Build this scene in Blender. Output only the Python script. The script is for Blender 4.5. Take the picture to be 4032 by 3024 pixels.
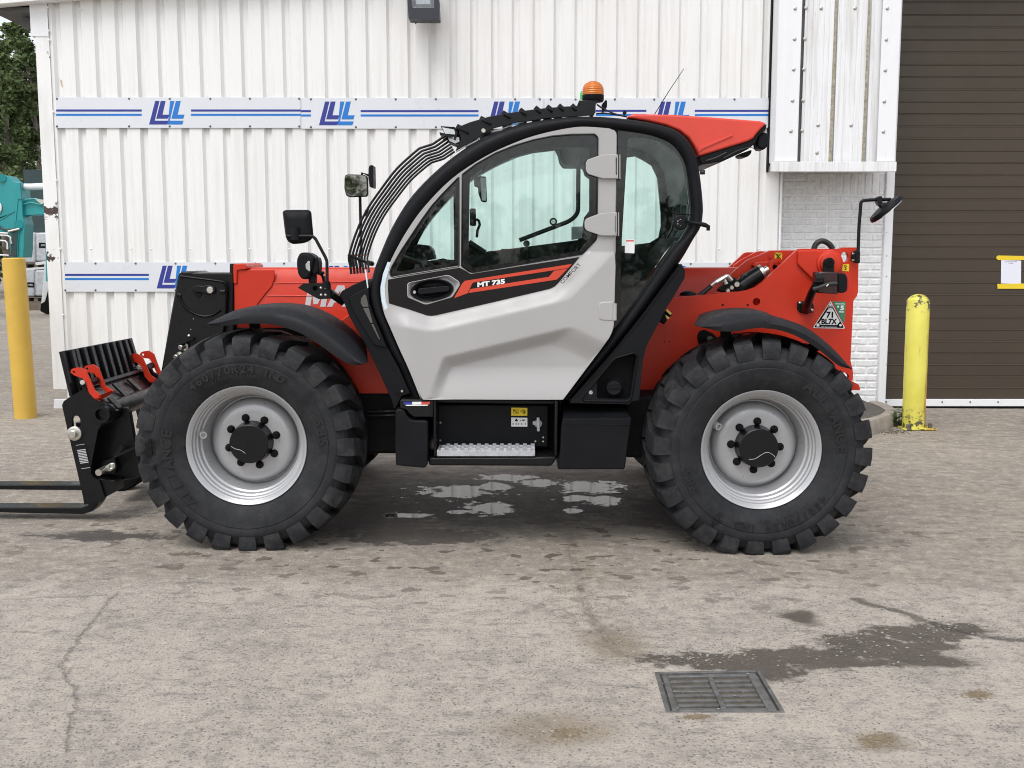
import bpy, bmesh, math, random
from mathutils import Vector, Matrix, noise
from mathutils.geometry import delaunay_2d_cdt
R = math.radians
random.seed(7)
scene = bpy.context.scene
for o in list(bpy.data.objects):
    bpy.data.objects.remove(o, do_unlink=True)
COL = scene.collection

# ---------------------------------------------------------------- camera
FPX, CXP, CYP = 4200.0, 2016.0, 1512.0          # focal length and centre in pixels of a 4032 x 3024 picture
PITCH = R(6.95)
CAM = Vector((0.0, -5.694, 1.641))
cam_d = bpy.data.cameras.new('camera')
cam = bpy.data.objects.new('camera', cam_d)
COL.objects.link(cam)
cam_d.sensor_fit = 'HORIZONTAL'
cam_d.sensor_width = 36.0
cam_d.lens = 36.0 * FPX / 4032.0
cam_d.clip_start = 0.05
cam_d.clip_end = 2000
cam.location = CAM
cam.rotation_euler = (R(90) - PITCH, 0, 0)
scene.camera = cam

# ---------------------------------------------------------------- world, sun, exposure
SUN_EL, SUN_AZ = R(58), R(205)      # azimuth clockwise from +Y: behind the camera, a little to the left
world = bpy.data.worlds.new('World')
scene.world = world
world.use_nodes = True
wn, wl = world.node_tree.nodes, world.node_tree.links
wn.clear()
sky = wn.new('ShaderNodeTexSky')
sky.sky_type = 'NISHITA'
sky.sun_disc = False
sky.sun_elevation = SUN_EL
sky.sun_rotation = SUN_AZ
sky.air_density = 1.0
sky.dust_density = 2.0
sky.ozone_density = 1.0
hsv = wn.new('ShaderNodeHueSaturation')
hsv.inputs['Saturation'].default_value = 0.27
bg = wn.new('ShaderNodeBackground')
bg.inputs['Strength'].default_value = 0.15
wo = wn.new('ShaderNodeOutputWorld')
wl.new(sky.outputs['Color'], hsv.inputs['Color'])
wl.new(hsv.outputs['Color'], bg.inputs['Color'])
wl.new(bg.outputs['Background'], wo.inputs['Surface'])
sun_d = bpy.data.lights.new('sun', 'SUN')
sun_d.energy = 1.0
sun_d.angle = R(40)
sun_d.color = (1.0, 0.985, 0.965)
sun = bpy.data.objects.new('sun', sun_d)
COL.objects.link(sun)
sd = Vector((math.sin(SUN_AZ) * math.cos(SUN_EL), math.cos(SUN_AZ) * math.cos(SUN_EL), math.sin(SUN_EL)))
sun.rotation_euler = sd.to_track_quat('Z', 'Y').to_euler()
sun.location = sd * 30
vs = scene.view_settings
vs.view_transform = 'Standard'
vs.look = 'None'
vs.exposure = 0.62
vs.gamma = 1.0
vs.use_curve_mapping = False
scene.render.engine = 'CYCLES'
scene.cycles.use_denoising = True
scene.cycles.filter_width = 1.05
scene.cycles.max_bounces = 10
scene.cycles.transparent_max_bounces = 24

# ---------------------------------------------------------------- picture geometry -> world points
CP, SP = math.cos(PITCH), math.sin(PITCH)
def ray(px, py):
    x, y = (px - CXP) / FPX, -(py - CYP) / FPX
    return Vector((x, CP + y * SP, -SP + y * CP))
def W(p, Y):
    "the point at distance plane Y that stands at photograph pixel p"
    d = ray(*p)
    return CAM + d * ((Y - CAM.y) / d.y)
def zf(x0, y0, k):
    return lambda *pts: [(x0 + x / k, y0 + y / k) for x, y in pts]
def zz(x0, y0, k):
    return lambda x, y: (x0 + x / k, y0 + y / k)
A, a_ = zf(1300, 300, 2), zz(1300, 300, 2)
B, b_ = zf(2100, 300, 2), zz(2100, 300, 2)
C, c_ = zf(1300, 900, 2), zz(1300, 900, 2)
D, d_ = zf(2100, 900, 2), zz(2100, 900, 2)
E, e_ = zf(500, 900, 2), zz(500, 900, 2)
F, f_ = zf(100, 1250, 2), zz(100, 1250, 2)
G, g_ = zf(2800, 900, 2.765), zz(2800, 900, 2.765)
H, h_ = zf(1300, 1000, 2.5525), zz(1300, 1000, 2.5525)
K, k_ = zf(1500, 1560, 2), zz(1500, 1560, 2)
M, m_ = zf(1080, 780, 3.77), zz(1080, 780, 3.77)
N, n_ = zf(3040, 620, 3.687), zz(3040, 620, 3.687)
Q, q_ = zf(3000, 0, 2.44), zz(3000, 0, 2.44)
S1, s1_ = zf(0, 0, 1.646), zz(0, 0, 1.646)
L1, l1_ = zf(0, 0, 2.765), zz(0, 0, 2.765)
L2, l2_ = zf(0, 600, 2.44), zz(0, 600, 2.44)
Kb, kb_ = zf(3300, 1500, 3.687), zz(3300, 1500, 3.687)
S_, s_ = zf(0, 0, 1), zz(0, 0, 1)

# wheels and the ground they stand on
AXF, AXR = W((971, 1755), 0.05), W((2997, 1771.6), 0.05)
RLOAD = 0.578
gb = (AXR.z - AXF.z) / (AXR.x - AXF.x)
ga = AXF.z - RLOAD - gb * AXF.x
GX0, GX1 = -5.0, 5.0
GY0, GY1, GYS = -1.0, 8.0, 0.018
def gz(x, y=0.0):
    return ga + gb * max(GX0, min(GX1, x)) + GYS * max(GY0, min(GY1, y))
def GP(px, py, up=0.0):
    "the ground point at photograph pixel (px, py)"
    d = ray(px, py)
    x = y = 0.0
    for _ in range(12):
        p = CAM + d * ((gz(x, y) + up - CAM.z) / d.z)
        x, y = p.x, p.y
    return p

# ---------------------------------------------------------------- objects
WL = {}
def link(o, parent, world_loc):
    COL.objects.link(o)
    WL[o.name] = Vector(world_loc)
    if parent is not None:
        o.parent = parent
        o.location = Vector(world_loc) - WL[parent.name]
    else:
        o.location = world_loc
    return o
def tag(o, label=None, cat=None, group=None, kind=None):
    if label: o['label'] = label
    if cat: o['category'] = cat
    if group: o['group'] = group
    if kind: o['kind'] = kind
    return o
def thing(name, label, cat, loc, group=None, kind=None):
    o = bpy.data.objects.new(name, None)
    o.empty_display_size = 0.1
    link(o, None, loc)
    return tag(o, label, cat, group, kind)
def node(name, parent, loc):
    o = bpy.data.objects.new(name, None)
    o.empty_display_size = 0.1
    return link(o, parent, loc)
def copy_of(o, parent, world_loc, rot=None):
    c = o.copy()
    for k in list(c.keys()):
        if k in ('label', 'category', 'group', 'kind'):
            del c[k]
    c.parent = None
    link(c, parent, world_loc)
    if rot is not None: c.rotation_euler = rot
    return c

def rnd(pts, r, n=4):
    "2-D outline with rounded corners"
    out = []
    m = len(pts)
    for i in range(m):
        p0, p1, p2 = Vector(pts[i - 1]), Vector(pts[i]), Vector(pts[(i + 1) % m])
        a, b = p0 - p1, p2 - p1
        la, lb = a.length, b.length
        if la < 1e-6 or lb < 1e-6: continue
        rr = r[i] if isinstance(r, (list, tuple)) else r
        d = min(rr, la * 0.45, lb * 0.45)
        s, e = p1 + a / la * d, p1 + b / lb * d
        for k in range(n + 1):
            t = k / n
            q = s * (1 - t) ** 2 + p1 * 2 * t * (1 - t) + e * t * t
            out.append((q.x, q.y))
    return out
def bend(pts, r, n=5):
    "open polyline with rounded bends"
    q = rnd(pts, r, n)
    return [tuple(pts[0])] + q[n + 1:-(n + 1)] + [tuple(pts[-1])]
def spline(pts, n=6, closed=False):
    "Catmull-Rom through 2-D or 3-D points"
    P = [Vector(p) for p in pts]
    m = len(P)
    out = []
    rng = range(m if closed else m - 1)
    for i in rng:
        if closed:
            p0, p1, p2, p3 = P[i - 1], P[i], P[(i + 1) % m], P[(i + 2) % m]
        else:
            p0, p1, p2, p3 = P[max(i - 1, 0)], P[i], P[i + 1], P[min(i + 2, m - 1)]
        for k in range(n):
            t = k / n
            out.append(0.5 * ((2 * p1) + (p2 - p0) * t + (2 * p0 - 5 * p1 + 4 * p2 - p3) * t * t + (3 * p1 - p0 - 3 * p2 + p3) * t ** 3))
    if not closed: out.append(P[-1].copy())
    return [tuple(v) for v in out]
def resample(pts, n):
    P = [Vector(p) for p in pts]
    L = [0.0]
    for i in range(1, len(P)): L.append(L[-1] + (P[i] - P[i - 1]).length)
    out = []
    j = 0
    for k in range(n):
        s = L[-1] * k / (n - 1)
        while j < len(P) - 2 and L[j + 1] < s: j += 1
        t = (s - L[j]) / max(1e-9, L[j + 1] - L[j])
        out.append(P[j].lerp(P[j + 1], min(1, max(0, t))))
    return out
def circle_px(c, r, n=24, ry=None):
    ry = ry or r
    return [(c[0] + r * math.cos(2 * math.pi * k / n), c[1] + ry * math.sin(2 * math.pi * k / n)) for k in range(n)]
def basis(d):
    d = Vector(d).normalized()
    u = Vector((0, 0, 1)) if abs(d.z) < 0.9 else Vector((1, 0, 0))
    x = d.cross(u).normalized()
    return x, d.cross(x).normalized()

class MB:
    def __init__(s):
        s.v, s.f = [], []
    def add(s, v, f):
        o = len(s.v)
        s.v += [Vector(p) for p in v]
        s.f += [tuple(i + o for i in q) for q in f]
        return s
    def box(s, c, size, rot=None):
        hx, hy, hz = size[0] / 2, size[1] / 2, size[2] / 2
        vs_ = [Vector((x, y, z)) for x in (-hx, hx) for y in (-hy, hy) for z in (-hz, hz)]
        if rot is not None: vs_ = [rot @ v for v in vs_]
        return s.add([Vector(c) + v for v in vs_], [(0, 1, 3, 2), (4, 6, 7, 5), (0, 4, 5, 1), (2, 3, 7, 6), (0, 2, 6, 4), (1, 5, 7, 3)])
    def bar(s, p0, p1, w, t, up=(0, 1, 0)):
        p0, p1 = Vector(p0), Vector(p1)
        d = (p1 - p0).normalized()
        x = d.cross(Vector(up)).normalized()
        y = d.cross(x).normalized()
        q = [p + x * (a * w / 2) + y * (b * t / 2) for p in (p0, p1) for a, b in ((-1, -1), (1, -1), (1, 1), (-1, 1))]
        return s.add(q, [(0, 1, 2, 3), (7, 6, 5, 4), (0, 4, 5, 1), (1, 5, 6, 2), (2, 6, 7, 3), (3, 7, 4, 0)])
    def prism3(s, pts, vec):
        "n-gon of 3-D points pushed along vec"
        n = len(pts)
        P = [Vector(p) for p in pts]
        v = P + [p + Vector(vec) for p in P]
        return s.add(v, [tuple(range(n)), tuple(range(2 * n - 1, n - 1, -1))] + [(i, n + i, n + (i + 1) % n, (i + 1) % n) for i in range(n)])
    def prism(s, px, Y0, Y1):
        "outline read off the photograph, standing at distance Y0, as thick as Y1 - Y0"
        return s.prism3([W(p, Y0) for p in px], (0, Y1 - Y0, 0))
    def plate(s, outer, Y0, Y1, holes=(), step=None, hf=None, back=True):
        "prism with holes; hf(px,py) moves the front face along Y"
        P, ed, px = [], [], []
        def ring(pts):
            o = len(P)
            for p in pts:
                w = W(p, Y0)
                P.append(Vector((w.x, w.z)))
            n = len(pts)
            ed.extend([(o + i, o + (i + 1) % n) for i in range(n)])
        ring(outer)
        for h in holes: ring(h)
        if step:
            xs = [p[0] for p in outer]; ys = [p[1] for p in outer]
            y = min(ys) + step * 0.5
            while y < max(ys):
                x = min(xs) + step * 0.5
                while x < max(xs):
                    if inside((x, y), outer, step * 0.45) and not any(inside((x, y), h, -step * 0.45) for h in holes):
                        w = W((x, y), Y0)
                        P.append(Vector((w.x, w.z)))
                    x += step
                y += step
        rv, re, rf, _, _, _ = delaunay_2d_cdt(P, ed, [], 1, 1e-5)
        def w2(pts): return [(w.x, w.z) for w in (W(p, Y0) for p in pts)]
        o2, h2 = w2(outer), [w2(h) for h in holes]
        def keep(fc):
            c = sum((rv[i] for i in fc), Vector((0, 0))) / len(fc)
            return inside((c.x, c.y), o2) and not any(inside((c.x, c.y), h) for h in h2)
        rf = [fc for fc in rf if keep(fc)]
        V3 = []
        for q in rv:
            y = Y0
            if hf:
                rel = Vector((q.x, Y0, q.y)) - CAM
                zc = rel.y * CP - rel.z * SP
                yc = rel.y * SP + rel.z * CP
                y = Y0 + hf(CXP + FPX * rel.x / zc, CYP - FPX * yc / zc)
            V3.append(Vector((q.x, y, q.y)))
        o = len(s.v)
        n = len(V3)
        s.v += V3
        cnt = {}
        for fc in rf:
            s.f.append(tuple(i + o for i in fc))
            for i in range(len(fc)):
                e = (fc[i], fc[(i + 1) % len(fc)])
                k = (min(e), max(e))
                cnt[k] = None if k in cnt else e
        s.v += [Vector((q.x, Y1, q.z)) for q in V3]
        if back:
            for fc in rf: s.f.append(tuple(i + o + n for i in reversed(fc)))
        for e in cnt.values():
            if e: s.f.append((e[1] + o, e[0] + o, e[0] + o + n, e[1] + o + n))
        return s
    def loft(s, secs, close=False, caps=False, loop=False):
        m = len(secs[0]); n = len(secs)
        o = len(s.v)
        for sc in secs: s.v += [Vector(p) for p in sc]
        for i in range(n if loop else n - 1):
            for j in range(m if close else m - 1):
                a, b = i * m + j, i * m + (j + 1) % m
                i2 = (i + 1) % n
                s.f.append((o + a, o + b, o + i2 * m + (j + 1) % m, o + i2 * m + j))
        if caps:
            s.f.append(tuple(o + j for j in range(m)))
            s.f.append(tuple(o + (n - 1) * m + j for j in reversed(range(m))))
        return s
    def tube(s, path, r, seg=8, caps=True):
        P = [Vector(p) for p in path]
        rr = r if isinstance(r, (list, tuple)) else [r] * len(P)
        secs = []
        x = None
        for i, p in enumerate(P):
            d = (P[min(i + 1, len(P) - 1)] - P[max(i - 1, 0)]).normalized()
            if x is None: x, _ = basis(d)
            x = (x - d * x.dot(d)).normalized()
            y = d.cross(x)
            secs.append([p + (x * math.cos(2 * math.pi * k / seg) + y * math.sin(2 * math.pi * k / seg)) * rr[i] for k in range(seg)])
        return s.loft(secs, close=True, caps=caps)
    def cyl(s, p0, p1, r, seg=16, r1=None):
        return s.tube([p0, p1], [r, r if r1 is None else r1], seg)
    def lathe(s, c, axis, prof, seg=32, ux=None):
        "prof: (along axis, radius)"
        axis = Vector(axis).normalized()
        x, y = basis(axis)
        secs = []
        for k in range(seg):
            t = 2 * math.pi * k / seg
            d = x * math.cos(t) + y * math.sin(t)
            secs.append([Vector(c) + axis * a + d * r for a, r in prof])
        return s.loft(secs, loop=True)
    def ribbon(s, o_px, i_px, Y0, prof, n=48, smooth=5):
        "band between two outlines; prof: (t across, extra Y)"
        o2 = spline(o_px, smooth); i2 = spline(i_px, smooth)
        secs = []
        for po, pi in zip(o2, i2):
            a, b = W(po, Y0), W(pi, Y0)
            sc = []
            for t, dy in prof:
                q = a.lerp(b, t)
                sc.append((q.x, Y0 + dy, q.z))
            secs.append(sc)
        return s.loft(secs, close=True, caps=True)
    def build(s, name, mat, parent=None, smooth=None, bevel=0, seg=2, normals=True):
        me = bpy.data.meshes.new(name)
        lo = Vector((min(v.x for v in s.v), min(v.y for v in s.v), min(v.z for v in s.v)))
        hi = Vector((max(v.x for v in s.v), max(v.y for v in s.v), max(v.z for v in s.v)))
        c = Vector(((lo.x + hi.x) / 2, (lo.y + hi.y) / 2, lo.z))
        me.from_pydata([v - c for v in s.v], [], s.f)
        if normals:
            bm = bmesh.new()
            bm.from_mesh(me)
            bmesh.ops.recalc_face_normals(bm, faces=bm.faces)
            bm.to_mesh(me)
            bm.free()
        me.update()
        if smooth:
            me.shade_smooth()
            me.set_sharp_from_angle(angle=R(smooth))
        for m in (mat if isinstance(mat, (list, tuple)) else [mat]): me.materials.append(m)
        o = bpy.data.objects.new(name, me)
        link(o, parent, c)
        if bevel:
            b = o.modifiers.new('edge', 'BEVEL')
            b.width = bevel
            b.segments = seg
            b.limit_method = 'ANGLE'
            b.angle_limit = R(38)
            b.harden_normals = False
            if not smooth:
                me.shade_smooth()
                me.set_sharp_from_angle(angle=R(30))
        return o

def inside(p, poly, margin=0.0):
    x, y = p
    c = False
    n = len(poly)
    dmin = 1e9
    for i in range(n):
        x1, y1 = poly[i]; x2, y2 = poly[(i + 1) % n]
        if (y1 > y) != (y2 > y) and x < (x2 - x1) * (y - y1) / (y2 - y1) + x1: c = not c
        dx, dy = x2 - x1, y2 - y1
        t = max(0, min(1, ((x - x1) * dx + (y - y1) * dy) / (dx * dx + dy * dy + 1e-9)))
        dmin = min(dmin, math.hypot(x - x1 - t * dx, y - y1 - t * dy))
    if margin >= 0: return c and dmin > margin
    return c or dmin < -margin

_txt = {}
def text_mesh(s, bold=0.0, shear=0.0, spacing=1.0):
    "outline of a word, 1 unit high, left at x = 0"
    key = (s, bold, shear, spacing)
    if key in _txt: return _txt[key]
    cu = bpy.data.curves.new('lettering', 'FONT')
    cu.body = s
    cu.offset = bold
    cu.shear = shear
    cu.space_character = spacing
    cu.resolution_u = 3
    ob = bpy.data.objects.new('lettering', cu)
    COL.objects.link(ob)
    dg = bpy.context.evaluated_depsgraph_get()
    me = bpy.data.meshes.new_from_object(ob.evaluated_get(dg))
    v = [tuple(p.co) for p in me.vertices]
    f = [tuple(p.vertices) for p in me.polygons]
    bpy.data.objects.remove(ob, do_unlink=True)
    bpy.data.meshes.remove(me)
    if v:
        x0 = min(p[0] for p in v)
        h = 0.73
        v = [((p[0] - x0) / h, p[1] / h, 0) for p in v]
    _txt[key] = (v, f)
    return v, f
def put_text(mb, s, org, right, up, h, width=None, bold=0.0, shear=0.0, spacing=1.0, center=False):
    v, f = text_mesh(s, bold, shear, spacing)
    if not v: return 0
    w = max(p[0] for p in v)
    sx = (width / w) if width else h
    right, up = Vector(right).normalized(), Vector(up).normalized()
    ox = -w / 2 if center else 0
    oy = -0.5 if center else 0
    mb.add([Vector(org) + right * ((p[0] + ox) * sx) + up * ((p[1] + oy) * h) for p in v], f)
    return w * sx

# ---------------------------------------------------------------- materials
def newmat(name):
    m = bpy.data.materials.new(name)
    m.use_nodes = True
    n = m.node_tree.nodes
    n.clear()
    o = n.new('ShaderNodeOutputMaterial')
    b = n.new('ShaderNodeBsdfPrincipled')
    m.node_tree.links.new(b.outputs[0], o.inputs[0])
    return m, n, m.node_tree.links, b, o
def c4(c): return (c[0], c[1], c[2], 1.0)
class NT:
    "small helper to write node graphs"
    def __init__(s, m):
        s.n, s.l = m.node_tree.nodes, m.node_tree.links
    def val(s, x, sock):
        if hasattr(x, 'is_linked'): s.l.new(x, sock)
        elif isinstance(x, (tuple, list)) and len(x) == 3 and sock.type == 'RGBA': sock.default_value = c4(x)
        else: sock.default_value = x
    def math(s, op, a, b=0.0, c=None, clamp=False):
        k = s.n.new('ShaderNodeMath'); k.operation = op; k.use_clamp = clamp
        s.val(a, k.inputs[0]); s.val(b, k.inputs[1])
        if c is not None: s.val(c, k.inputs[2])
        return k.outputs[0]
    def vm(s, op, a, b=(0, 0, 0), out=0):
        k = s.n.new('ShaderNodeVectorMath'); k.operation = op
        s.val(a, k.inputs[0]); s.val(b, k.inputs[1])
        return k.outputs[out]
    def pos(s):
        k = s.n.new('ShaderNodeNewGeometry'); return k.outputs['Position']
    def obj(s):
        k = s.n.new('ShaderNodeTexCoord'); return k.outputs['Object']
    def rand(s):
        k = s.n.new('ShaderNodeObjectInfo'); return k.outputs['Random']
    def noise(s, vec, scale, detail=4.0, rough=0.55, out=0, dist=0.0):
        k = s.n.new('ShaderNodeTexNoise')
        s.val(vec, k.inputs['Vector']); k.inputs['Scale'].default_value = scale
        k.inputs['Detail'].default_value = detail; k.inputs['Roughness'].default_value = rough
        k.inputs['Distortion'].default_value = dist
        return k.outputs[out]
    def voro(s, vec, scale, feature='F1', out='Distance', rnd_=1.0):
        k = s.n.new('ShaderNodeTexVoronoi'); k.feature = feature
        s.val(vec, k.inputs['Vector']); k.inputs['Scale'].default_value = scale
        k.inputs['Randomness'].default_value = rnd_
        return k.outputs[out]
    def ramp(s, f, lo, hi, a=0.0, b=1.0):
        k = s.n.new('ShaderNodeMapRange'); k.clamp = True
        s.val(f, k.inputs[0])
        for i, x in enumerate((lo, hi, a, b)): k.inputs[i + 1].default_value = x
        return k.outputs[0]
    def mix(s, f, a, b):
        k = s.n.new('ShaderNodeMix'); k.data_type = 'RGBA'
        s.val(f, k.inputs['Factor']); s.val(a, k.inputs[6]); s.val(b, k.inputs[7])
        return k.outputs[2]
    def sep(s, v):
        k = s.n.new('ShaderNodeSeparateXYZ'); s.val(v, k.inputs[0]); return k.outputs
    def scale(s, v, k3): return s.vm('MULTIPLY', v, k3)
    def bump(s, h, strength, dist=0.01, nrm=None):
        k = s.n.new('ShaderNodeBump'); s.val(h, k.inputs['Height'])
        k.inputs['Strength'].default_value = strength; k.inputs['Distance'].default_value = dist
        if nrm is not None: s.l.new(nrm, k.inputs['Normal'])
        return k.outputs[0]
def mk(name, col, rough=0.5, metal=0.0, coat=0.0, var=0.12, vs_=6.0, bump=0.0, bs=300.0, dirt=None, dcov=0.35, spec=0.5):
    "painted / moulded surface with grain, uneven gloss and a little dirt"
    m, n, l, b, o = newmat(name)
    t = NT(m)
    p = t.pos()
    nz = t.noise(p, vs_, 5.0, 0.6)
    base = t.mix(t.ramp(nz, 0.3, 0.7), [c * (1 - var) for c in col], [min(1, c * (1 + var)) for c in col])
    if dirt:
        d = t.noise(p, vs_ * 2.3, 6.0, 0.7)
        base = t.mix(t.math('MULTIPLY', t.ramp(d, 1 - dcov - 0.12, 1 - dcov + 0.25), 0.7), base, dirt)
    l.new(base, b.inputs['Base Color'])
    l.new(t.ramp(t.noise(p, vs_ * 5, 4.0), 0.3, 0.7, max(0.02, rough - 0.08), min(1, rough + 0.1)), b.inputs['Roughness'])
    b.inputs['Metallic'].default_value = metal
    b.inputs['Coat Weight'].default_value = coat
    b.inputs['Coat Roughness'].default_value = 0.12
    b.inputs['Specular IOR Level'].default_value = spec
    if bump: l.new(t.bump(t.noise(p, bs, 2.0), bump, 0.002), b.inputs['Normal'])
    return m
RED = mk('red_paint', (0.55, 0.034, 0.013), 0.36, coat=0.06, var=0.06, dirt=(0.36, 0.05, 0.03), dcov=0.16, spec=0.28)
REDB = mk('red_cowl_paint', (0.64, 0.056, 0.034), 0.40, coat=0.10, var=0.05, spec=0.4)
DOORG = mk('door_grey_paint', (0.37, 0.362, 0.355), 0.42, coat=0.12, var=0.03, vs_=2.0)
BLACKP = mk('black_moulded_plastic', (0.0068, 0.0073, 0.0090), 0.46, bump=0.35, bs=520, var=0.2, dirt=(0.026, 0.025, 0.024), dcov=0.2, spec=0.15)
BLACKM = mk('black_painted_steel', (0.0068, 0.0070, 0.0080), 0.34, coat=0.1, var=0.2, dirt=(0.018, 0.017, 0.016), dcov=0.18, spec=0.2)
BLACKD = mk('dark_underbody', (0.006, 0.006, 0.0065), 0.7, spec=0.15, var=0.3, dirt=(0.03, 0.027, 0.024), dcov=0.3)
FRIT = mk('black_window_border', (0.004, 0.0045, 0.005), 0.12, var=0.05, spec=0.6)
GUARD = mk('grey_mudguard_plastic', (0.018, 0.0187, 0.0215), 0.55, bump=0.3, bs=420, var=0.15, dirt=(0.045, 0.043, 0.041), dcov=0.25, spec=0.2)
DECALK = mk('black_decal_film', (0.009, 0.0078, 0.0078), 0.42, var=0.05, spec=0.2)
DECALR = mk('orange_red_decal_film', (0.56, 0.048, 0.018), 0.45, var=0.03)
WHITEF = mk('white_print', (0.78, 0.78, 0.77), 0.5, var=0.03)
GREYPR = mk('light_grey_print', (0.56, 0.57, 0.58), 0.5, var=0.04)
TAPE = mk('pale_blue_film', (0.60, 0.70, 0.76), 0.3, var=0.05, vs_=60)
SILVER = mk('silver_rim_paint', (0.43, 0.432, 0.44), 0.34, metal=0.35, var=0.05, vs_=5)
ZINC = mk('zinc_plated_steel', (0.56, 0.55, 0.50), 0.3, metal=0.9, var=0.1, vs_=40)
ALU = mk('cast_aluminium', (0.46, 0.47, 0.49), 0.45, metal=0.3, var=0.15, vs_=40)
YEL = mk('yellow_label_film', (0.78, 0.56, 0.02), 0.5, var=0.03)
GREEN = mk('green_label_film', (0.02, 0.22, 0.11), 0.5, var=0.05)
BLUE1 = mk('navy_print', (0.020, 0.030, 0.25), 0.4, var=0.03)
BLUE2 = mk('light_blue_print', (0.006, 0.17, 0.56), 0.4, var=0.03)
FLAGR = mk('red_print', (0.62, 0.07, 0.05), 0.4, var=0.03)
SIGNW = mk('sign_board_white', (0.66, 0.685, 0.72), 0.32, var=0.02, vs_=1.5, dirt=(0.5, 0.5, 0.5), dcov=0.1)
SEATM = mk('seat_fabric', (0.012, 0.0125, 0.013), 0.85, spec=0.2, bump=0.4, bs=300)
LINER = mk('headliner_grey', (0.36, 0.37, 0.36), 0.8, var=0.06)
LAMPG = mk('lamp_glass', (0.55, 0.56, 0.57), 0.12, metal=0.4, var=0.1, vs_=60)
REDL = mk('red_lens', (0.45, 0.012, 0.012), 0.15, coat=0.6, var=0.1)
BRASS = mk('yellow_passivated_steel', (0.55, 0.42, 0.12), 0.35, metal=0.8)
HOSE = mk('rubber_hose', (0.018, 0.018, 0.019), 0.45, bump=0.3, bs=700)
MIRROR = mk('mirror_glass', (0.86, 0.87, 0.87), 0.03, metal=1.0, var=0.01)

def rubber(name='tyre_rubber', dusty=0.25):
    m, n, l, b, o = newmat(name)
    t = NT(m); p = t.pos()
    nz = t.noise(p, 5.0, 6.0, 0.65)
    fine = t.noise(p, 60.0, 5.0, 0.7)
    base = t.mix(t.ramp(nz, 0.32, 0.7), (0.0135, 0.0142, 0.0165), (0.026, 0.027, 0.030))
    dust = t.ramp(t.noise(p, 11.0, 8.0, 0.75), 0.46, 0.72, 0.0, dusty)
    base = t.mix(dust, base, (0.082, 0.079, 0.075))
    wet = t.ramp(t.noise(t.scale(p, (2.2, 2.2, 2.2)), 1.3, 5.0, 0.6), 0.66, 0.69)
    base = t.mix(wet, base, (0.008, 0.008, 0.009))
    b.inputs['Specular IOR Level'].default_value = 0.2
    l.new(base, b.inputs['Base Color'])
    l.new(t.math('SUBTRACT', t.ramp(fine, 0.3, 0.7, 0.55, 0.75), t.math('MULTIPLY', wet, 0.35)), b.inputs['Roughness'])
    l.new(t.bump(t.math('ADD', fine, t.math('MULTIPLY', nz, 2.0)), 0.35, 0.004), b.inputs['Normal'])
    return m
RUBBER = rubber()
RUBBERD = rubber('dusty_tread_rubber', 0.5)
RUBBERL = mk('tyre_lettering_rubber', (0.005, 0.005, 0.0055), 0.5, var=0.2)

def glass(name, tint, refl=1.0):
    m = bpy.data.materials.new(name); m.use_nodes = True
    n, l = m.node_tree.nodes, m.node_tree.links
    n.clear()
    o = n.new('ShaderNodeOutputMaterial'); mx = n.new('ShaderNodeMixShader')
    tr = n.new('ShaderNodeBsdfTransparent'); gl = n.new('ShaderNodeBsdfGlossy'); fr = n.new('ShaderNodeFresnel')
    tr.inputs[0].default_value = c4(tint)
    gl.inputs['Roughness'].default_value = 0.02
    fr.inputs['IOR'].default_value = 1.4
    t = NT(m)
    smear = t.ramp(t.noise(t.pos(), 7.0, 5.0, 0.6), 0.4, 0.8, 0.0, 0.035)
    l.new(t.math('ADD', t.math('MULTIPLY', fr.outputs[0], refl), smear), mx.inputs[0])
    l.new(tr.outputs[0], mx.inputs[1]); l.new(gl.outputs[0], mx.inputs[2])
    l.new(mx.outputs[0], o.inputs[0])
    return m
GLASS = glass('tinted_cab_glass', (0.905, 0.982, 0.968))
CLEAR = glass('clear_lens', (0.95, 0.96, 0.96))
def lens():
    m, n, l, b, o = newmat('amber_lens')
    b.inputs['Base Color'].default_value = (0.95, 0.26, 0.03, 1)
    b.inputs['Roughness'].default_value = 0.18
    b.inputs['Transmission Weight'].default_value = 0.45
    t = NT(m)
    w = n.new('ShaderNodeTexWave'); w.wave_type = 'BANDS'; w.bands_direction = 'Z'
    w.inputs['Scale'].default_value = 28
    l.new(t.pos(), w.inputs['Vector'])
    l.new(t.bump(w.outputs[1], 0.5, 0.004), b.inputs['Normal'])
    return m
AMBER = lens()

def wallpaint(name, base, dirtc, amount=0.5, streak=9.0):
    m, n, l, b, o = newmat(name)
    t = NT(m); p = t.pos()
    v = t.scale(p, (streak, streak, 0.35))
    st = t.noise(v, 2.6, 6.0, 0.65)
    big = t.noise(p, 0.9, 4.0, 0.6)
    fac = t.math('MULTIPLY', t.ramp(t.math('ADD', t.math('MULTIPLY', st, 0.65), t.math('MULTIPLY', big, 0.35)), 0.47, 0.72), amount)
    c = t.mix(fac, base, dirtc)
    # knocks through the paint
    sp = t.noise(t.scale(p, (26, 26, 11)), 1.0, 5.0, 0.7)
    spot = t.math('MULTIPLY', t.ramp(sp, 0.735, 0.75), t.ramp(t.noise(p, 1.7, 2.0), 0.50, 0.62))
    c = t.mix(spot, c, (0.10, 0.075, 0.06))
    fl = t.noise(t.scale(p, (60, 60, 5)), 1.0, 3.0, 0.6)
    c = t.mix(t.ramp(fl, 0.68, 0.74, 0.0, 0.35), c, dirtc)
    l.new(c, b.inputs['Base Color'])
    l.new(t.ramp(big, 0.3, 0.7, 0.42, 0.6), b.inputs['Roughness'])
    l.new(t.bump(t.noise(t.scale(p, (8, 8, 2)), 3.0, 4.0), 0.12, 0.01), b.inputs['Normal'])
    return m
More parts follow.
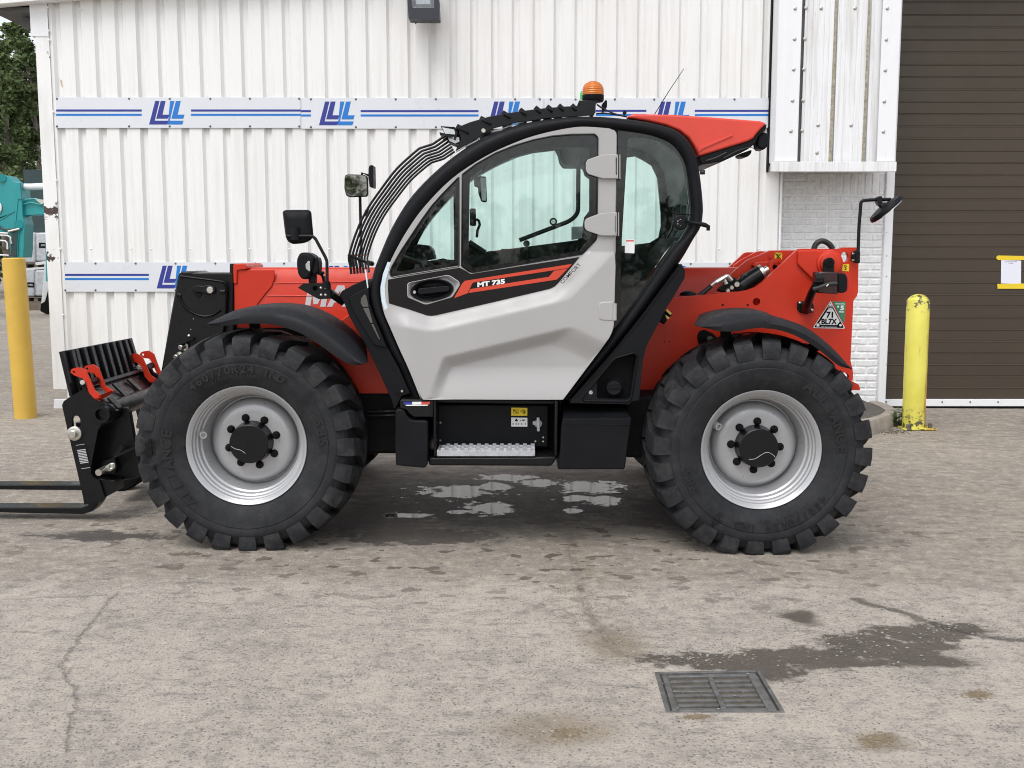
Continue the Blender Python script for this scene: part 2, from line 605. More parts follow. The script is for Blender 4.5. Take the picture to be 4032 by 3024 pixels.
CLAD = wallpaint('white_cladding_paint', (0.80, 0.80, 0.785), (0.55, 0.52, 0.47), 0.42)
TRIM = wallpaint('white_trim_paint', (0.80, 0.81, 0.825), (0.60, 0.58, 0.55), 0.25, 4.0)
CLAD2 = wallpaint('lichen_streaked_cladding', (0.79, 0.80, 0.81), (0.36, 0.33, 0.25), 0.7, 12.0)
def chipped():
    m, n, l, b, o = newmat('chipped_corner_paint')
    t = NT(m); p = t.pos()
    z = t.sep(p)[2]
    zy = lambda py: W((200, py), 4.74).z
    def bandf(y0, y1, k):
        a_, b2 = zy(y1), zy(y0)
        m_ = (a_ + b2) / 2
        return t.math('MULTIPLY', t.ramp(z, a_, m_, 0, k), t.ramp(z, b2, m_))
    band = t.math('MAXIMUM', t.math('MAXIMUM', bandf(760, 910, 1.0), bandf(985, 1045, 1.0)), t.math('MAXIMUM', bandf(880, 1010, 0.55), bandf(140, 300, 0.55)))
    nz = t.noise(p, 11.0, 6.0, 0.74)
    chip = t.math('GREATER_THAN', t.math('ADD', nz, t.math('MULTIPLY', band, 0.22)), 0.700)
    c = t.mix(t.ramp(t.noise(t.scale(p, (5, 5, 1)), 2.0, 5.0), 0.45, 0.75, 0, 0.5), (0.80, 0.80, 0.79), (0.6, 0.58, 0.54))
    l.new(t.mix(chip, c, (0.055, 0.032, 0.026)), b.inputs['Base Color'])
    b.inputs['Roughness'].default_value = 0.55
    return m
CHIP = chipped()
SHUT = mk('brown_door_paint', (0.050, 0.0360, 0.0225), 0.5, var=0.08, vs_=1.5, dirt=(0.07, 0.06, 0.05), dcov=0.12)
BRICKM = mk('white_painted_brick', (0.78, 0.78, 0.78), 0.7, var=0.10, vs_=14, bump=0.9, bs=45, dirt=(0.50, 0.50, 0.51), dcov=0.4)
MORTAR = mk('white_painted_mortar', (0.82, 0.82, 0.815), 0.8, var=0.06, vs_=9, bump=0.4, bs=200)
BOLY1 = mk('ochre_bollard_paint', (0.62, 0.39, 0.062), 0.5, var=0.10, vs_=3, dirt=(0.30, 0.17, 0.04), dcov=0.2)
def rusty():
    m, n, l, b, o = newmat('rusting_yellow_paint')
    t = NT(m); p = t.pos(); ob = t.obj()
    x, y, z = t.sep(ob)
    st = t.noise(t.scale(p, (14, 14, 1.6)), 1.5, 6.0, 0.7)
    side = t.ramp(x, 0.02, 0.09)
    rust = t.ramp(t.math('ADD', st, t.math('MULTIPLY', side, 0.16)), 0.58, 0.72)
    c = t.mix(t.ramp(t.noise(p, 4.0, 4.0), 0.3, 0.7), (0.62, 0.56, 0.075), (0.72, 0.66, 0.12))
    c = t.mix(rust, c, (0.50, 0.22, 0.03))
    low = t.math('MULTIPLY', t.ramp(z, 0.22, 0.06), t.ramp(t.noise(p, 22.0, 4.0, 0.7), 0.5, 0.54))
    low = t.math('MAXIMUM', low, t.math('MULTIPLY', t.ramp(z, 1.05, 1.10), t.ramp(t.noise(p, 18.0, 4.0, 0.7), 0.5, 0.56)))
    c = t.mix(low, c, (0.10, 0.085, 0.05))
    l.new(c, b.inputs['Base Color'])
    b.inputs['Roughness'].default_value = 0.5
    l.new(t.bump(st, 0.15, 0.01), b.inputs['Normal'])
    return m
BOLY2 = rusty()
KERBM = mk('kerb_concrete', (0.30, 0.265, 0.225), 0.85, var=0.2, vs_=9, bump=0.8, bs=70, dirt=(0.16, 0.14, 0.115), dcov=0.35)
TARM = mk('old_asphalt', (0.085, 0.078, 0.066), 0.9, var=0.25, vs_=20, bump=0.8, bs=120, dirt=(0.15, 0.135, 0.11), dcov=0.3)
IRON = mk('worn_cast_iron', (0.135, 0.135, 0.133), 0.5, metal=0.2, var=0.4, vs_=26, bump=0.5, bs=120, dirt=(0.18, 0.155, 0.12), dcov=0.45)
RUSTS = mk('rust_stain', (0.50, 0.36, 0.24), 0.8, var=0.3, vs_=30, dirt=(0.72, 0.68, 0.62), dcov=0.45)
MUD = mk('mud', (0.105, 0.088, 0.062), 0.9, var=0.25, vs_=25, bump=0.8, bs=90)
MUDL = mk('dried_mud', (0.185, 0.145, 0.092), 0.95, var=0.25, vs_=30, bump=0.8, bs=90)
LEAF = mk('weed_leaf', (0.055, 0.13, 0.03), 0.5, var=0.35, vs_=20)
TEAL = mk('teal_machine_paint', (0.012, 0.27, 0.28), 0.4, coat=0.1, var=0.08, vs_=3)
TREEL = mk('tree_leaf', (0.095, 0.132, 0.05), 0.65, var=0.5, vs_=0.9, spec=0.2)
BARK = mk('bark', (0.22, 0.20, 0.17), 0.9, var=0.4, vs_=6)
GREYW = mk('grey_shrink_wrap', (0.46, 0.48, 0.50), 0.25, var=0.15, vs_=12, bump=0.9, bs=14)
WOOD = mk('pallet_wood', (0.16, 0.13, 0.10), 0.85, var=0.3, vs_=20)
FENCEM = mk('dark_green_sheeting', (0.022, 0.045, 0.047), 0.6, var=0.2, vs_=2)
PAPER = mk('paper', (0.74, 0.75, 0.83), 0.7, var=0.01)
FLOODM = mk('dark_grey_lamp_housing', (0.020, 0.024, 0.032), 0.5, var=0.1)
STONE = mk('pebble', (0.27, 0.245, 0.215), 0.85, var=0.75, vs_=42)
STRIPG = mk('scratched_paint', (0.16, 0.15, 0.14), 0.6)
STRIP = mk('smoked_lamp_plastic', (0.085, 0.08, 0.07), 0.35)
LICHEN = mk('lichen_stain', (0.30, 0.27, 0.19), 0.85, var=0.45, vs_=26, dirt=(0.62, 0.61, 0.57), dcov=0.42)
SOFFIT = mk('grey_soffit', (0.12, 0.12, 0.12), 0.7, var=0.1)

# ================================================================ THE SETTING
# ---------------------------------------------------------------- yard surface
def ground_material():
    m, n, l, b, o = newmat('worn_yard_concrete')
    t = NT(m); p = t.pos()
    X, Y, Z = t.sep(p)
    flat = t.scale(p, (1, 1, 0))
    n1 = t.noise(flat, 0.55, 6.0, 0.6)
    n2 = t.noise(flat, 2.3, 8.0, 0.7)
    n3 = t.noise(flat, 14.0, 8.0, 0.75)
    n4 = t.noise(flat, 85.0, 4.0, 0.75)
    streak = t.noise(t.scale(p, (1.2, 4.5, 0)), 3.0, 8.0, 0.7)
    front = t.ramp(t.math('ADD', Y, t.math('MULTIPLY', n2, 0.35)), GP(2000, 2300).y + 0.32, GP(2000, 2300).y + 0.08)
    base = t.mix(t.ramp(n1, 0.35, 0.65), (0.290, 0.250, 0.205), (0.355, 0.308, 0.253))
    base = t.mix(t.math('MULTIPLY', front, 0.75), base, (0.530, 0.468, 0.405))
    base = t.mix(t.ramp(n2, 0.44, 0.70, 0, 0.5), base, (0.19, 0.168, 0.15))
    base = t.mix(t.ramp(n2, 0.45, 0.28, 0, 0.5), base, (0.54, 0.475, 0.385))
    base = t.mix(t.ramp(streak, 0.53, 0.60, 0, 0.45), base, (0.43, 0.385, 0.33))
    base = t.mix(t.ramp(streak, 0.44, 0.38, 0, 0.50), base, (0.150, 0.135, 0.125))
    base = t.mix(t.ramp(n3, 0.53, 0.61, 0, 0.45), base, (0.16, 0.145, 0.135))
    base = t.mix(t.ramp(n3, 0.47, 0.40, 0, 0.45), base, (0.58, 0.515, 0.42))
    # exposed aggregate, stronger in the worn slab in front
    warp = t.vm('ADD', flat, t.scale(t.noise(flat, 40.0, 2.0, out=1), (0.008, 0.008, 0)))
    vd = t.voro(warp, 78.0)
    vc = t.voro(warp, 78.0, out='Color')
    r, g, bb = t.sep(vc)
    vd2 = t.voro(warp, 150.0)
    r2 = t.sep(t.voro(warp, 150.0, out='Color'))[0]
    stone = t.math('MULTIPLY', t.ramp(vd, 0.46, 0.34), t.math('GREATER_THAN', r, 0.40))
    stone = t.math('MULTIPLY', stone, t.ramp(n2, 0.34, 0.52, 0.25, 1.0))
    stone = t.math('MULTIPLY', stone, t.math('ADD', t.math('MULTIPLY', front, 0.55), 0.35))
    scol = t.mix(g, (0.085, 0.078, 0.080), (0.55, 0.50, 0.43))
    base = t.mix(t.math('MULTIPLY', stone, 0.8), base, scol)
    st2 = t.math('MULTIPLY', t.math('GREATER_THAN', r2, 0.72), t.ramp(vd2, 0.42, 0.3))
    base = t.mix(t.math('MULTIPLY', st2, 0.55), base, t.mix(bb, (0.10, 0.09, 0.085), (0.52, 0.48, 0.42)))
    pit = t.ramp(n4, 0.585, 0.625)
    base = t.mix(t.math('MULTIPLY', pit, 0.65), base, (0.085, 0.074, 0.064))
    base = t.mix(t.math('MULTIPLY', t.ramp(n4, 0.42, 0.33), 0.55), base, (0.66, 0.595, 0.50))
    # ellipse masks laid on the ground
    edge2 = t.math('SUBTRACT', t.noise(t.scale(p, (1, 1.25, 0)), 7.5, 9.0, 0.72), 0.5)
    edge = t.math('SUBTRACT', t.math('ADD', t.math('MULTIPLY', t.noise(t.scale(p, (1, 1.7, 0)), 3.2, 7.0, 0.68), 1.0), t.math('MULTIPLY', n3, 0.35)), 0.68)
    def ell(px, py, rx, ry, soft=0.10, rough=3.2, fine=0.0):
        c = GP(px, py)
        ax = abs(GP(px + rx, py).x - GP(px - rx, py).x) / 2
        ay = abs(GP(px, py - ry).y - GP(px, py + ry).y) / 2
        d = t.vm('LENGTH', t.scale(t.vm('SUBTRACT', flat, (c.x, c.y, 0)), (1 / ax, 1 / ay, 0)), out=1)
        d = t.math('ADD', d, t.math('MULTIPLY', edge, rough))
        if fine: d = t.math('ADD', d, t.math('MULTIPLY', edge2, fine))
        return t.ramp(d, 1.0 + soft, 1.0 - soft)
    def union(ms):
        k = ms[0]
        for q in ms[1:]: k = t.math('MAXIMUM', k, q)
        return k
    def seg(pts, w, wob=0.5):
        out = None
        pv = t.vm('ADD', flat, t.scale(t.vm('SUBTRACT', t.noise(flat, 4.5, 9.0, 0.8, out=1), (0.5, 0.5, 0.5)), (0.30 * wob, 0.30 * wob, 0)))
        for a, bq in zip(pts, pts[1:]):
            pa, pb = GP(*a), GP(*bq)
            ab = Vector((pb.x - pa.x, pb.y - pa.y, 0))
            ap = t.vm('SUBTRACT', pv, (pa.x, pa.y, 0))
            h = t.math('DIVIDE', t.vm('DOT_PRODUCT', ap, tuple(ab), out=1), ab.length_squared, clamp=True)
            k = n.new('ShaderNodeVectorMath'); k.operation = 'SCALE'
            k.inputs[0].default_value = tuple(ab); l.new(h, k.inputs['Scale'])
            d = t.vm('LENGTH', t.vm('SUBTRACT', ap, k.outputs[0]), out=1)
            out = d if out is None else t.math('MINIMUM', out, d)
        return t.ramp(t.math('ADD', out, t.math('MULTIPLY', t.math('SUBTRACT', n3, 0.5), w * 5.5)), w, w * 0.3), out
    kk = lambda x, y: k_(x, y)
    damp = union([ell(1940, 1950, 760, 125, 0.5, 2.0, 1.5), ell(2700, 2010, 300, 80, 0.4, 2.5), ell(1500, 2030, 420, 80, 0.4, 2.6), ell(1640, 2110, 330, 34, 0.15, 2.0, 3.5), ell(420, 2110, 230, 18, 0.15, 2.0, 3.5)])
    drips = t.math('MULTIPLY', t.ramp(t.noise(t.scale(p, (1, 1.4, 0)), 6.5, 3.0, 0.5), 0.60, 0.615), ell(1900, 2110, 1750, 190, 0.5, 1.5))
    def wt(x, y, rx, ry): return ell(x, y, rx, ry, 0.14, 1.6, 2.6)
    wet = union([wt(2800, 2604, 300, 30), wt(3230, 2592, 320, 46), wt(3480, 2550, 230, 52), wt(3000, 2640, 170, 45), wt(3640, 2500, 210, 40), wt(3770, 2475, 110, 24),
                 ell(3150, 2430, 70, 26, 0.3), ell(3760, 2480, 130, 18, 0.3), ell(3640, 2600, 160, 26, 0.3)])
    crack, cd = seg([(3370, 2362), (3560, 2412), (3700, 2466), (3870, 2506), (4100, 2530)], 0.030, 0.30)
    joint, jd = seg([(2150, 1850), (2240, 2120), (2310, 2400), (2420, 2560)], 0.022, 0.16)
    crack2, c2 = seg([(460, 2330), (350, 2470), (240, 2625), (300, 2720), (270, 2960)], 0.008, 0.6)
    mudj = t.math('MULTIPLY', t.ramp(jd, 0.22, 0.03), t.ramp(n3, 0.44, 0.6))
    mudd = union([ell(3450, 2915, 95, 34, 0.35, 2.6), ell(3850, 2735, 60, 16, 0.35, 2.6), ell(2745, 2824, 60, 9, 0.35, 2.6), ell(2190, 2870, 260, 60, 0.4, 1.8), ell(3480, 2900, 60, 20, 0.3, 1.6), ell(2420, 2540, 120, 50, 0.4, 1.8)])
    base = t.mix(t.math('MULTIPLY', mudj, 0.6), base, (0.24, 0.19, 0.13))
    base = t.mix(t.math('MULTIPLY', mudd, 0.65), base, (0.24, 0.19, 0.125))
    base = t.mix(t.math('MULTIPLY', damp, 0.88), base, (0.052, 0.044, 0.039))
    base = t.mix(t.math('MULTIPLY', drips, 0.85), base, (0.082, 0.060, 0.048))
    base = t.mix(t.math('MULTIPLY', wet, 0.88), base, (0.076, 0.060, 0.047))
    base = t.mix(t.math('MULTIPLY', crack, 0.75), base, (0.075, 0.060, 0.048))
    base = t.mix(t.math('MULTIPLY', joint, 0.22), base, (0.13, 0.11, 0.09))
    base = t.mix(t.math('MULTIPLY', t.math('MULTIPLY', crack2, t.ramp(n2, 0.42, 0.60, 0.1, 0.8)), 0.28), base, (0.14, 0.12, 0.095))
    def pd(x, y, rx, ry): return ell(*kk(x, y), rx * 0.84, ry * 0.84, 0.03, 1.0, 4.2)
    pud = union([pd(610, 752, 150, 30), pd(840, 882, 120, 27), pd(905, 712, 60, 24), pd(1640, 714, 165, 25), pd(1530, 800, 60, 17), pd(1760, 822, 95, 22), pd(990, 640, 130, 15),
                 pd(1230, 682, 110, 15), pd(600, 910, 40, 11), pd(200, 940, 100, 11), pd(1510, 895, 40, 13)])
    specks = t.math('MULTIPLY', t.ramp(t.noise(t.scale(p, (1, 1.3, 0)), 9.0, 4.0, 0.6), 0.66, 0.675), ell(*kk(980, 770), 620, 95, 0.4, 1.5))
    pud = t.math('MAXIMUM', pud, specks)
    pud = t.math('MULTIPLY', pud, t.ramp(n4, 0.70, 0.62, 0.35, 1.0))
    base = t.mix(pud, base, (0.030, 0.027, 0.025))
    l.new(base, b.inputs['Base Color'])
    rg = t.ramp(n3, 0.3, 0.7, 0.72, 0.95)
    rg = t.math('SUBTRACT', rg, t.math('MULTIPLY', t.math('MAXIMUM', t.math('MULTIPLY', damp, 0.35), wet), 0.34))
    rg = t.math('MULTIPLY', rg, t.math('SUBTRACT', 1.0, t.math('MULTIPLY', pud, 0.96)))
    l.new(rg, b.inputs['Roughness'])
    hgt = t.math('ADD', t.math('MULTIPLY', n3, 0.9), t.math('ADD', t.math('MULTIPLY', n4, 0.5), t.math('MULTIPLY', stone, 0.25)))
    hgt = t.math('SUBTRACT', hgt, t.math('ADD', t.math('MULTIPLY', crack, 0.4), t.math('ADD', t.math('MULTIPLY', joint, 0.25), t.math('MULTIPLY', crack2, 0.35))))
    hgt = t.math('MULTIPLY', hgt, t.math('SUBTRACT', 1.0, pud))
    l.new(t.bump(hgt, 0.9, 0.016), b.inputs['Normal'])
    return m
GROUND = ground_material()
DR = [GP(2577, 2648), GP(2992, 2640), GP(3092, 2806), GP(2622, 2806)]     # drain corners: far left, far right, near right, near left
def ground_mesh():
    hole = [Vector((p.x, p.y)) for p in DR]
    P = [Vector((-160, -70)), Vector((GX0, -70)), Vector((GX1, -70)), Vector((160, -70)), Vector((160, 220)), Vector((GX1, 220)), Vector((GX0, 220)), Vector((-160, 220))]
    ed = [(i, (i + 1) % 8) for i in range(8)] + [(1, 6), (2, 5)]
    for yy in (GY0, GY1):
        P += [Vector((-160, yy)), Vector((160, yy))]
        ed.append((len(P) - 2, len(P) - 1))
    o = len(P)
    P += hole
    ed += [(o + i, o + (i + 1) % 4) for i in range(4)]
    rv, re, rf, *_ = delaunay_2d_cdt(P, ed, [], 0, 1e-5)
    def inq(f):
        c = sum((rv[i] for i in f), Vector((0, 0))) / len(f)
        return inside((c.x, c.y), [tuple(h) for h in hole], 0.0)
    mb = MB()
    mb.add([(v.x, v.y, gz(v.x, v.y)) for v in rv], [f for f in rf if not inq(f)])
    ob = mb.build('ground', GROUND)
    for pl in ob.data.polygons:
        if pl.normal.z < 0:
            ob.data.flip_normals(); break
    return tag(ob, 'worn beige concrete yard with damp patches and cracks', kind='structure')
ground_mesh()

# ---------------------------------------------------------------- drain
def drain():
    c = sum(DR, Vector()) / 4
    t = thing('drain_grate', 'square cast iron drain grate clogged with mud, set in the concrete', 'drain', c)
    def at(u, v, z=0.0):
        p = DR[0].lerp(DR[1], u).lerp(DR[3].lerp(DR[2], u), v)
        return Vector((p.x, p.y, gz(p.x, p.y) + z))
    def slab(mb, u0, u1, v0, v1, z0, z1):
        q = [at(u0, v0), at(u1, v0), at(u1, v1), at(u0, v1)]
        mb.prism3([p + Vector((0, 0, z0)) for p in q], (0, 0, z1 - z0))
    m = MB(); slab(m, -0.002, 1.002, -0.002, 1.002, -0.10, -0.013); m.build('mud_fill', MUD, t)
    m = MB()
    for q in ((0, 0.04, 0, 1), (0.965, 1, 0, 1), (0.04, 0.965, 0, 0.035), (0.04, 0.965, 0.965, 1)): slab(m, *q, -0.05, 0.003)
    m.build('frame', IRON, t, bevel=0.002)
    m = MB()
    for q in ((0.06, 0.115, 0.06, 0.94), (0.865, 0.945, 0.06, 0.94), (0.48, 0.525, 0.115, 0.885)): slab(m, *q, -0.035, 0.000)
    slab(m, 0.115, 0.865, 0.06, 0.115, -0.035, -0.001); slab(m, 0.115, 0.865, 0.885, 0.94, -0.035, -0.001)
    m.build('grate_rim', IRON, t, bevel=0.003)
    for i in range(6):
        v = 0.195 + i * 0.118
        m = MB(); slab(m, 0.118, 0.478, v, v + 0.042, -0.034, -0.003 - random.random() * 0.003); m.build('bar', IRON, t, bevel=0.002)
        m = MB(); slab(m, 0.527, 0.863, v, v + 0.042, -0.034, -0.003 - random.random() * 0.003); m.build('bar', IRON, t, bevel=0.002)
drain()

# ---------------------------------------------------------------- loose stones and mud
def pebble(mb, c, r, rng):
    h = r * rng.uniform(0.35, 0.7)
    a0 = rng.random() * 6.28
    k = 5
    ring = []
    for i in range(k):
        a = a0 + 6.283 * i / k
        rr = r * rng.uniform(0.7, 1.15)
        ring.append((c.x + rr * math.cos(a), c.y + rr * math.sin(a) * 0.8, c.z + h * 0.35))
    mb.add(ring + [(c.x, c.y, c.z + h), (c.x, c.y, c.z - 0.004)], [(i, (i + 1) % k, k) for i in range(k)] + [((i + 1) % k, i, k + 1) for i in range(k)])
def stones():
    rng = random.Random(4)
    mb = MB()
    def scatter(px, py, sx, sy, n, r0, r1):
        for _ in range(n):
            x, y = rng.gauss(px, sx), rng.gauss(py, sy)
            if inside((x, y), [(2570, 2640), (3000, 2632), (3100, 2812), (2615, 2812)]): continue
            if y < 1800 or y > 3100: continue
            g = GP(x, y)
            if g.y < -6: continue
            pebble(mb, Vector((g.x, g.y, gz(g.x, g.y))), rng.uniform(r0, r1), rng)
    scatter(2700, 2580, 150, 22, 220, 0.002, 0.008)
    scatter(3220, 2520, 160, 35, 120, 0.002, 0.008)
    scatter(3480, 2520, 160, 45, 130, 0.002, 0.010)
    scatter(2420, 2540, 70, 60, 130, 0.002, 0.007)
    scatter(2300, 2380, 50, 90, 160, 0.003, 0.007)
    scatter(2150, 2880, 130, 60, 160, 0.003, 0.008)
    scatter(3700, 2470, 120, 20, 90, 0.003, 0.009)
    for _ in range(900):
        x, y = rng.uniform(-50, 4080), rng.uniform(2300, 3080)
        g = GP(x, y)
        pebble(mb, Vector((g.x, g.y, gz(g.x, g.y))), rng.uniform(0.002, 0.0055), rng)
    tag(mb.build('gravel', STONE), 'scattered small stones on the concrete', kind='stuff')
    for (px, py, rx, ry, nm, lab) in ((3450, 2915, 120, 48, 'mud_clump', 'flattened lump of dried brown mud at lower right of the yard'),
                                      (2235, 2885, 130, 40, 'mud_clump', 'low crumbled patch of dried mud near the bottom centre of the yard'),
                                      (3850, 2735, 75, 22, 'mud_clump', 'small flat mud lump at the right edge beyond the drain'),
                                      (2745, 2822, 62, 11, 'mud_clump', 'thin mud smear against the near edge of the drain grate')):
        c = GP(px, py)
        ax = abs(GP(px + rx, py).x - c.x); ay = abs(GP(px, py - ry).y - GP(px, py + ry).y) / 2
        mb = MB()
        rg = random.Random(px)
        for q in range(150):
            u, v = rg.gauss(0, 0.42), rg.gauss(0, 0.42)
            x, y = c.x + u * ax + v * ax * 0.35, c.y + v * ay
            f_r = max(0.25, 1 - math.hypot(u, v))
            pebble(mb, Vector((x, y, gz(x, y) - 0.001)), rg.uniform(0.004, 0.016) * f_r + 0.002, rg)
        o = mb.build(nm, MUDL)
        tag(o, lab, 'mud', kind='stuff')
stones()

# ---------------------------------------------------------------- warehouse
YW = 4.75
XL = W((190, 1100), YW).x                      # left corner of the building
XR = W((3074, 1000), YW).x                     # where the cladding meets the brickwork
ZB = gz(-4, YW) - 0.01
def vline(px_a, px_b, Y):                      # X of an upright read at two heights
    return (W(px_a, Y).x + W(px_b, Y).x) / 2
bld = thing('warehouse', 'white warehouse clad in corrugated metal with a brick panel and brown door', 'building', ((XL + XR) / 2, YW + 1.0, gz(0, YW)))
def roof_z(x): return W((200, 17), YW - 0.12).z + 0.02 + 0.085 * (x - XL)
def cladding():
    P, d = 0.198, 0.034
    x0 = W((586, 560), YW).x
    xs = W((232, 900), YW).x
    prof = [(0, 0), (0.117, 0), (0.141, d), (0.174, d), (0.198, 0)]
    k0 = math.floor((xs - x0) / P)
    sheet = []
    k = k0
    n = 0
    while x0 + k * P < XR:
        pts = []
        for q in range(5):
            o = x0 + (k + q) * P
            for a, y in prof[:-1]:
                pts.append((o + a, y))
        pts.append((x0 + (k + 5) * P + 0.02, 0))
        def yat(xx):
            for (xa_, ya_), (xb_, yb_) in zip(pts, pts[1:]):
                if xa_ <= xx <= xb_: return ya_ + (yb_ - ya_) * (xx - xa_) / max(1e-6, xb_ - xa_)
            return 0.0
        lo_, hi_ = max(xs, pts[0][0]), min(XR, pts[-1][0])
        if hi_ - lo_ < 0.02:
            k += 5; n += 1
            continue
        pts = [(lo_, yat(lo_))] + [(x, y) for x, y in pts if lo_ + 1e-4 < x < hi_ - 1e-4] + [(hi_, yat(hi_))]
        if len(pts) > 2:
            off = 0.0012 * (n % 2)
            sec = []
            for top in (0, 1):
                f = [(x, YW + y - off, roof_z(x) + 0.05 if top else ZB + 0.02) for x, y in pts]
                bk = [(x, YW + y - off + 0.0035, roof_z(x) + 0.05 if top else ZB + 0.02) for x, y in reversed(pts)]
                sec.append(f + bk)
            mb = MB().loft(sec, close=True, caps=False)
            mb.build('cladding_sheet', CLAD, bld)
        k += 5
        n += 1
cladding()
def warehouse():
    # corner flashing, in pieces, chipped
    xa, xb = XL, W((238, 1000), YW).x
    zt = W((140, 143), YW - 0.02).z
    def ang(z0, z1, dx, yo, name, mat):
        m = MB()
        m.prism3([(xa - dx, YW - yo, z0), (xb, YW - yo, z0), (xb, YW - yo + 0.004, z0), (xa - dx + 0.004, YW - yo + 0.004, z0), (xa - dx + 0.004, YW + 0.35, z0), (xa - dx, YW + 0.35, z0)], (0, 0, z1 - z0))
        m.build(name, mat, bld)
    ang(ZB + 0.20, zt + 0.02, 0.0, 0.012, 'corner_flashing', CHIP)
    ang(zt, roof_z(xa) + 0.02, 0.035, 0.018, 'corner_flashing', TRIM)
    m = MB(); m.prism(S_((213, 1572), (262, 1572), (262, 1634), (208, 1634)), YW - 0.05, YW - 0.02); m.build('corner_foot', TRIM, bld, bevel=0.004)
    m = MB(); m.box((xa + 0.005, YW + 3.2, (ZB + roof_z(xa)) / 2), (0.01, 5.6, roof_z(xa) - ZB)); m.build('side_wall', SOFFIT, bld)
    # verge along the sloping roof edge and the dark eaves beneath it
    def zr(x): return roof_z(x)
    x_l, x_r = XL - 0.42, XR + 3.8
    m = MB()
    m.prism3([(x_l, YW - 0.14, zr(x_l)), (x_r, YW - 0.14, zr(x_r)), (x_r, YW - 0.14, zr(x_r) + 0.10), (x_l, YW - 0.14, zr(x_l) + 0.10)], (0, 0.14, 0))
    m.build('verge_trim', CHIP, bld, bevel=0.006)
    m = MB()
    m.prism3([(x_l - 0.012, YW - 0.16, zr(x_l) + 0.104), (x_r, YW - 0.16, zr(x_r) + 0.104), (x_r, YW - 0.16, zr(x_r) + 0.22), (x_l - 0.012, YW - 0.16, zr(x_l) + 0.22)], (0, 0.19, 0))
    m.build('verge_trim', CHIP, bld, bevel=0.006)
    m = MB()
    m.prism3([(x_l, YW, zr(x_l) + 0.03), (x_r, YW, zr(x_r) + 0.03), (x_r, YW, zr(x_r) + 0.09), (x_l, YW, zr(x_l) + 0.09)], (0, 6.0, 0))
    m.build('roof', SOFFIT, bld)
    m = MB(); m.prism3([(x_l, YW + 0.02, zr(x_l) - 0.02), (XL - 0.01, YW + 0.02, zr(x_l) - 0.02), (XL - 0.01, YW + 0.02, zr(x_l) + 0.02), (x_l, YW + 0.02, zr(x_l) + 0.02)], (0, 5.9, 0)); m.build('soffit', SOFFIT, bld)
    m = MB(); pz = W((120, 40), YW + 0.5).z
    m.box((XL - 0.055, YW + 0.30, pz - 0.08), (0.085, 0.085, 0.24)); m.build('downpipe_box', TRIM, bld, bevel=0.008)
    m = MB(); q = W((122, 101), YW + 0.30); m.cyl(q + Vector((0, -0.1, 0)), q + Vector((0, 0.3, 0)), 0.055, 20); m.build('gutter_end', SOFFIT, bld, smooth=40)
    m = MB(); m.prism(L1((650, 860), (690, 890), (708, 940), (716, 1020), (700, 1000), (668, 930)), YW + 0.030, YW + 0.0315); m.build('rust_stain', RUSTS, bld)
    # fixing screws on the cladding
    m = MB()
    def screw(p, Y, r=0.011):
        q = W(p, Y)
        m.lathe(q, (0, -1, 0), [(0, 0.0), (0.0, r), (0.004, r), (0.008, r * 0.6), (0.009, 0.0)], 8)
    for x in range(237, 3040, 1):
        pass
    for x in (237, 358, 515, 595, 750, 906, 984, 1141, 1297, 1454, 1610, 2833, 2990): screw((x, 980), YW - 0.001)
    for x in (185, 316, 475, 633): screw((x, 9 + (30 if x < 320 else 0)), YW - 0.012)
    for (x, y) in ((188, 29), (192, 122), (194, 158), (210, 441), (222, 711), (237, 980), (249, 1240)): screw((x, y), YW - 0.014)
    m.build('fixing_screw', TRIM, bld, smooth=40)['kind'] = 'stuff'
warehouse()

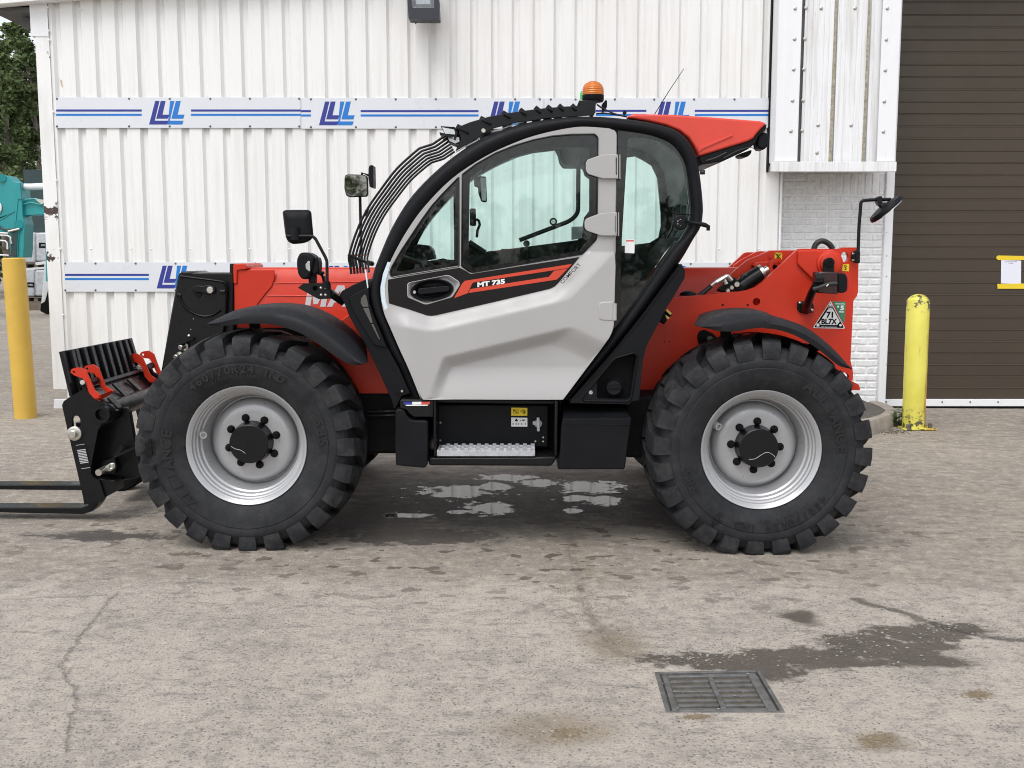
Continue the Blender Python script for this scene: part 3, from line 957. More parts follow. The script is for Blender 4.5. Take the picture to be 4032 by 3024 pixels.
# box of profiled sheet above the brick panel
YB = YW - 0.26
def overhang():
    zb = W(q_(700, 1552), YB).z
    zt = 5.4
    def X(qx, Y=YB): return W(q_(qx, 800), Y).x
    def slab(name, x0, x1, y0, y1, mat, z0=zb, z1=zt, bev=0.004):
        m = MB(); m.box(((x0 + x1) / 2, (y0 + y1) / 2, (z0 + z1) / 2), (x1 - x0, y1 - y0, z1 - z0)); m.build(name, mat, bld, bevel=bev)
    xl, x1 = X(143), X(365)
    slab('flashing', xl, x1, YB, YB + 0.012, TRIM)
    slab('edge_shade_strip', xl - 0.013, xl - 0.001, YW - 0.045, YW + 0.02, BLACKD, zb - 0.08)  # black strip standing in for the shade line beside the box
    slab('flashing_return', xl, xl + 0.012, YB + 0.0125, YW + 0.05, TRIM)
    x2, x3, x4 = X(386, YB + 0.07), X(1130, YB + 0.07), X(1310)
    slab('flashing', X(1132), x4, YB, YB + 0.012, TRIM)
    slab('flashing_return', x4 - 0.012, x4, YB + 0.0125, 5.2, TRIM)
    slab('gap_shade_sheet', x1 - 0.006, x2 + 0.02, YB + 0.075, YB + 0.085, SOFFIT)  # grey sheet; shade of the recessed gap put into its colour
    # profiled sheets
    y0 = YB + 0.055
    def sheet(qa, qb, grooves, mat):
        pts = []
        for q in [qa] + [g for g in grooves] + [qb]:
            if isinstance(q, tuple):
                a, b = X(q[0], y0), X(q[1], y0)
                pts += [(a, 0), (a + 0.012, 0.03), (b - 0.004, 0.03), (b, 0)]
            elif q in (qa, qb): pts.append((X(q, y0), 0))
            else:
                a = X(q, y0)
                pts += [(a - 0.004, 0), (a, 0.006), (a + 0.004, 0)]
        sec = []
        for z in (zb, zt):
            sec.append([(x, y0 + y, z) for x, y in pts] + [(x, y0 + y + 0.003, z) for x, y in reversed(pts)])
        MB().loft(sec, close=True).build('profiled_sheet', mat, bld)
    sheet(393, 722, [420, 474, 584, 632, (672, 712)], CLAD2)
    sheet(724, 1128, [792, 896, 946, (990, 1030), 1062], CLAD2)
    for qa, qb, zz1 in ((664, 712, zt), (984, 1026, zt)):
        m = MB(); a, b = X(qa, y0), X(qb, y0)
        m.prism3([(a, y0 - 0.0015, zb), (b - 0.012, y0 - 0.0015, zb), (b - 0.015, y0 - 0.0015, zz1), (a + 0.022, y0 - 0.0015, zz1)], (0, 0.001, 0)); m.build('lichen_streak', LICHEN, bld)
    # sill along the bottom edge
    a, b2 = W(q_(88, 1580), YB - 0.03).x, W(q_(1296, 1570), YB - 0.03).x
    m = MB()
    m.prism3([(a, YB - 0.03, zb - 0.096), (b2, YB - 0.03, zb - 0.096), (b2, YB - 0.03, zb - 0.004), (a, YB - 0.03, zb - 0.004)], (0, 0.035, 0))
    m.build('sill', CLAD2, bld, bevel=0.004)
    slab('box_underside', xl + 0.013, x4 - 0.013, YB + 0.012, 5.14, SOFFIT, zb - 0.02, zb - 0.004, 0)
    m = MB()
    def screw(qx, qy, Y, r=0.014):
        q = W(q_(qx, qy), Y)
        m.lathe(q, (0, -1, 0), [(0, 0.0), (0.0, r * 1.25), (0.002, r * 1.25), (0.003, r), (0.009, r * 0.7), (0.011, 0.0)], 10)
    for y, x in ((82, 320), (375, 314), (667, 306), (967, 295), (1260, 279)): screw(x, y, YB - 0.001)
    for y, x in ((77, 424), (375, 413), (668, 405), (967, 397), (1257, 387)): screw(x, y, y0 - 0.001)
    for x, y in ((570, 80), (895, 80), (540, 1203), (857, 1203), (530, 1468)): screw(x, y, y0 - 0.001)
    for y, x in ((80, 1206), (380, 1196), (676, 1186), (975, 1176), (1265, 1168)): screw(x, y, YB - 0.001)
    m.build('fixing_screw', ZINC, bld, smooth=40)['kind'] = 'stuff'
overhang()

# brick panel
YK = 5.03
def bricks():
    wall = MB()
    xl, xr = XR - 0.03, W((3474, 1100), YK).x
    zt = W((3270, 640), YK).z
    wall.box(((xl + xr) / 2, YK + 0.06, (gz(3, 5) + zt) / 2), (xr - xl, 0.10, zt - gz(3, 5)))
    wl_ = wall.build('brick_wall', MORTAR, bld)
    rng = random.Random(11)
    def brick_mesh(L, Hh, vert=False, seed=0):
        nx, nz = (6, 3) if not vert else (3, 6)
        mb = MB()
        def grid(n_, size):
            e_ = min(0.009, size * 0.2)
            return [0.0, e_] + [e_ + (size - 2 * e_) * q / (n_ - 2) for q in range(1, n_ - 2)] + [size - e_, size]
        gx, gzz = grid(nx, L), grid(nz, Hh)
        for j in range(nz + 1):
            for i in range(nx + 1):
                e = 0.0 if (i in (0, nx) or j in (0, nz)) else 0.0085 + 0.0045 * rng.random()
                x = -L / 2 + gx[i]; z = gzz[j]
                if e: x += rng.uniform(-1, 1) * 0.003; z += rng.uniform(-1, 1) * 0.003
                mb.v.append(Vector((x, -e, z)))
        for j in range(nz):
            for i in range(nx):
                q = j * (nx + 1) + i
                mb.f.append((q, q + 1, q + nx + 2, q + nx + 1))
        o = len(mb.v)
        c = [0, nx, (nz + 1) * (nx + 1) - 1, nz * (nx + 1)]
        for i in c: mb.v.append(mb.v[i] + Vector((0, 0.02, 0)))
        bot = list(range(0, nx + 1)); top = [nz * (nx + 1) + i for i in range(nx + 1)]
        lef = [j * (nx + 1) for j in range(nz + 1)]; rig = [j * (nx + 1) + nx for j in range(nz + 1)]
        mb.f.append(tuple([o, o + 1] + bot[::-1])); mb.f.append(tuple([o + 2, o + 3] + top))
        mb.f.append(tuple([o + 3, o] + lef)); mb.f.append(tuple([o + 1, o + 2] + rig[::-1]))
        me = bpy.data.meshes.new('brick')
        me.from_pydata(mb.v, [], mb.f); me.materials.append(BRICKM)
        return me
    zc = (YK - CAM.y) * CP
    pitch = 29.3 / FPX * zc * 1.0
    full = 88.0
    var = {}
    cnt = [0]
    def put(px0, px1, z, h, vert=False):
        x0, x1 = W((px0, 1100), YK).x + 0.005, W((px1, 1100), YK).x - 0.005
        key = (round(x1 - x0, 2), round(h, 3), vert, rng.randrange(4))
        if key not in var: var[key] = brick_mesh(x1 - x0, h, vert)
        o = bpy.data.objects.new('brick', var[key])
        link(o, wl_, ((x0 + x1) / 2, YK + 0.0115 + rng.uniform(-0.0015, 0.0015), z))
        cnt[0] += 1
    z_sold = W((3270, 768), YK).z
    row = 0
    z = z_sold - pitch
    hb = pitch - 0.010
    def course(z, a, b, odd, split=3250):
        for s, e in ((a, split), (split, b)):
            if e - s < 12: continue
            x = s
            first = True
            while x < e - 10:
                w = full / 2 if (first and odd) else full
                first = False
                x1 = min(x + w, e)
                if e - x1 < 14: x1 = e
                put(x, x1, z, hb)
                x = x1
    while z > gz(3, 5) - 0.02:
        course(z, 3071, 3472, row % 2 == 0)
        z -= pitch; row += 1
    course(z_sold, 3071, 3160, False); course(z_sold + pitch, 3071, 3160, True); course(z_sold + 2 * pitch, 3071, 3160, False)
    hs = 3 * pitch - 0.012
    for i in range(11): put(3163 + i * 28.2, 3163 + (i + 1) * 28.2 - 1, z_sold + 0.002, hs, True)
    course(z_sold + 3 * pitch, 3071, 3472, True)
    course(z_sold + 4 * pitch, 3071, 3472, False)
    # joint strip by the cladding, white door jamb
    m = MB()
    m.box((XR - 0.012, (YK + YW) / 2 + 0.002, (gz(3, 5) + zt) / 2), (0.02, YK - YW, zt - gz(3, 5))); m.build('return_trim', TRIM, bld, bevel=0.003)
    xj0, xj1 = W((3474, 1100), YK - 0.03).x, W((3506, 1100), YK - 0.03).x
    m = MB(); m.box(((xj0 + xj1) / 2, YK + 0.03, (gz(3.5, 5) + zt + 2) / 2), (xj1 - xj0, 0.14, zt + 2 - gz(3.5, 5))); m.build('door_jamb', TRIM, bld, bevel=0.005)
    m = MB()
    for y in (737, 915, 1007, 1088, 1258, 1434): m.lathe(W((3491, y), YK - 0.041), (0, -1, 0), [(0, 0), (0, 0.008), (0.003, 0.007), (0.004, 0)], 8)
    m.build('fixing_screw', ZINC, bld)['kind'] = 'stuff'
bricks()

# brown slatted door
YD = 5.17
def big_door():
    x0 = W((3490, 1000), YD).x
    x1 = x0 + 4.2
    c = Vector(((x0 + x1) / 2, YD, gz(5, 5)))
    dr = node('sectional_door', bld, c)
    zb = W((3750, 1571), YD).z
    pitch = 46.5 / FPX * (YD - CAM.y) * CP
    h = pitch - 0.002
    prof = [(0.0, 0.0), (0.0, h - 0.014), (-0.003, h - 0.012), (-0.0045, h - 0.009), (-0.003, h - 0.004), (0.002, h), (0.030, h), (0.030, 0.0)]
    mb = MB(); mb.prism3([(-(x1 - x0) / 2, y, z) for y, z in prof], (x1 - x0, 0, 0))
    first = mb.build('door_slat', SHUT, dr)
    base = first.location.copy()
    z = zb + 0.004
    k = 0
    while z < 5.2:
        if k == 0: o = first
        else:
            o = first.copy(); COL.objects.link(o)
        o.parent = dr
        o.location = (0, 0.015 + 0.001 * (k % 2), z - c.z)
        z += pitch; k += 1
    m = MB(); m.box(((x0 + x1) / 2, YD + 0.045, 2.4), (x1 - x0, 0.02, 5.4)); m.build('door_backing', BLACKD, dr)
    m = MB(); m.box(((x0 + x1) / 2, YD - 0.005, (zb + gz(5, 5) + 0.03) / 2), (x1 - x0, 0.04, zb - gz(5, 5) - 0.03)); m.build('bottom_rail', TRIM, dr, bevel=0.003)
    m = MB(); m.box(((x0 + x1) / 2, YD + 0.01, gz(5, 5) + 0.016), (x1 - x0, 0.03, 0.03)); m.build('rubber_seal', BLACKD, dr)
    m = MB()
    for px in (3489, 3600, 3710, 3820, 3930): m.cyl(W((px, 1583), YD - 0.024), W((px, 1583), YD - 0.030), 0.008, 10)
    m.build('rail_hole', BLACKD, dr)
    m = MB()
    for pts in (((3788, 195), (3792, 196), (3791, 219), (3788, 219)), ((3779, 810), (3786, 808), (3785, 870), (3778, 872)), ((3781, 885), (3783, 885), (3781, 932), (3779, 932)),
                ((3758, 1430), (3760, 1430), (3759, 1452), (3757, 1452)), ((3518, 1500), (3531, 1466), (3537, 1474), (3527, 1490))):
        m.prism(pts, YD + 0.0135, YD + 0.017)
    m.build('scratch', STRIPG, dr)
big_door()

# ---------------------------------------------------------------- sign boards on the cladding
def logo(p0, sc, par, Y):
    "four slanted L shapes; p0 = pixel of the lower left corner, sc = pixels per unit"
    k = lambda pts: [(p0[0] + x * sc, p0[1] - y * sc) for x, y in pts]
    dark = [[(0, 0), (72, 0), (77, 15), (22, 15), (41, 93), (24, 93)], [(28, 23), (73, 23), (81, 39), (53, 39), (65, 93), (46, 93)]]
    light = [[(74, 0), (131, 0), (136, 15), (82, 15), (100, 93), (83, 93)], [(88, 23), (135, 23), (140, 39), (113, 39), (125, 93), (106, 93)]]
    for shp, mt in ((dark, BLUE1), (light, BLUE2)):
        m = MB()
        for s in shp: m.prism(k(s), Y - 0.0015, Y)
        m.build('logo', mt, par)
def board(x0, x1, y0, y1, label, stripes, logos, screws, lower=False):
    Y1 = YW - 0.004
    Y0 = Y1 - 0.010
    b = MB(); b.prism(((x0, y0), (x1, y0), (x1, y1), (x0, y1)), Y0, Y1)
    o = b.build('sign_board', SIGNW, None, bevel=0.0015)
    tag(o, label, 'sign', 'striped sign boards on the cladding')
    hh = y1 - y0
    for a, c in stripes:
        for t0, t1, mt in ((0.395, 0.465, BLUE1), (0.535, 0.605, BLUE2)):
            m = MB(); m.prism(((a, y0 + hh * t0), (c, y0 + hh * t0), (c, y0 + hh * t1), (a, y0 + hh * t1)), Y0 - 0.0012, Y0 - 0.0001)
            m.build('stripe', mt, o)
    for lx in logos: logo((lx, y0 + hh * 0.885), hh * 0.765 / 93, o, Y0 - 0.0002)
    m = MB()
    for sx in screws:
        for sy in (y0 + hh * 0.045, y0 + hh * 0.945):
            q = W((sx, sy), Y0 - 0.0001)
            m.lathe(q, (0, -1, 0), [(0, 0), (0, 0.011), (0.003, 0.010), (0.007, 0.006), (0.008, 0)], 8)
    m.build('screw', IRON, o, smooth=40)['kind'] = 'stuff'
board(220, 1184, 383, 504, 'upper striped sign board nearest the left corner of the warehouse', [(221, 558), (752, 1184)], [587], (224, 508, 668, 828, 984, 1178))
board(1186, 2141, 385, 507, 'upper striped sign board in the middle, behind the roof of the machine', [(1186, 1224), (1420, 1884)], [1256, 1922], (1224, 1401, 1558, 1716, 1871, 2028, 2125))
board(2143, 3036, 386, 503, 'upper striped sign board at the right end beside the boxed-out cladding', [(2346, 2545), (2736, 3036)], [2580], (2169, 2266, 2421, 2576, 2733, 2892, 3029))
board(254, 1212, 1032, 1149, 'lower striped sign board on the left, partly behind the black boom head', [(256, 586), (760, 1212)], [617], (257, 376, 534, 691, 848, 1005, 1118, 1205))
board(1214, 2160, 1033, 1150, 'lower striped sign board behind the machine cab', [(1214, 1240), (1430, 1900)], [1273, 1930], (1222, 1400, 1558, 1716, 1870, 2030, 2150))
board(2162, 3066, 1033, 1150, 'lower striped sign board behind the red rear frame, its top edge showing', [(2350, 2545), (2736, 3066)], [2580], (2170, 2266, 2421, 2576, 2720, 2873, 3060))

# ---------------------------------------------------------------- floodlight
def floodlight():
    fz = zz(1540, 0, 7.37)
    t = thing('floodlight', 'dark grey floodlight fixed high on the white cladding', 'floodlight', W((1668, 40), YW - 0.2))
    outer = rnd([fz(430, -700), fz(1330, -700), fz(1405, 555), fz(505, 545)], 4)
    hole = rnd([fz(560, -480), fz(1225, -480), fz(1250, 228), fz(605, 222)], 3)
    m = MB(); m.plate(outer, YW - 0.33, YW - 0.15, [hole], back=True); m.build('housing', FLOODM, t, bevel=0.006)
    m = MB()
    a = [W(p, YW - 0.325) for p in [fz(565, -470), fz(1220, -470), fz(1245, 222), fz(610, 216)]]
    bq = [W(p, YW - 0.25) for p in [fz(700, -380), fz(1110, -380), fz(1140, 120), fz(720, 120)]]
    m.loft([a, bq], close=True); m.f.append((4, 5, 6, 7)); m.build('reflector', LAMPG, t)
    m = MB(); m.prism([fz(566, -474), fz(1221, -474), fz(1246, 224), fz(609, 218)], YW - 0.328, YW - 0.326); m.build('glass', CLEAR, t)
    m = MB(); m.cyl(W(fz(1385, 170), YW - 0.21), W(fz(1410, 170), YW - 0.21), 0.03, 14); m.build('pivot_knob', FLOODM, t, smooth=40)
    m = MB(); m.box(W(fz(900, -250), YW - 0.08), (0.05, 0.17, 0.05)); m.build('wall_bracket', FLOODM, t)
    m = MB(); m.tube(spline([W(p, YW - 0.19) for p in (fz(672, 540), fz(690, 640), fz(710, 695), fz(735, 650), fz(775, 545))], 4), 0.0035, 6); m.build('cable', HOSE, t)
floodlight()

# ---------------------------------------------------------------- notice on the door
def notice():
    t = thing('paper_notice', 'white paper notice taped to the brown door with yellow tape', 'notice', W((3985, 1116), YD - 0.004))
    m = MB(); m.prism(((3942, 1024), (4021, 1026), (4020, 1118), (3941, 1116)), YD - 0.004, YD - 0.0025); m.build('paper', PAPER, t)
    m = MB(); m.prism(((3924, 1010), (3930, 1006), (4045, 1008), (4046, 1024), (3930, 1024), (3923, 1017)), YD - 0.0055, YD - 0.0042); m.build('tape', YEL, t)
    m = MB(); m.prism(((3927, 1118), (4045, 1116), (4045, 1137), (3928, 1137)), YD - 0.0055, YD - 0.0042); m.build('tape', YEL, t)
    m = MB()
    put_text(m, 'DO NOT USE THIS', W((3981, 1030), YD - 0.0045), (1, 0, 0), (0, 0, 1), 0.0105, center=True)
    put_text(m, 'DOOR', W((3981, 1037), YD - 0.0045), (1, 0, 0), (0, 0, 1), 0.0105, center=True)
    m.build('lettering', BLACKD, t)
notice()

# ---------------------------------------------------------------- bollards
def bollards():
    pb = GP(79, 1652)
    t = thing('bollard', 'ochre yellow flat-topped steel bollard near the warehouse left corner', 'bollard', (pb.x, pb.y + 0.12, gz(pb.x, pb.y)), 'yellow steel bollards')
    h = W((53, 1015), pb.y + 0.12).z - gz(pb.x, pb.y)
    r = 0.5 * 85 / FPX * (pb.y + 0.1 - CAM.y)
    top = Vector((W((53, 1020), pb.y + 0.12).x, pb.y + 0.12, gz(pb.x, pb.y) + h)); bot = Vector((pb.x, pb.y + 0.12, gz(pb.x, pb.y) - 0.02))
    ax = (top - bot).normalized()
    L = (top - bot).length
    m = MB(); m.lathe(bot, ax, [(0, 0), (0, r), (L - 0.012, r), (L, r - 0.012), (L, 0)], 40); m.build('post', BOLY1, t, smooth=40)
    m = MB()
    for (px, py, w, hh) in ((31, 1124, 12, 20), (52, 1258, 18, 4), (41, 1330, 5, 30), (43, 1390, 6, 28), (47, 1475, 4, 40), (57, 1605, 16, 30), (36, 1082, 3, 8), (47, 1440, 4, 20)):
        q = W((px, py), pb.y + 0.12)
        dx = max(-r * 0.95, min(r * 0.95, q.x - (bot.x + (top.x - bot.x) * (q.z - bot.z) / L)))
        yy = pb.y + 0.12 - math.sqrt(r * r - dx * dx)
        m.prism(((px - w / 2, py - hh / 2), (px + w / 2, py - hh / 2 + 2), (px + w / 2 - 2, py + hh / 2), (px - w / 2 + 1, py + hh / 2)), yy - 0.002, yy + 0.014)
    m.build('paint_scrape', BARK, t)
    pb = GP(3612, 1695)
    cy = pb.y + 0.10
    t = thing('bollard', 'lemon yellow rust-streaked dome-topped bollard in front of the brown door', 'bollard', (pb.x, cy, gz(pb.x, pb.y)), 'yellow steel bollards')
    r = 0.5 * 88 / FPX * (cy - CAM.y)
    top = W((3617, 1157), cy); bot = Vector((pb.x, cy, gz(pb.x, pb.y) + 0.012))
    ax = (top - bot).normalized(); L = (top - bot).length
    m = MB(); m.lathe(bot, ax, [(0, 0), (0, r), (L - 0.058, r), (L - 0.056, r * 0.99), (L - 0.042, r * 0.9), (L - 0.018, r * 0.62), (L - 0.005, r * 0.3), (L, 0)], 40); m.build('post', BOLY2, t, smooth=50)
    m = MB(); m.box((bot.x + 0.02, cy, gz(bot.x, cy) + 0.009), (0.30, 0.24, 0.014)); m.build('base_plate', BOLY2, t, bevel=0.003)
    for dx, dy in ((-0.085, -0.10), (0.13, -0.06), (-0.085, 0.1), (0.13, 0.1)):
        m = MB(); m.cyl((bot.x + dx, cy + dy, gz(bot.x, cy) + 0.01), (bot.x + dx, cy + dy, gz(bot.x, cy) + 0.055), 0.017, 6); m.build('bolt', IRON, t)
bollards()

# ---------------------------------------------------------------- kerbed island and weed
def kerb():
    up = 0.125
    o_px = Kb((-260, 640), (100, 640), (390, 605), (600, 548), (745, 500), (835, 452), (848, 420), (800, 372), (700, 328), (600, 297), (500, 283))
    i_px = Kb((-260, 560), (100, 560), (390, 545), (520, 515), (610, 487), (672, 447), (686, 425), (650, 395), (590, 362), (510, 325), (440, 300))
    o = [GP(*p, up=up) for p in [tuple(q) for q in spline(o_px, 4)]]
    i = [GP(*p, up=up) for p in [tuple(q) for q in spline(i_px, 4)]]
    m = MB()
    secs = []
    for a, b in zip(o, i):
        d = (a - b); d.z = 0; d.normalize()
        g = gz(a.x, a.y)
        secs.append([(a.x + d.x * 0.006, a.y + d.y * 0.006, g - 0.02), (a.x + d.x * 0.004, a.y + d.y * 0.004, a.z - 0.03), (a.x - d.x * 0.014, a.y - d.y * 0.014, a.z), (b.x, b.y, b.z), (b.x, b.y, g - 0.02)])
    m.loft(secs, close=True, caps=True)
    k = m.build('kerb', KERBM, None, smooth=35)
    tag(k, 'curved concrete kerb round the foot of the brick panel', kind='structure')
    # the individual kerb stones show as open joints
    m = MB()
    pts = [(p.x, p.y) for p in i]
    back = YK + 0.02
    pts = pts + [(pts[-1][0], back), (pts[0][0] - 0.1, back), (pts[0][0] - 0.1, pts[0][1])]
    m.prism3([(x, y, gz(x, y) + up - 0.01) for x, y in pts], (0, 0, -0.12))
    tag(m.build('pavement', TARM), 'old asphalt infill inside the kerb', kind='structure')
    c = GP(*kb_(850, 665))
    w = thing('weed', 'small green weed growing between the kerb and the yellow bollard', 'plant', c)
    rng = random.Random(3)
    for s in range(5):
        a = rng.uniform(0, 6.28); lean = rng.uniform(0.02, 0.09)
        h = rng.uniform(0.10, 0.21)
        p0 = Vector((c.x + rng.uniform(-.04, .04), c.y + rng.uniform(-.03, .05), gz(c.x, c.y)))
        path = [p0, p0 + Vector((math.cos(a) * lean * .4, math.sin(a) * lean * .4, h * .5)), p0 + Vector((math.cos(a) * lean, math.sin(a) * lean, h))]
        m = MB(); m.tube(spline(path, 4), 0.0025, 5); m.build('stem', LEAF, w)
        for q in range(9):
            t = 0.12 + 0.88 * q / 8
            b = path[0].lerp(path[1], t * 2) if t < .5 else path[1].lerp(path[2], t * 2 - 1)
            aa = q * 2.4 + s
            L = rng.uniform(0.05, 0.085) * (1.2 - 0.5 * t)
            d = Vector((math.cos(aa), math.sin(aa), 0.35)); n = Vector((-math.sin(aa), math.cos(aa), 0))
            m = MB()
            m.add([b, b + d * L * .35 + n * L * .22, b + d * L * .75 + n * L * .16 - Vector((0, 0, .005)), b + d * L - Vector((0, 0, L * .25)), b + d * L * .75 - n * L * .16 - Vector((0, 0, .005)), b + d * L * .35 - n * L * .22, b + d * L * .5 + Vector((0, 0, -.006))],
                  [(0, 1, 6), (1, 2, 6), (2, 3, 6), (3, 4, 6), (4, 5, 6), (5, 0, 6)])
            m.build('leaf', LEAF, w)
    # litter of soil by the kerb
    rng = random.Random(5); m = MB()
    for _ in range(260):
        x, y = kb_(rng.gauss(760, 170), rng.gauss(735, 22))
        g = GP(x, y); pebble(m, Vector((g.x, g.y, gz(g.x, g.y))), rng.uniform(0.004, 0.012), rng)
    tag(m.build('dirt', MUD), 'loose soil along the foot of the kerb', kind='stuff')
kerb()

# ---------------------------------------------------------------- left background
def leaf_cloud(mb, c, rad, n, rng, size, squash=1.0):
    for _ in range(n):
        while True:
            d = Vector((rng.uniform(-1, 1), rng.uniform(-1, 1), rng.uniform(-1, 1)))
            if 0.15 < d.length < 1: break
        d = d * (0.55 + 0.45 * rng.random())
        p = c + Vector((d.x * rad, d.y * rad, d.z * rad * squash))
        u = Vector((rng.gauss(0, 1), rng.gauss(0, 1), rng.gauss(0, 0.6))).normalized()
        v = u.cross(Vector((rng.gauss(0, 1), rng.gauss(0, 1), rng.gauss(0, 1)))).normalized()
        s = size * rng.uniform(0.6, 1.4)
        mb.v += [p - u * s, p + v * s * 0.55, p + u * s, p - v * s * 0.55]
        k = len(mb.v)
        mb.f.append((k - 4, k - 3, k - 2, k - 1))
def tree(base, h, rad, seed, label, clumps, leaves, size=0.10, name='birch_tree', lean=0.0, low=0.12):
    rng = random.Random(seed)
    t = thing(name, label, 'tree', base, 'trees beyond the yard')
    top = base + Vector((lean, 0, h))
    trunk = [base + Vector((0, 0, -0.1)), base.lerp(top, 0.35) + Vector((rng.uniform(-.2, .2), 0, 0)), base.lerp(top, 0.7) + Vector((rng.uniform(-.2, .2), 0, 0)), top]
    m = MB(); path = spline(trunk, 5)
    m.tube(path, [0.16 * (1 - 0.9 * i / (len(path) - 1)) for i in range(len(path))], 8)
    m.build('trunk', BARK, t, smooth=60)
    cr = MB(); li = MB()
    for k in range(clumps):
        f = low + (1 - low) * (k + rng.random()) / clumps
        a = rng.random() * 6.283
        rr = rad * (1.0 - 0.75 * max(0, f - 0.45) / 0.55) * rng.uniform(0.35, 1.0)
        s = Vector(path[min(len(path) - 1, int(f * 0.9 * len(path)))])
        c = base.lerp(top, f) + Vector((math.cos(a) * rr, math.sin(a) * rr, rng.uniform(-0.3, 0.3)))
        li.tube([s, s.lerp(c, 0.55) + Vector((0, 0, 0.12)), c], [0.045, 0.028, 0.01], 5)
        leaf_cloud(cr, c, rng.uniform(0.35, 0.75) * (1.1 - 0.4 * f), leaves, rng, size, 0.85)
        # a hanging spray under the clump
        leaf_cloud(cr, c - Vector((0, 0, 0.55)), 0.3, leaves // 3, rng, size, 1.6)
    li.build('limb', BARK, t)
    cr.build('crown', TREEL, t, normals=False)
def left_background():
    YP = GP(130, 1222).y; YE = GP(10, 1256).y; YQ = GP(176, 1238).y
    for px, Y, top, rad, seed, lab in ((40, YP + 8, 165, 2.1, 1, 'pale stemmed birch tree rising behind the teal excavator, at the picture edge'),
                                       (150, YP + 11, 215, 2.4, 2, 'darker full tree close beside the warehouse corner'),
                                       (-70, YP + 12, 150, 2.4, 3, 'tall tree mostly cut off by the left edge of the view')):
        g = GP(px, 1190)
        x = W((px, 1000), Y).x
        base = Vector((x, Y, gz(x, Y)))
        tree(base, W((px, top), Y).z - base.z, rad, seed, lab, 56, 210, 0.085)
    x = W((84, 500), YP + 17).x
    tree(Vector((x, YP + 17, gz(x, 20))), W((64, 95), YP + 17).z - gz(x, 20), 2.2, 9, 'dark pointed conifer top standing above the birch trees', 40, 170, 0.10, 'pine_tree', 0.0, 0.3)
    # fence of dark sheeting
    YF = YP + 3.0
    xa, xb = W((103, 900), YF).x, W((330, 900), YF).x
    z1 = W((120, 668), YF).z
    fc = thing('fence', 'tall dark green sheeted fence behind the wrapped pallets', 'fence', ((xa + xb) / 2, YF, gz(xa, 20)))
    n = 3
    for i in range(n):
        m = MB(); a, b = xa + (xb - xa) * i / n, xa + (xb - xa) * (i + 1) / n
        m.box(((a + b) / 2, YF, (gz(a, 20) + z1) / 2 + 0.01), (b - a - 0.02, 0.03, z1 - gz(a, 20) - 0.02)); m.build('fence_panel', FENCEM, fc)
    for i in range(n + 1):
        a = xa + (xb - xa) * i / n
        m = MB(); m.box((a, YF + 0.05, (gz(a, 20) + z1) / 2 + 0.03), (0.06, 0.06, z1 - gz(a, 20) + 0.08)); m.build('fence_post', BLACKM, fc)
    # excavator
    ex = thing('excavator', 'teal excavator with folded boom and white wrapped ram at the left edge', 'excavator', (W((-60, 1000), YE).x, YE, gz(-9, 20)))
    m = MB(); m.prism(rnd(L2((-260, 330), (-60, 232), (0, 222), (30, 216), (75, 226), (128, 280), (195, 290), (212, 450), (216, 600), (240, 690), (226, 1010), (100, 1012), (80, 760), (-260, 820)), 4), YE, YE + 0.45); m.build('boom', TEAL, ex, bevel=0.02)
    m = MB(); m.prism(L2((135, 285), (188, 293), (208, 452), (165, 452)), YE - 0.02, YE - 0.001); m.build('boom_cheek', TEAL, ex, bevel=0.005)
    m = MB(); m.prism(L2((212, 452), (330, 447), (620, 500), (620, 590), (435, 600), (214, 608)), YE + 0.1, YE + 0.38); m.build('dipper_arm', TEAL, ex, bevel=0.015)
    m = MB(); m.tube([W(l2_(190, 332), YE + 0.2), W(l2_(300, 332), YE + 0.2), W(l2_(420, 326), YE + 0.2), W(l2_(620, 322), YE + 0.2)], 0.075, 12); m.build('wrapped_ram', mk('white_wrapping', (0.72, 0.75, 0.74), 0.5, bump=1.0, bs=30), ex, smooth=50)
    m = MB(); m.prism(L2((436, 600), (560, 590), (560, 1240), (440, 1240)), YE + 0.12, YE + 0.3); m.build('arm_strut', TEAL, ex)
    for pth in (((-30, 770), (80, 778)), ((-30, 795), (70, 798), (100, 815), (108, 840)), ((0, 845), (50, 850), (70, 870), (72, 930)), ((0, 985), (85, 990))):
        m = MB(); m.tube([W(l2_(*q), YE - 0.04) for q in pth], 0.018, 6); m.build('hydraulic_pipe', WHITEF, ex, smooth=50)
    m = MB(); m.tube(spline([W(l2_(*q), YE - 0.03) for q in ((-30, 690), (10, 725), (60, 742), (190, 732))], 4), 0.022, 6); m.build('hydraulic_hose', HOSE, ex, smooth=50)
    for pts, y0 in ((((-30, 640), (0, 655), (140, 572), (136, 560), (-30, 650)), 0.012), (((150, 455), (172, 455), (150, 690), (140, 690)), 0.015), (((165, 700), (195, 690), (180, 760), (170, 1000), (112, 1000), (130, 770)), 0.03)):
        m = MB(); m.prism(L2(*pts), YE - y0, YE + 0.002); m.build('boom_rib', TEAL, ex, bevel=0.004)
    m = MB(); m.prism(L2((112, 770), (165, 745), (158, 1000), (100, 1000)), YE - 0.05, YE - 0.03); m.build('ram_cover', FENCEM, ex)
    m = MB(); m.tube([W(l2_(*q), YE - 0.02) for q in ((-60, 470), (-10, 478), (8, 510), (12, 540), (0, 572), (-60, 590))], 0.02, 8); m.build('hose_ring', WHITEF, ex, smooth=50)
    m = MB(); m.prism(rnd(L2((-80, 480), (-8, 490), (4, 530), (-8, 570), (-80, 580)), 3), YE - 0.01, YE + 0.002); m.build('dark_recess', BLACKD, ex)
    for q in ((80, 760, 190, 735), (100, 830, 112, 880)):
        m = MB(); m.cyl(W(l2_(q[0], q[1]), YE - 0.06), W(l2_(q[2], q[3]), YE - 0.06), 0.028, 8); m.build('hose_fitting', ZINC, ex, smooth=40)
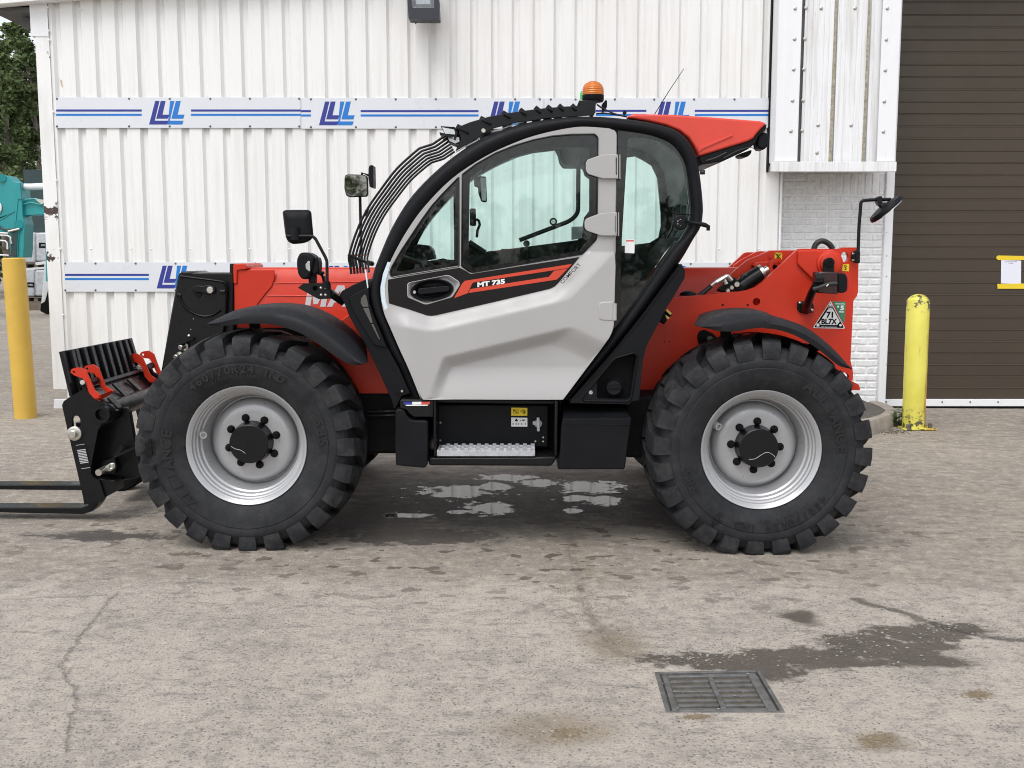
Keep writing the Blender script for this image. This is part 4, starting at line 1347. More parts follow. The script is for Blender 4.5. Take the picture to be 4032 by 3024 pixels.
    m = MB(); m.tube([W(l2_(*q), YE + 0.05) for q in ((215, 470), (260, 452), (340, 446), (440, 470))], 0.018, 6); m.tube([W(l2_(*q), YE + 0.05) for q in ((215, 500), (300, 482), (440, 512))], 0.016, 6); m.build('arm_pipe', TEAL, ex)
    m = MB(); m.prism(L2((340, 450), (432, 455), (430, 480), (400, 500), (360, 470)), YE + 0.02, YE + 0.09); m.build('pipe_clamp', ZINC, ex)
    for q, r in (((20, 246), 0.085), ((178, 692), 0.10)):
        m = MB(); m.cyl(W(l2_(*q), YE - 0.05), W(l2_(*q), YE + 0.47), r, 16); m.build('pivot_pin', TEAL, ex, smooth=40)
    m = MB(); cx = W((-430, 1000), YE).x
    m.box((cx, YE + 0.2, gz(-9, 20) + 1.15), (1.9, 2.0, 0.9)); m.build('body', TEAL, ex, bevel=0.06)
    for dy in (-0.85, 1.25):
        m = MB(); sec = []
        for k in range(24):
            a = 2 * math.pi * k / 24
            ccx = 1.15 if math.cos(a) > 0 else -1.15
            sec.append([(cx + ccx + 0.33 * math.cos(a), YE + dy + y, gz(-9, 20) + 0.34 + 0.33 * math.sin(a)) for y in (-0.2, 0.2)])
        m.loft(sec, loop=True); m.f.append(tuple(range(0, 48, 2))); m.f.append(tuple(range(47, 0, -2)))
        m.build('track', BLACKD, ex)
    # wrapped bales on pallets
    def bale(p, lab, word=True, logo_at=None):
        x0, y0, x1, y1 = p
        m = MB()
        m.prism(((x0, y0 + 1), (x1, y0), (x1 + 0.5, y1), (x0 + 0.5, y1)), YP, YP + 0.9)
        o = m.build('wrapped_bale', GREYW, None, bevel=0.05, seg=3)
        tag(o, lab, 'bale', 'shrink-wrapped bales stacked on pallets')
        if logo_at:
            lx0, ly0, lx1, ly1 = logo_at
            m = MB(); m.prism(((lx0, ly0), (lx1, ly0 + 1), (lx1, ly1 + 1), (lx0, ly1)), YP - 0.006, YP + 0.002); q = m.build('label', BLACKD, o)
            m = MB(); put_text(m, 'NORDL', W(((lx0 + lx1) / 2 + 3, (ly0 + ly1) / 2), YP - 0.008), (1, 0, 0), (0, 0, 1), 0.045, width=(lx1 - lx0) * 0.6 / FPX * (YP + 6), center=True); m.build('lettering', WHITEF, o)
    bale((90, 915, 139, 1036), 'grey wrapped bale in the upper tier, nearer the excavator', logo_at=(91, 962, 129, 985))
    bale((140, 915, 190, 1030), 'grey wrapped bale in the upper tier, against the warehouse corner', logo_at=(153, 955, 181, 976))
    bale((100, 1056, 135, 1168), 'grey wrapped bale in the lower tier, nearer the bollard', logo_at=(101, 1111, 134, 1131))
    bale((136, 1062, 178, 1166), 'crumpled grey wrapped bale in the lower tier, beside the white post')
    def pallet(x0, x1, y, lab, zb=None):
        a, b = W((x0, y), YP).x, W((x1, y), YP).x
        z = W((x0, y), YP).z
        t = thing('pallet', lab, 'pallet', ((a + b) / 2, YP + 0.45, z - 0.13))
        for k in range(3):
            m = MB(); m.box(((a + b) / 2, YP + 0.06 + k * 0.38, z - 0.012), (b - a, 0.12, 0.022)); m.build('board', WOOD, t)
            m = MB(); m.box(((a + b) / 2, YP + 0.06 + k * 0.38, z - 0.122), (b - a, 0.10, 0.016)); m.build('board', WOOD, t)
        for k in range(3):
            m = MB(); m.box((a + (b - a) * (0.08 + 0.42 * k), YP + 0.45, z - 0.068), (0.10, 0.86, 0.085)); m.build('block', WOOD, t)
    pallet(88, 190, 1037, 'wooden pallet under the upper tier of wrapped bales')
    pallet(98, 180, 1169, 'wooden pallet under the lower tier of wrapped bales')
    z0 = W((98, 1169), YP).z - 0.13
    m = MB()
    xg = W((140, 1190), YP).x
    m.box((xg, YP + 0.45, (gz(xg, 20) + z0) / 2), (0.42, 0.9, z0 - gz(xg, 20)))
    tag(m.build('pallet_stack', WOOD), 'dark stack of empty pallets at the bottom of the bales', 'pallet stack')
    # leaning white post with a black boot
    t = thing('loader_arm', 'white loader arm with a black bucket boot in front of the bales', 'loader arm', GP(176, 1236))
    m = MB(); m.prism(rnd(L2((425, 1075), (462, 1062), (470, 1280), (432, 1455), (395, 1455), (412, 1280)), 1.5), YQ, YQ + 0.25); m.build('arm', WHITEF, t, bevel=0.01)
    m = MB(); m.prism(rnd(L2((392, 1455), (430, 1432), (470, 1290), (520, 1290), (520, 1560), (440, 1552), (385, 1525)), 2), YQ - 0.05, YQ + 0.32); m.build('boot', BLACKD, t, bevel=0.01)
    m = MB(); m.bar(W(l2_(246, 1122), YQ + 0.1), W(l2_(430, 1110), YQ + 0.1), 0.05, 0.05); m.build('crossbar', WHITEF, t)
    m = MB(); m.bar(W(l2_(345, 1070), YQ + 0.1), W(l2_(460, 1056), YQ + 0.1), 0.07, 0.05); m.build('crossbar', WHITEF, t)
left_background()
# trees behind the camera, seen only in mirrors and glass
def treeline():
    rng = random.Random(21); mb = MB()
    for k in range(60):
        x = -45 + 90 * k / 59 + rng.uniform(-1, 1)
        h = rng.uniform(2.6, 5.0)
        for q in range(6):
            leaf_cloud(mb, Vector((x + rng.uniform(-1, 1), -52 + rng.uniform(-2, 2), h * (0.15 + 0.8 * q / 5))), 1.3 - 0.12 * q, 55, rng, 0.28)
    for k in range(46):
        x = -75 + 72 * k / 45 + rng.uniform(-1, 1)
        h = rng.uniform(4.5, 7.5)
        for q in range(6):
            leaf_cloud(mb, Vector((x + rng.uniform(-1, 1), 62 + rng.uniform(-2, 2), h * (0.12 + 0.8 * q / 5))), 1.5 - 0.14 * q, 60, rng, 0.26)
    tag(mb.build('treeline', TREEL, normals=False), 'far line of trees across the yard', kind='stuff')
treeline()

# ================================================================ THE TELEHANDLER
TH = thing('telehandler', 'red telescopic handler with grey cab door, black cab frame and pallet forks', 'telehandler', ((AXF.x + AXR.x) / 2, 1.13, gz(0)))
def cyl_y(m, px, Y, r, d, seg=20, bev=0.0):
    "disc facing the camera, standing d proud of Y"
    q = W(px, Y)
    m.lathe(q, (0, -1, 0), [(0, 0), (0, r), (d - bev, r), (d, r - bev), (d, 0)], seg)
def bolt_head(m, px, Y, r=0.008):
    q = W(px, Y)
    m.lathe(q, (0, -1, 0), [(0, 0), (0, r), (r * 0.35, r * 0.92), (r * 0.7, r * 0.5), (r * 0.75, 0)], 8)

# ---------------------------------------------------------------- wheels
def tyre_profile():
    half = [(0.075, 0.318), (0.052, 0.330), (0.034, 0.352), (0.016, 0.388), (0.005, 0.425), (0.001, 0.452), (0.0045, 0.456), (0.001, 0.466), (0.0, 0.490), (0.004, 0.502), (0.014, 0.514), (0.024, 0.540), (0.040, 0.556), (0.08, 0.566), (0.15, 0.574), (0.27, 0.582)]
    return half + [(0.54 - y, r) for y, r in reversed(half[:-1])]
def make_wheel(cx, Y, cz, rot, outward, bolt0=0.0, valve=0.0, name_label=None):
    "outward = -1 for the near side"
    c = Vector((cx, Y, cz))
    w = node('wheel', TH, (cx, Y, cz - RLOAD))
    if name_label: w['label'] = name_label
    def T(a, r, th):        # a: depth inward from the outer face
        return Vector((cx + r * math.cos(th), Y - outward * a, cz + r * math.sin(th)))
    def squash(mb):
        for v in mb.v:
            dz = v.z - cz
            if dz < -RLOAD:
                v.z = cz - RLOAD + (dz + RLOAD) * 0.06
    m = MB()
    secs = []
    N_ = 120
    pr = tyre_profile()
    for k in range(N_):
        th = 2 * math.pi * k / N_
        secs.append([T(a, r, th) for a, r in pr])
    m.loft(secs, loop=True)
    n_side = len(m.f)
    n = 24
    rng = random.Random(int(rot * 100) + 5)
    for side in (0, 1):
        for k in range(n):
            th0 = rot + 2 * math.pi * (k + 0.5 * side) / n
            st = [(0.0015, 0.0, 0.503, 0.497, 0.088), (-0.003, 0.0, 0.528, 0.50, 0.090), (0.000, 0.0, 0.570, 0.50, 0.090), (0.012, 0.0, 0.594, 0.52, 0.088), (0.030, 0.004, 0.602, 0.53, 0.086), (0.095, 0.022, 0.611, 0.545, 0.082), (0.135, 0.055, 0.618, 0.555, 0.078), (0.20, 0.125, 0.624, 0.565, 0.066), (0.285, 0.195, 0.627, 0.568, 0.060)]
            secs = []
            for a, dth, rt, rb, hw in st:
                aa = a if side == 0 else 0.54 - a
                t = th0 - dth
                if a < 0.008:       # on the sidewall the lug stands out sideways
                    ab = a + 0.030
                    ab = ab if side == 0 else 0.54 - ab
                    secs.append([T(ab, rb + 0.0, t - hw), T(aa, rt, t - hw * 0.97), T(aa, rt, t - hw * 0.10), T(aa, rt, t + hw * 0.97), T(ab, rb, t + hw)])
                else:
                    secs.append([T(aa, rb, t - hw), T(aa, rt, t - hw * 0.96), T(aa, rt + 0.001, t - hw * 0.10), T(aa, rt, t + hw * 0.96), T(aa, rb, t + hw)])
            m.loft(secs, close=True, caps=True)
    squash(m)
    ty = m.build('tyre', [RUBBER, RUBBERD], w, smooth=22)
    for pl in ty.data.polygons:
        if pl.index >= n_side: pl.material_index = 1
    # moulded lettering, reading clockwise round the sidewall
    if outward == -1:
        m = MB()
        def arc(s, mid, r, h, spread, bold=0.02):
            k = len(s)
            for i, ch in enumerate(s):
                if ch == ' ': continue
                th = mid + spread * (0.5 - (i + 0.5) / k)
                d = Vector((math.cos(th), 0, math.sin(th)))
                rt = Vector((math.sin(th), 0, -math.cos(th)))
                put_text(m, ch, Vector((cx, Y - 0.0032 + max(0, (0.44 - r) * 0.13) , cz)) + d * (r + 0.0), rt, d, h, bold=bold, center=True)
        base = rot
        arc('460/70R24 IND', R(95) + base, 0.430, 0.044, R(74), 0.035)
        arc('(17.5LR24 IND)', R(96) + base, 0.392, 0.018, R(40), 0.01)
        arc('ALLIANCE', R(197) + base, 0.428, 0.056, R(62), 0.04)
        arc('585', R(11) + base, 0.430, 0.052, R(22), 0.04)
        for v in m.v:
            pass
        m.build('lettering', RUBBERL, w)
    # rim
    m = MB()
    prof = [(0.062, 0.318), (0.046, 0.331), (0.042, 0.328), (0.046, 0.320), (0.056, 0.312), (0.062, 0.305), (0.074, 0.303), (0.080, 0.306), (0.088, 0.304), (0.092, 0.296), (0.112, 0.293), (0.118, 0.284), (0.146, 0.280), (0.153, 0.270), (0.195, 0.262), (0.236, 0.251), (0.268, 0.2475)]
    secs = []
    for k in range(72):
        th = 2 * math.pi * k / 72
        secs.append([T(a, r, th) for a, r in prof + [(0.268, 0.2405), (0.240, 0.2375), (0.224, 0.232), (0.208, 0.222), (0.198, 0.208), (0.193, 0.190), (0.191, 0.165), (0.190, 0.0)]])
    m.loft(secs, loop=True)
    m.build('rim', SILVER, w, smooth=28)
    m = MB()
    m.lathe(T(0.192, 0, 0), (0, outward, 0), [(0, 0.118), (0.03, 0.112), (0.080, 0.1095), (0.089, 0.1085), (0.093, 0.103), (0.0935, 0.0)], 48)
    hc = m.build('hub_cap', BLACKM, w, smooth=30)
    if outward == -1:
        m = MB(); yy = Y + 0.192 - 0.0942
        cv = [(-0.098, -0.012), (-0.075, -0.026), (-0.045, -0.034), (-0.02, -0.052)] if rot == 0 else [(-0.055, -0.062), (-0.02, -0.058), (0.015, -0.035), (0.045, -0.022), (0.075, -0.035), (0.09, -0.05)]
        m.tube([(cx + a, yy, cz + b2) for a, b2 in spline(cv, 4)], 0.0011, 5)
        m.build('casting_line', GREYPR, hc)
    for k in range(8):
        th = bolt0 + k * R(45)
        m = MB()
        p = T(0.191, 0.137, th)
        m.lathe(p, (0, outward, 0), [(0, 0), (0, 0.0225), (0.006, 0.0225), (0.010, 0.0185), (0.012, 0.0165), (0.030, 0.0155), (0.032, 0.011), (0.032, 0.009), (0.041, 0.008), (0.042, 0)], 12)
        m.build('wheel_bolt', BLACKD, w, smooth=30)
    th = valve
    m = MB(); m.lathe(T(0.165, 0.285, th), Vector((-math.cos(th) * 0.5, outward, -math.sin(th) * 0.5)), [(0, 0), (0, 0.024), (0.07, 0.020), (0.07, 0.013), (0.055, 0.012), (0.055, 0)], 16); m.build('valve_guard', SILVER, w, smooth=40)
    m = MB(); m.cyl(T(0.165, 0.27, th), T(0.12, 0.262, th), 0.006, 8); m.build('valve', BRASS, w, smooth=40)
    return w
make_wheel(AXF.x, 0.0, AXF.z, 0.0, -1, R(15), R(169))
make_wheel(AXR.x, 0.0, AXR.z, R(-168), -1, R(-3), R(152))
make_wheel(AXF.x, 2.26, AXF.z, R(4), 1)
make_wheel(AXR.x, 2.26, AXR.z, R(9), 1)

# ---------------------------------------------------------------- frame and underbody
def chassis():
    m = MB()
    for ax in (AXF, AXR):
        m.tube([(ax.x, 0.30, ax.z), (ax.x, 0.62, ax.z), (ax.x, 0.9, ax.z - 0.01), (ax.x, 1.13, ax.z - 0.02), (ax.x, 1.36, ax.z - 0.01), (ax.x, 1.64, ax.z), (ax.x, 1.96, ax.z)], [0.13, 0.085, 0.09, 0.19, 0.09, 0.085, 0.13], 16)
    m.build('axle', BLACKD, TH, smooth=40)
    x0, x1 = W((1180, 1600), 0.6).x, W((3280, 1600), 0.6).x
    z0 = 0.50
    m = MB()
    m.box(((x0 + x1) / 2, 1.12, z0 + 0.14), (x1 - x0, 0.62, 0.30))
    m.box((W((1470, 1650), 0.6).x, 0.62, 0.66), (0.34, 0.34, 0.36))
    m.box((W((2560, 1650), 0.6).x, 0.55, 0.66), (0.36, 0.45, 0.36))
    m.build('underbody', BLACKD, TH, bevel=0.02)
    m = MB()
    for (px, py, px2) in ((1440, 1622, 1555), (1440, 1638, 1555), (2480, 1640, 2560), (2480, 1663, 2570)):
        m.tube([W((px, py), 0.42), W((px2, py - 3), 0.42)], 0.006, 6)
    m.build('brake_pipe', BLACKM, TH)
    # red front side plate
    m = MB(); m.prism(H((-180, 640), (-60, 700), (15, 725), (190, 612), (300, 760), (640, 1450), (610, 1456), (325, 1456), (235, 1300), (75, 1085), (-60, 950)), 0.46, 0.50)
    m.build('front_side_plate', RED, TH, bevel=0.004)
    m = MB(); m.prism(H((-200, 720), (610, 900), (640, 1450), (330, 1456), (-180, 1456)), 0.52, 1.75); m.build('front_frame', RED, TH, bevel=0.01)
    # rear frame: near plate
    hole1 = circle_px(g_(1456, 310), 15, 20, 21)
    hole2 = circle_px(g_(495, 796), 15, 20)
    hole3 = circle_px(g_(1455, 1615), 17, 16, 17)
    pl = D((700, 1355), (700, 700), (1000, 556), (1100, 545), (1290, 528), (1500, 505)) + G((0, 704), (150, 694), (300, 688), (400, 670), (480, 640), (560, 585), (610, 535), (930, 240), (950, 225), (985, 219), (1395, 221), (1415, 212), (1440, 206), (1575, 206), (1602, 225), (1606, 260), (1600, 690), (1585, 740), (1556, 775), (1549, 800), (1518, 1440), (1540, 1535), (1546, 1570), (1544, 1640), (1528, 1660), (1400, 1652), (1280, 1560)) + D((1900, 960), (1500, 960), (1300, 1000), (1000, 1355))
    m = MB(); m.plate(pl, 0.60, 0.64, [hole1, hole2, hole3]); m.build('rear_side_plate', RED, TH, smooth=30)
    m = MB()
    for p, r in (((126, 832), 4), ((398, 833), 4), ((250, 1144), 3.5)): cyl_y(m, g_(*p), 0.6005, r / 600, 0.002, 10)
    for p in ((1033, 892), (1072, 893)): cyl_y(m, d_(*p), 0.6005, 3.0 / 640, 0.002, 10)
    m.build('tapped_hole', BLACKD, TH)
    cc = rnd(D((1290, 850), (1305, 810), (1350, 795), (1420, 830), (1460, 880), (1310, 940)), 10)
    m = MB(); m.prism(cc, 0.588, 0.60); m.build('frame_opening', BLACKD, TH)
    m = MB(); cyl_y(m, d_(1390, 868), 0.587, 0.018, 0.02, 16); m.build('pin', ZINC, TH, smooth=40)
    m = MB(); cyl_y(m, d_(1330, 845), 0.587, 0.022, 0.012, 18); m.build('hose_port', BLACKM, TH, smooth=40)
    # raised pivot cheek and pivot
    m = MB(); m.prism(rnd(G((945, 250), (965, 238), (1300, 236), (1355, 262), (1395, 310), (1408, 370), (1395, 470), (1330, 560), (1130, 580), (1100, 545), (958, 405), (943, 380)), 6), 0.578, 0.602); m.build('pivot_cheek', RED, TH, bevel=0.006)
    m = MB(); q = W(g_(1290, 378), 0.578)
    m.lathe(q, (0, -1, 0), [(0, 0), (0, 0.078), (0.012, 0.075), (0.014, 0.066), (0.016, 0.063), (0.030, 0.060), (0.032, 0.056), (0.032, 0)], 36); m.build('pivot_boss', RED, TH, smooth=35)
    m = MB(); m.prism(rnd(G((1222, 480), (1222, 370), (1240, 335), (1285, 318), (1325, 335), (1342, 370), (1342, 480)), 4), 0.525, 0.546); m.build('pivot_link', BLACKM, TH, bevel=0.004)
    m = MB(); q = W(g_(1288, 372), 0.525); m.lathe(q, (0, -1, 0), [(0, 0), (0, 0.030), (0.006, 0.029), (0.008, 0.012), (0.004, 0.010), (0.004, 0)], 24); m.build('grease_cap', BLACKD, TH, smooth=35)
    # far plates and the boom bracket between
    m = MB(); m.prism(G((190, 520), (280, 440), (395, 345), (500, 300), (640, 238), (935, 236), (1000, 260), (1000, 560), (600, 640), (300, 700), (190, 700)), 0.86, 0.90); m.build('boom_heel_plate', RED, TH, bevel=0.004)
    m = MB(); cyl_y(m, g_(655, 302), 0.8595, 0.0, 0.0); m = MB(); m.prism(circle_px(g_(655, 302), 9), 0.850, 0.8605); m.build('lifting_hole', RED, TH)
    m = MB(); m.plate(G((250, 400), (330, 340), (500, 252), (540, 246), (620, 250), (800, 330), (800, 560), (250, 560)), 1.50, 1.54, [circle_px(g_(520, 295), 7)]); m.build('boom_heel_plate', RED, TH)
    m = MB(); m.prism(rnd(G((455, 400), (480, 368), (560, 360), (650, 352), (700, 372), (700, 420), (500, 445)), 5), 0.80, 0.86); m.build('heel_gusset', RED, TH, bevel=0.01)
    m = MB(); q = W(g_(700, 420), 0.80); m.lathe(q, (0, -1, 0), [(0, 0.030), (0.05, 0.030), (0.05, 0.052), (0.0, 0.054)], 24); m.build('ram_eye', RED, TH, smooth=40)
    m = MB(); m.prism(circle_px(g_(700, 420), 9), 0.79, 0.80); m.build('ram_pin', BLACKD, TH)
    # rear cross frame joining the plates
    xr = W(g_(1500, 900), 0.62).x
    m = MB(); m.box((xr - 0.55, 1.12, 0.95), (1.0, 0.95, 0.55)); m.build('rear_frame', RED, TH, bevel=0.02)
    m = MB(); m.plate([(p[0] + 2, p[1] + 1) for p in pl], 1.62, 1.66); o = m.build('rear_side_plate', RED, TH)
    sh = W((3300, 1500), 1.62).x - W((3300, 1500), 0.62).x
    # far plate: same shape, stands straight across
    o.location = o.location
    xm = Vector((W((3300, 1200), 0.60).x - W((3300, 1200), 1.62).x, 0, 0))
    o.location.x += xm.x
    o.scale = ((0.60 - CAM.y) / (1.62 - CAM.y),) * 1 + (1.0, (0.60 - CAM.y) / (1.62 - CAM.y))
    o.location.z = -0.02 + (W((3300, 1577), 0.60).z - WL[TH.name].z)
    hidden_engine = MB()
    hidden_engine.box((0.65, 1.93, 1.02), (1.5, 0.56, 0.60)); hidden_engine.build('engine_cover', RED, TH, bevel=0.05, seg=3)
    # flange at the foot of the rear plate, seen past the tyre
    m = MB(); m.prism(rnd(G((1270, 1590), (1330, 1640), (1500, 1645), (1610, 1700), (1625, 1760), (1500, 1760)), 4), 0.66, 0.95); m.build('tow_bracket', RED, TH, bevel=0.01)
chassis()

# ---------------------------------------------------------------- boom
def boom():
    Yb = 1.00
    bm_ = node('boom', TH, W((1200, 1280), Yb))
    def tube_section(x0, x1, ytop, ymid, ybot, Y0, Yw, name, mat, bev=0.012):
        zt, zm, zb = W((x0, ytop), Y0 + 0.06).z, W((x0, ymid), Y0).z, W((x0, ybot), Y0).z
        xa, xb = W((x0, ymid), Y0).x, x1
        yz = [(Y0, zb), (Y0, zm), (Y0 + 0.055, zt), (Y0 + Yw - 0.055, zt), (Y0 + Yw, zm), (Y0 + Yw, zb), (Y0 + Yw - 0.05, zb - 0.05), (Y0 + 0.05, zb - 0.05)]
        m = MB(); m.prism3([(xa, y, z) for y, z in yz], (xb - xa, 0, 0))
        return m.build(name, mat, bm_, bevel=bev)
    xend = W(g_(1250, 400), 0.9).x
    tube_section(e_(845, 0)[0], xend, e_(0, 308)[1], e_(0, 432)[1], e_(0, 745)[1], Yb, 0.38, 'outer_tube', RED)
    tube_section(e_(500, 0)[0], W((1300, 1100), Yb).x, e_(0, 350)[1], e_(0, 440)[1], e_(0, 790)[1], Yb + 0.03, 0.32, 'inner_tube', BLACKM)
    # collar, reinforcement plates, weld line
    m = MB(); m.prism(rnd(E((835, 290), (850, 276), (925, 276), (945, 295), (945, 320), (868, 330), (866, 435), (838, 435)), 4), Yb - 0.02, Yb + 0.42); m.build('collar', RED, bm_, bevel=0.006)
    m = MB(); m.prism(E((808, 276), (836, 276), (836, 415), (808, 415)), Yb + 0.02, Yb + 0.36); m.build('wear_pad_holder', BLACKM, bm_, bevel=0.004)
    m = MB(); m.prism(E((845, 325), (1158, 325), (1160, 395), (1140, 455), (1085, 520), (1030, 590), (1012, 640), (1005, 745), (845, 745)), Yb - 0.008, Yb + 0.01); m.build('reinforcement_plate', RED, bm_, bevel=0.003)
    m = MB(); m.tube([W(e_(1100, 527), Yb - 0.001), W(e_(1700, 533), Yb - 0.001)], 0.004, 6); m.tube([W(e_(1120, 432), Yb - 0.001), W(e_(1830, 418), Yb - 0.001)], 0.003, 6); m.build('weld_seam', RED, bm_)
    m = MB(); m.prism(E((840, 745), (1110, 760), (1100, 785), (860, 790)), Yb + 0.03, Yb + 0.3); m.build('lower_lug', RED, bm_, bevel=0.01)
    m = MB()
    x0_, y0_ = e_(1400, 616)
    hh, ww = 84.0, 82.0
    def gl(k, pts): return [(x0_ + k * (ww + 5) + x * ww + y * hh * 0.17, y0_ - y * hh) for x, y in pts]
    Ym = Yb - 0.0022
    m.plate(gl(0, ((0, 0), (0, 1), (.31, 1), (.50, .46), (.69, 1), (1, 1), (1, 0), (.74, 0), (.74, .58), (.60, .12), (.40, .12), (.26, .58), (.26, 0))), Ym, Ym + 0.002)
    m.plate(gl(1, ((0, 0), (.33, 1), (.67, 1), (1, 0), (.74, 0), (.68, .2), (.32, .2), (.26, 0))), Ym, Ym + 0.002, [gl(1, ((.385, .40), (.50, .78), (.615, .40)))])
    m.plate(gl(2, ((0, 0), (0, 1), (.30, 1), (.74, .38), (.74, 1), (1, 1), (1, 0), (.70, 0), (.26, .62), (.26, 0))), Ym, Ym + 0.002)
    m.plate(gl(3, ((0.1, 0), (0.1, 1), (.36, 1), (.36, 0))), Ym, Ym + 0.002)
    m.plate(gl(3.5, ((.32, 0), (.32, .78), (0, .78), (0, 1), (.92, 1), (.92, .78), (.60, .78), (.60, 0))), Ym, Ym + 0.002)
    m.plate(gl(4.5, ((.1, 0), (0, .1), (0, .9), (.1, 1), (.9, 1), (1, .9), (1, .1), (.9, 0))), Ym, Ym + 0.002, [gl(4.5, ((.27, .22), (.27, .78), (.73, .78), (.73, .22)))])
    m.plate(gl(5.6, ((.1, 0), (0, .1), (0, 1), (.27, 1), (.27, .22), (.73, .22), (.73, 1), (1, 1), (1, .1), (.9, 0))), Ym, Ym + 0.002)
    m.build('lettering', GREYPR, bm_)
    # black boom head
    hd = node('boom_head', TH, W((640, 1480), 0.95))
    full = E((398, 378), (412, 352), (435, 338), (505, 336), (520, 348), (835, 352), (838, 520), (842, 800), (760, 860), (560, 1000), (420, 1200), (262, 1230), (262, 1160), (330, 760))
    m = MB(); m.prism(full, 0.99, 1.33); m.build('head_casting', BLACKM, hd, bevel=0.012)
    m = MB(); m.prism(rnd(E((402, 385), (424, 372), (735, 410), (775, 445), (785, 490), (780, 650), (762, 800), (742, 850), (560, 990), (420, 1190), (266, 1220), (268, 1158), (334, 760)), 8), 0.95, 0.985); m.build('head_plate', BLACKM, hd, bevel=0.006)
    m = MB()
    m.tube([W(p, 0.949) for p in spline(E((420, 375), (735, 415), (772, 445), (784, 490)), 4)], 0.008, 6)
    m.tube([W(p, 0.948) for p in spline(E((408, 520), (432, 580), (480, 640), (560, 680), (630, 690), (690, 672), (738, 640)), 5)], 0.009, 6)
    m.tube([W(e_(395, 518), 0.948), W(e_(425, 530), 0.948)], 0.014, 6)
    m.tube([W(e_(735, 498), 0.948), W(e_(772, 500), 0.948)], 0.014, 6)
    m.build('weld_seam', BLACKM, hd, smooth=60)
    m = MB(); m.prism(rnd(E((512, 480), (530, 452), (560, 446), (590, 452), (640, 445), (690, 455), (700, 485), (690, 510), (640, 520), (590, 505), (540, 500)), 6), 0.935, 0.951); m.build('pin_keeper', BLACKM, hd, bevel=0.004)
    m = MB(); cyl_y(m, e_(656, 485), 0.936, 0.022, 0.012, 20, 0.004); m.build('pin', ZINC, hd, smooth=40)
    m = MB(); cyl_y(m, e_(562, 515), 0.951, 0.022, 0.006, 20, 0.003); m.build('plug', BLACKD, hd, smooth=40)
    m = MB()
    for p, r in (((524, 712), 0.004), ((503, 795), 0.004), ((489, 845), 0.011)): bolt_head(m, e_(*p), 0.949, r)
    m.build('bolt', ZINC, hd, smooth=40)['kind'] = 'stuff'
    for p in ((462, 925), (425, 1000)):
        m = MB(); q = W(e_(*p), 0.949); m.lathe(q, (-0.35, -1, -0.1), [(0, 0), (0, 0.026), (0.012, 0.026), (0.014, 0.016), (0.055, 0.016), (0.058, 0.013), (0.058, 0)], 16); m.build('hose_coupling', ZINC, hd, smooth=40)
    m = MB(); m.prism(E((400, 905), (515, 860), (520, 872), (405, 920)), 0.90, 0.949); m.build('coupling_bracket', BLACKM, hd)
boom()

